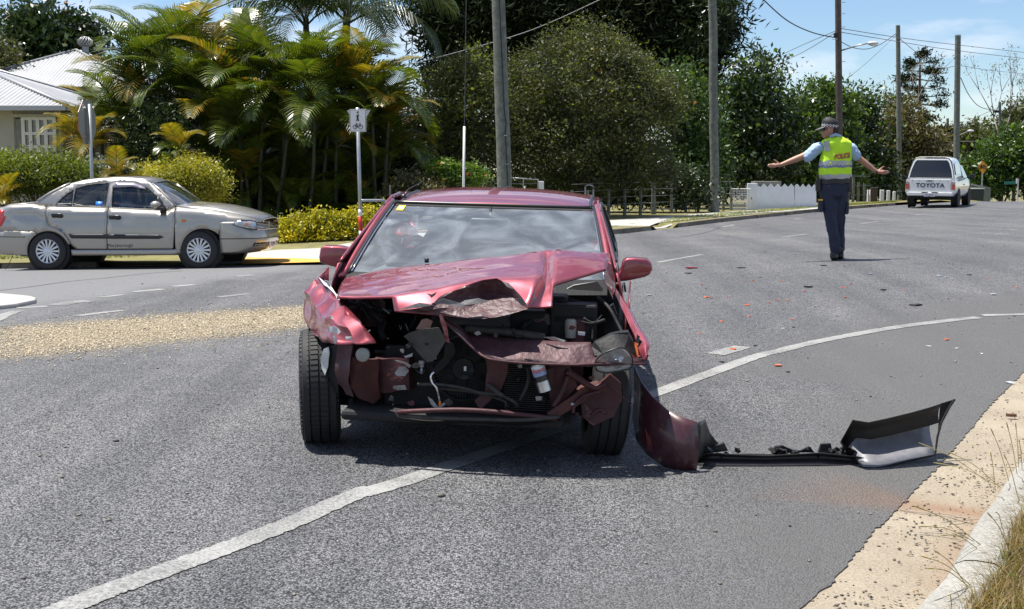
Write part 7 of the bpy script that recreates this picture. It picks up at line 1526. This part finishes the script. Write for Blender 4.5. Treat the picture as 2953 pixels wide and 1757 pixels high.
PA, pab, pat = pole((1205,-250), (1229,455), 27, .165, .13, 'timber power pole with a black cable clipped to its face', wob=.006)
pts = [WD(1216 + 21 * (y / 455) + (3 if 290 < y < 320 else 0), y, 26.84 - .02 * (y / 455)) for y in range(-200, 590, 25)]; MB().tube(pts, .012, 6).build('clipped_cable', BLKW, PA, smooth=True, world=True)
for y in (330, 400, 455, 500): MB().box(WD(1216 + 21 * (y / 455), y, 26.83), (.07, .03, .02)).build('cable_clip', GALV, PA, world=True)
PB, _, pbt = pole((1733,-200), (1741,525), 38, .142, .12, 'crooked leaning timber pole on the grass verge', wob=.02)
PC, _, pct = pole((2040,-120), (2046,500), 50, .14, .12, 'brown timber pole with street lamp behind the officer', TIMD)
arm = MB().tube([WD(2050,123,49.9), WD(2085,112,49.5), WD(2112,106,49.2)], .03, 8).build('lamp_arm', GALV, PC, world=True, smooth=True); lh = MB(); lc = WD(2126,106,49.1); ball(lh, lc, .22, .12, .085, 10); lh.build('lamp_head', mat('lamp_grey', (.5, .51, .52), .4), PC, smooth=True, world=True)
lg = MB(); ball(lg, lc + Vector((.03, 0, -.05)), .15, .1, .07, 8); lg.build('lamp_glass', mat('lamp_diffuser', (.75, .76, .76), .25), PC, smooth=True, world=True)
for y in (6, 34, 66, 96, 150): s_ = 1 if int(y) % 4 else -1; MB().tube([WD(2043, y, 49.9), WD(2043 + s_ * 16, y, 49.9)], .012, 5).build('climbing_step', GALV, PC, world=True)
MB().box(WD(2036,86,49.8), (.16, .12, .16)).build('cable_clamp', BLKW, PC, world=True)
PD, _, pdt = pole((2187,64), (2191,490), 64, .13, .11, 'greenish timber pole beside the white utility', zf=zv); PE, _, pet = pole((2333,88), (2328,490), 58, .14, .13, 'stout grey timber pole just beyond the white utility', zf=zg)
PF, _, pft = pole((2435,250), (2437,490), 84, .11, .09, 'slim pale far pole beside the street name sign', zf=zg)
pole((2308,290), (2309,470), 96, .12, .1, 'small far pole between the utility and the stout grey pole', zf=zg); pole((2316,312), (2318,470), 102, .12, .1, 'farthest small dark pole behind the utility', TIMD, zf=zg)
MB().box(WD(2427,272,83.8), (.3, .2, .16)).build('lamp_head', BLKW, PF, world=True)
fl = MB().tube([WD(2335,330,57.9), WD(2356,321,57.5)], .025, 6).build('lamp_arm', GALV, PE, world=True); lf = MB(); ball(lf, WD(2364,319,57.4), .16, .1, .06, 8); lf.build('lamp_head', mat('lamp_grey', (.5, .51, .52), .4), PE, smooth=True, world=True)
def wire(pts, r_, label, m=BLKW):
    P_ = spline([WD(*p) for p in pts], 8); o = MB().tube(P_, r_, 5).build('overhead_wire', m, smooth=True); return tag(o, label, 'wire', 'overhead wires')
wire([(700,-60,24),(575,0,28),(400,68,34),(300,105,38),(215,142,45.2)], .014, 'service wire running down to the silver pyramid roof'); wire([(1560,-50,40),(1460,0,40),(1290,75,40),(1100,131,40),(960,165,39)], .012, 'pale service wire crossing in front of the huge dark pine', mat('pale_wire', (.3, .3, .31), .5))
wire([(1780,-80,38),(1860,0,42),(1920,52,45),(1980,80,48),(2034,92,49.8)], .022, 'thick sagging cable between leaning pole and lamp pole'); wire([(2034,76,50),(1950,112,58),(1880,146,66),(1800,190,75)], .014, 'upper thin wire dropping behind trees from the lamp pole', WIRE); wire([(2034,80,50),(1960,125,58),(1890,160,66),(1800,215,75)], .014, 'lower thin wire dropping behind trees from the lamp pole', WIRE)
wire([(2050,70,50),(2190,92,60),(2335,110,70),(2600,140,90)], .016, 'upper long wire from the lamp pole past the stout pole', WIRE); wire([(2050,79,50),(2190,102,60),(2335,124,70),(2600,155,90)], .016, 'lower long wire from the lamp pole past the stout pole', WIRE)
wire([(2050,103,50),(2080,117,53),(2115,119,57),(2150,105,61),(2182,82,64)], .016, 'slack cable between the lamp pole and the greenish pole'); wire([(2060,195,50),(2120,145,57),(2182,86,64)], .01, 'fine stay wire slanting up to the greenish pole', WIRE)
wire([(2193,96,64),(2240,135,80),(2262,155,88)], .018, 'wire from the greenish pole towards the tiered pine', WIRE); wire([(2262,158,72),(2295,166,65),(2331,160,58)], .016, 'short slack wire ending at the stout grey pole', WIRE)
wire([(2340,190,58),(2362,235,66),(2390,262,76),(2433,270,84)], .02, 'sagging cable from the stout pole to the slim far pole'); wire([(2340,310,58),(2385,283,70),(2433,262,84)], .014, 'wire climbing from the stout pole to the slim far pole', WIRE); wire([(2230,352,90),(2340,345,88),(2437,345,84),(2600,338,80)], .02, 'low level wire across the far trees', WIRE); wire([(2341,160,58),(2400,170,70),(2494,180,85),(2560,186,95)], .012, 'thin wire leaving the stout pole above the bicycle sign', WIRE)
sg = thing('stay_wire', 'vertical stay wire with a white guard sleeve', 'stay wire', tuple(Vector((WD(1129,455,27.6).x, 27.6, zv(WD(1129,455,27.6).x, 27.6))))); MB().tube([WD(1138,-200,27.6), WD(1131,310,27.6)], .008, 5).build('wire', WIRE, sg, world=True); b_ = Vector(sg.location); MB().tube([WD(1131,308,27.6), WD(1129,455,27.6), b_], .028, 10).build('guard_sleeve', WHITEP, sg, smooth=True, world=True)
# ================================================================ SIGNS
def bicycle(mb, c, s, ux=Vector((1, 0, 0)), uz=Vector((0, 0, 1)), t=.09):
    def P2(x, z): return c + ux * x * s + uz * z * s
    for wx in (-.52, .52): mb.tube([P2(wx + .36 * math.cos(a), -.1 + .36 * math.sin(a)) for a in np.linspace(0, 6.283, 21)], s * t * .5, 6, cap=False)
    for q in ([(-.52, -.1), (-.2, .4), (.38, .4), (0, -.12), (-.52, -.1)], [(-.26, .5), (0, -.12)], [(.52, -.1), (.34, .55), (.5, .6)], [(-.36, .52), (-.14, .52)]): mb.tube([P2(*p) for p in q], s * t * .5, 6)
    return mb
SGN = mat('sign_white', (.75, .75, .74), .4); SGB = mat('sign_black', (.015, .015, .015), .5); SGR = mat('band_red', (.55, .02, .02), .4)
Ys = 24.2; pb_ = WD(228, 560, Ys); pb_.z = zv(pb_.x, Ys); ss = thing('octagonal_sign', 'grey back of an octagonal road sign on a tall post', 'road sign', tuple(pb_)); tp2 = W(*v1(683, 797), Ys)
MB().tube([pb_ - Vector((0, 0, .05)), tp2], .034, 10).build('post', GALV, ss, smooth=True, world=True)
oc = W(*v1(668, 935), Ys + .06); an = R(87); ux = Vector((math.cos(an), math.sin(an), 0)); RO = .46
for nm_, mm, d_ in (('plate', mat('sign_back_grey', (.3, .31, .31), .5, metal=.4), .0), ('red_face', SGR, .006)):
    nn_ = Vector((math.sin(an), -math.cos(an), 0)) * -1; MB().poly([oc + nn_ * d_ + ux * (RO * math.cos(R(22.5 + 45 * k))) + Vector((0, 0, RO * math.sin(R(22.5 + 45 * k)))) for k in range(8)], tuple(nn_ * .004)).build(nm_, mm, ss, world=True)
for z in (.28, -.28): MB().box(oc + Vector((.0, -.03, z)), (.5, .03, .04), rot=(0, 0, an)).build('bracket', GALV, ss, world=True)
# shared path sign
Yp = GD(880, 611, .08).y; pb_ = WD(880, 612, Yp); pb_.z = zv(pb_.x, Yp); sp_ = thing('path_sign', 'white walking and cycling sign on red and white banded post', 'road sign', tuple(pb_))
def PS(x, y, dy=0.0): return W(*v2(x, y), Yp + dy)
tp2 = PS(970, 640); ax = (tp2 - pb_); MB().tube([pb_ - Vector((0, 0, .05)), tp2], .033, 12).build('post', GALV, sp_, smooth=True, world=True)
def along(y): return pb_.lerp(tp2, (PS(980, y).z - pb_.z) / (tp2.z - pb_.z))
for y0_, y1_, mm, nm_ in ((1245, 1286, SGN, 'white_band'), (1286, 1372, SGR, 'red_band'), (1372, 1416, SGN, 'white_band')): MB().tube([along(y0_), along(y1_)], .0355, 12).build(nm_, mm, sp_, smooth=True, world=True)
q = [PS(922,650,-.045), PS(1022,648,-.045), PS(1022,783,-.045), PS(924,784,-.045)]; cq = sum(q, Vector()) / 4
plt = MB().poly(q, (0, .004, 0)).build('plate', SGN, sp_, world=True, bevel=.001); MB().tube([cq + (p - cq) * .93 + Vector((0, -.002, 0)) for p in q + q[:1]], .0045, 5).build('border', SGB, plt, world=True)
bk = MB(); bicycle(bk, PS(973,752,-.05), .1, t=.1); bk.build('bicycle_symbol', SGB, plt, world=True, smooth=True)
fg_ = MB(); fg_.tube([PS(972,678,-.05), PS(970,695,-.05), PS(971,702,-.05)], [.016, .018, .016], 8); ball(fg_, PS(972,668,-.05), .016, .006, .017, 6); fg_.tube([PS(971,700,-.05), PS(965,720,-.05)], .0095, 6).tube([PS(971,700,-.05), PS(978,720,-.05)], .0095, 6).tube([PS(970,682,-.05), PS(981,690,-.05)], .0045, 6).tube([PS(972,682,-.05), PS(964,693,-.05)], .0045, 6); fg_.build('walker_symbol', SGB, plt, world=True, smooth=True)
MB().poly([PS(908,656,.05), PS(1047,655,.05), PS(978,775,.05)], (0, .004, 0)).build('triangle_plate', mat('sign_back_pale', (.55, .56, .56), .45), sp_, world=True)
hr = thing('handrail', 'bent galvanised pipe rail beside the banded post', 'handrail', tuple(Vector((PS(1145,1290).x, Yp + .3, zv(PS(1145,1290).x, Yp + .3))))); hb_ = Vector(hr.location)
MB().tube(spline([PS(985,1193,.06), PS(1100,1192,.2), PS(1132,1195,.28), PS(1143,1212,.3), PS(1145,1290,.3)], 5) + [hb_], .026, 10).build('rail', GALV, hr, smooth=True, world=True); MB().tube([PS(1144,1250,.3), PS(1145,1300,.3)], .0285, 10).build('white_band', SGN, hr, smooth=True, world=True)
p_ = W(*v2(1165,1100), 26.5); p2 = Vector((p_.x, 26.5, zv(p_.x, 26.5))); tag(MB().tube([p2, p_], .022, 8).build('steel_post', BLKM, smooth=True), 'thin dark steel post in front of the yellow house', 'post')
# yellow bicycle warning sign
Yb = 75; c = W(*cU(1738, 398), Yb); b_ = Vector((c.x, Yb, zg(c.x, Yb))); bs = thing('bicycle_sign', 'orange yellow diamond sign with a black bicycle', 'road sign', tuple(b_)); pl2 = MB().poly([W(*cU(1735,277), Yb - .06), W(*cU(1836,382), Yb - .06), W(*cU(1745,520), Yb - .06), W(*cU(1640,402), Yb - .06)], (0, .01, 0)).build('plate', mat('sign_amber', (.8, .33, .01), .45), bs, world=True)
bk = MB(); bicycle(bk, W(*cU(1736,395), Yb - .08), .26, t=.14); bk.build('bicycle_symbol', SGB, pl2, world=True); MB().tube([b_, c], .04, 8).build('post', GALV, bs, world=True)
Yn = 72; p_ = W(*cU(2388,630), Yn); b_ = Vector((p_.x, Yn, zg(p_.x, Yn))); ns = thing('street_name_sign', 'small green street name blade on a white post', 'street sign', tuple(b_)); MB().tube([b_, p_], .04, 8).build('post', WHITEP, ns, world=True); bl = MB().box(W(*cU(2252,682), Yn), (.72, .03, .17), rot=(0, R(-2), 0)).build('name_blade', mat('sign_green', (.02, .2, .14), .5), ns, world=True); MB().box(W(*cU(2372,650), Yn - .03), (.13, .06, .3)).build('bracket', WHITEP, ns, world=True)
MB().box(W(*cU(2010,725), 83.7), (.2, .03, .36)).build('small_plate', mat('faded_pink', (.5, .38, .38), .6), PF, world=True)
# ================================================================ FENCES
WPF = mat('white_concrete_panel', (.68, .7, .72), .75, var=.12, vscale=3, bump=.2, bscale=12)
def FC(x, y, Y): return W(*cC(x, y), Y)
Yw = lambda x: 41.2 + 2.2 * (x - 1610) / 655
wf = thing('white_fence', 'white panel fence with zigzag top edge', 'fence', tuple(Vector((FC(1900,420,42.2).x, 42.2, zv(FC(1900,420,42.2).x, 42.2)))))
def fpt(x, y): p = FC(x, y, Yw(x)); return p
for xa_, xb_ in ((1645, 2049), (2052, 2265)):
    top = []; pk = [1645, 1705, 1740, 1775, 1810, 1845, 1880, 1915, 1950, 1982, 2014, 2046, 2075, 2103, 2132, 2160, 2190, 2218, 2248, 2265]
    for i, x in enumerate(pk):
        if xa_ - 2 <= x <= xb_ + 2: top.append((x, (208 if i % 2 else 172) + 4 * (x - 1645) / 620))
    if top[0][0] > xa_ + 5: top = [(xa_, 190)] + top
    if top[-1][0] < xb_ - 5: top = top + [(xb_, 190)]
    lo = [(x, None) for x in (xb_, xa_)]; pts = [fpt(*q) for q in top]; bl_ = []
    for x in (xb_, xa_): p = fpt(x, 420); p.z = zv(p.x, p.y) + .02; bl_.append(p)
    MB().poly(pts + bl_, (.02, .07, 0)).build('panel', WPF, wf, world=True)
p = fpt(1627, 170); MB().box((p.x, p.y + .02, (p.z + zv(p.x, p.y)) / 2), (.32, .16, p.z - zv(p.x, p.y))).build('end_post', WPF, wf, world=True, bevel=.01)
p = FC(1765, 150, 43.5); zz_ = zv(p.x, 43.5); lp = thing('letterbox_pillar', 'grey block pillar peeping over the zigzag fence', 'pillar', (p.x, 43.5, zz_)); MB().box((p.x, 43.5, (p.z + zz_) / 2 - .08), (.7, .5, p.z - zz_ - .16)).build('shaft', M_KERB, lp, world=True); MB().box((p.x, 43.5, p.z - .07), (.92, .7, .14)).build('cap_slab', M_KERB, lp, world=True)
# mesh gate
gt = thing('mesh_gate', 'low white wire mesh gate beside the zigzag fence', 'gate', tuple(Vector((FC(1512,430,41).x, 41, zv(FC(1512,430,41).x, 41))))); a_, b_ = FC(1420,225,41), FC(1605,430,41)
MB().tube([(a_.x, 41, b_.z), (a_.x, 41, a_.z), (b_.x, 41, a_.z), (b_.x, 41, b_.z), (a_.x, 41, b_.z)], .02, 6).build('frame', SGN, gt, world=True)
for k in range(1, 12): x = a_.x + (b_.x - a_.x) * k / 12; MB().tube([(x, 41, a_.z), (x, 41, b_.z)], .008, 4).build('mesh_wire', SGN, gt, world=True)
for k in range(1, 9): z = a_.z + (b_.z - a_.z) * k / 9; MB().tube([(a_.x, 41, z), (b_.x, 41, z)], .008, 4).build('mesh_wire', SGN, gt, world=True)
# wire fence with timber posts
wfz = lambda x: 34.5 + 6.0 * (x - 190) / 1230
wf2 = thing('wire_fence', 'wire fence with weathered timber posts under the shrubs', 'fence', tuple(Vector((FC(700,460,37).x, 37, zv(FC(700,460,37).x, 37))))); tops = []
for x, yt in ((-180, 240), (-20, 235), (190, 222), (355, 215), (510, 205), (632, 165), (650, 165), (825, 140), (965, 190), (1090, 160), (1200, 215), (1340, 215), (1420, 225)):
    Y_ = wfz(x); p = FC(x, yt, Y_); zb2 = zv(p.x, Y_); MB().tube([(p.x, Y_, zb2 - .05), (p.x + rnd.uniform(-.02, .02), Y_, p.z)], [.05, .042], 8).build('post', TIMB, wf2, world=True); tops.append((p.x, Y_, zb2))
for h in (.15, .35, .55, .75, .95): MB().tube([(x, y - .045, z + h) for x, y, z in tops], .006, 4).build('fence_wire', GALV, wf2, world=True)
# pipe gate near the timber pole
pg = thing('pipe_gate', 'galvanised pipe gate just right of the timber pole', 'gate', tuple(Vector((W(*v3(900,1150),33).x, 33, zv(W(*v3(900,1150),33).x, 33))))); a_, b_ = W(*v3(800,1118),33), W(*v3(985,1132),33); z0_ = pg.location.z + .15
MB().tube([(a_.x, 33, z0_), (a_.x, 33, a_.z), (b_.x, 33, b_.z), (b_.x, 33, z0_), (a_.x, 33, z0_)], .025, 8).build('frame', GALV, pg, world=True, smooth=True); MB().tube([((a_.x + b_.x) / 2, 33, z0_), ((a_.x + b_.x) / 2, 33, (a_.z + b_.z) / 2)], .018, 6).build('stile', GALV, pg, world=True)
for k in range(1, 6): z = z0_ + (a_.z - z0_) * k / 6; MB().tube([(a_.x, 33, z), (b_.x, 33, z)], .006, 4).build('mesh_wire', GALV, pg, world=True)
p = W(*v3(1006,1142),33); zz_ = zv(p.x, 33); tag(MB().box((p.x, 33, (p.z + zz_) / 2), (.14, .14, p.z - zz_)).build('gate_post', WPF, bevel=.01), 'white concrete gate post ending the pipe gate', 'post')
p1, p2 = W(*v3(1282,1168),34), W(*v3(1332,1240),34); zz_ = zv(p1.x, 34); tag(MB().tube(spline([(p1.x, 34, zz_), (p1.x, 34, p1.z - .1), (p1.x + .05, 34, p1.z), (p2.x - .05, 34, p1.z), (p2.x, 34, p1.z - .1), (p2.x, 34, zz_)], 4), .028, 8).build('hoop_rail', GALV, smooth=True), 'small galvanised hoop rail at the start of the wire fence', 'rail')
# posts beyond the officer
def cpost(x0, x1, yt, Y, m, label, name='fence_post'):
    a_, b_ = W(*cO(x0, yt), Y), W(*cO(x1, yt), Y); zz_ = zv(a_.x, Y); return tag(MB().box(((a_.x + b_.x) / 2, Y, (a_.z + zz_) / 2), (b_.x - a_.x, .12, a_.z - zz_)).build(name, m, bevel=.015), label, 'post')
cpost(1155, 1190, 735, 52, WPF, 'widest white gate post beyond the officer'); cpost(1218, 1246, 740, 54, WPF, 'narrower white gate post nearer the greenish pole'); cpost(1275, 1298, 750, 58, WPF, 'bluish white post tucked behind the greenish pole'); cpost(1036, 1044, 735, 51, SGN, 'thin white pipe post by the brown panel'); cpost(1055, 1064, 735, 51, SGN, 'thin white pipe post touching the brown panel')
cpost(1066, 1130, 712, 51.5, mat('brown_board', (.07, .045, .035), .8), 'dark brown gate panel between white posts', 'brown_gate')
rf = thing('paling_fence', 'grey weathered fence behind the officer', 'fence', tuple(Vector((W(*cO(930,860),53).x, 53, zv(W(*cO(930,860),53).x, 53)))))
for x, yt in ((862, 640), (908, 620), (955, 665), (1010, 680)):
    a_ = W(*cO(x, yt), 53); zz_ = zv(a_.x, 53); MB().box((a_.x, 53, (a_.z + zz_) / 2), (.1, .08, a_.z - zz_)).build('post', TIMB, rf, world=True)
for h in (.3, .7, 1.1): a_, b_ = W(*cO(840, 800), 53.05), W(*cO(1060, 800), 53.05); zz_ = rf.location.z + h; MB().box(((a_.x + b_.x) / 2, 53.07, zz_), (b_.x - a_.x, .03, .05)).build('rail', TIMB, rf, world=True)
# far slat fence and skip bin
sf = thing('slat_fence', 'grey green slatted fence stepping down beyond the utility', 'fence', tuple(Vector((W(*cU(1600,1000),72).x, 72, zg(W(*cU(1600,1000),72).x, 72))))); SLT = mat('grey_green_slat', (.2, .22, .19), .8, var=.3, vscale=4)
for k in range(19):
    x = 1335 + k * 29; Y_ = 66 + k * .6; p = W(*cU(x, 655 + (x - 1335) * .22), Y_); zz_ = zg(p.x, Y_) - .1; MB().box((p.x, Y_, (p.z + zz_) / 2), (.26 if k % 2 else .2, .05, p.z - zz_)).build('slat', SLT, sf, world=True)
p0_, p1_ = W(*cU(1335,660),66.0), W(*cU(1860,770),76.8); MB().tube([p0_ + Vector((0, -.05, -.05)), p1_ + Vector((0, -.05, -.05))], .035, 6).build('top_rail', GALV, sf, world=True)
a_, b_ = W(*cU(1385,800),64), W(*cU(1705,800),64); zz_ = zg(a_.x, 64); bn = thing('waste_bin', 'large dark waste bin with pale lid edge by the slatted fence', 'bin', ((a_.x + b_.x) / 2, 64, zz_)); MB().box(((a_.x + b_.x) / 2, 64, (a_.z + zz_) / 2), (b_.x - a_.x, .8, a_.z - zz_), taper=(1.06, 1.06)).build('tub', mat('bin_dark_green', (.02, .03, .025), .5), bn, world=True, bevel=.03); MB().box(((a_.x + b_.x) / 2, 64, a_.z + .03), ((b_.x - a_.x) * 1.1, .9, .06)).build('lid', mat('bin_lid', (.33, .35, .33), .5), bn, world=True, bevel=.02)
# ================================================================ CRASH DEBRIS
DO = mat('orange_lens_bit', (.85, .16, .01), .3, coat=.6); DW = mat('clear_lens_bit', (.75, .76, .77), .2, coat=.6); DB = mat('black_debris', (.015, .015, .016), .5); DR_ = mat('red_debris', (.3, .02, .03), .4)
def debris(x, y, s, m, label, group, fn=cB, flat=.25, el=1.0):
    s *= .72; p = G(*fn(x, y)); n = rnd.randint(4, 6); a0 = rnd.uniform(0, 6.28); o = thing('debris', None, None) if 0 else None
    pts = [Vector((p.x + s * el * math.cos(a0 + 6.28 * k / n) * rnd.uniform(.5, 1.2), p.y + s * math.sin(a0 + 6.28 * k / n) * rnd.uniform(.5, 1.2), p.z + .004)) for k in range(n)]
    mb = MB().poly(pts, (rnd.uniform(-.2, .2) * s, rnd.uniform(-.2, .2) * s, s * flat)); me = mb.mesh('debris'); bm = bmesh.new(); bm.from_mesh(me); bmesh.ops.recalc_face_normals(bm, faces=bm.faces); bm.to_mesh(me); bm.free(); me.transform(Matrix.Translation(-p)); o = link(me, 'debris_piece', m); o.location = p
    return tag(o, label, 'debris', group)
for x, y, s in [(520,555,.025),(548,634,.04),(580,640,.03),(798,682,.035),(708,955,.045),(642,784,.03),(990,1057,.05),(1017,534,.025),(830,534,.03),(790,536,.025),(1147,597,.03),(988,652,.03),(1048,655,.025),(935,667,.025),(1390,575,.03),(1400,636,.03),(1435,553,.025),(1765,590,.025),(2018,896,.035),(2280,514,.025),(2450,574,.025),(503,857,.02),(805,750,.025),(1075,770,.025),(672,635,.02)]:
    debris(x, y, s, DO, 'orange lens fragment lying on the road surface', 'orange lens fragments on the road')
for x, y, s in [(200,622,.05),(1555,492,.05),(1970,505,.06),(2020,512,.03),(2050,523,.03),(2312,618,.05),(1213,688,.025),(1018,828,.03),(912,730,.025),(1912,937,.03),(2085,950,.025),(2236,982,.02),(690,628,.02),(1690,470,.025),(395,820,.02)]:
    debris(x, y, s, DW, 'pale clear lens fragment lying on the road surface', 'pale lens fragments on the road')
for x, y, s in [(760,455,.05),(1630,590,.05),(1080,820,.025),(845,932,.025),(880,515,.025),(1265,440,.04),(2160,497,.03),(1170,572,.06),(440,488,.05),(645,1032,.025)]:
    debris(x, y, s, DB, 'black plastic scrap lying on the road surface', 'black plastic scraps on the road', el=1.5)
debris(1825, 684, .07, DB, 'long black strip of trim lying across the lane', None, el=2.2); debris(460, 456, .07, DR_, 'thin red strip of paint trim on the road', None, el=1.8)
debris(2340, 136, .035, DW, 'clear plastic shard on the edge of the concrete channel', None, fn=cE, el=1.6); debris(2360, 338, .03, mat('brown_lump', (.12, .06, .03), .9), 'brown clod lying on the concrete channel', None, fn=cE, el=1.6, flat=.7); debris(960, 36, .03, DO, 'orange shard beside the white edge line', None, fn=cE); debris(1020, 72, .028, DB, 'small black clip beside the white edge line', None, fn=cE)
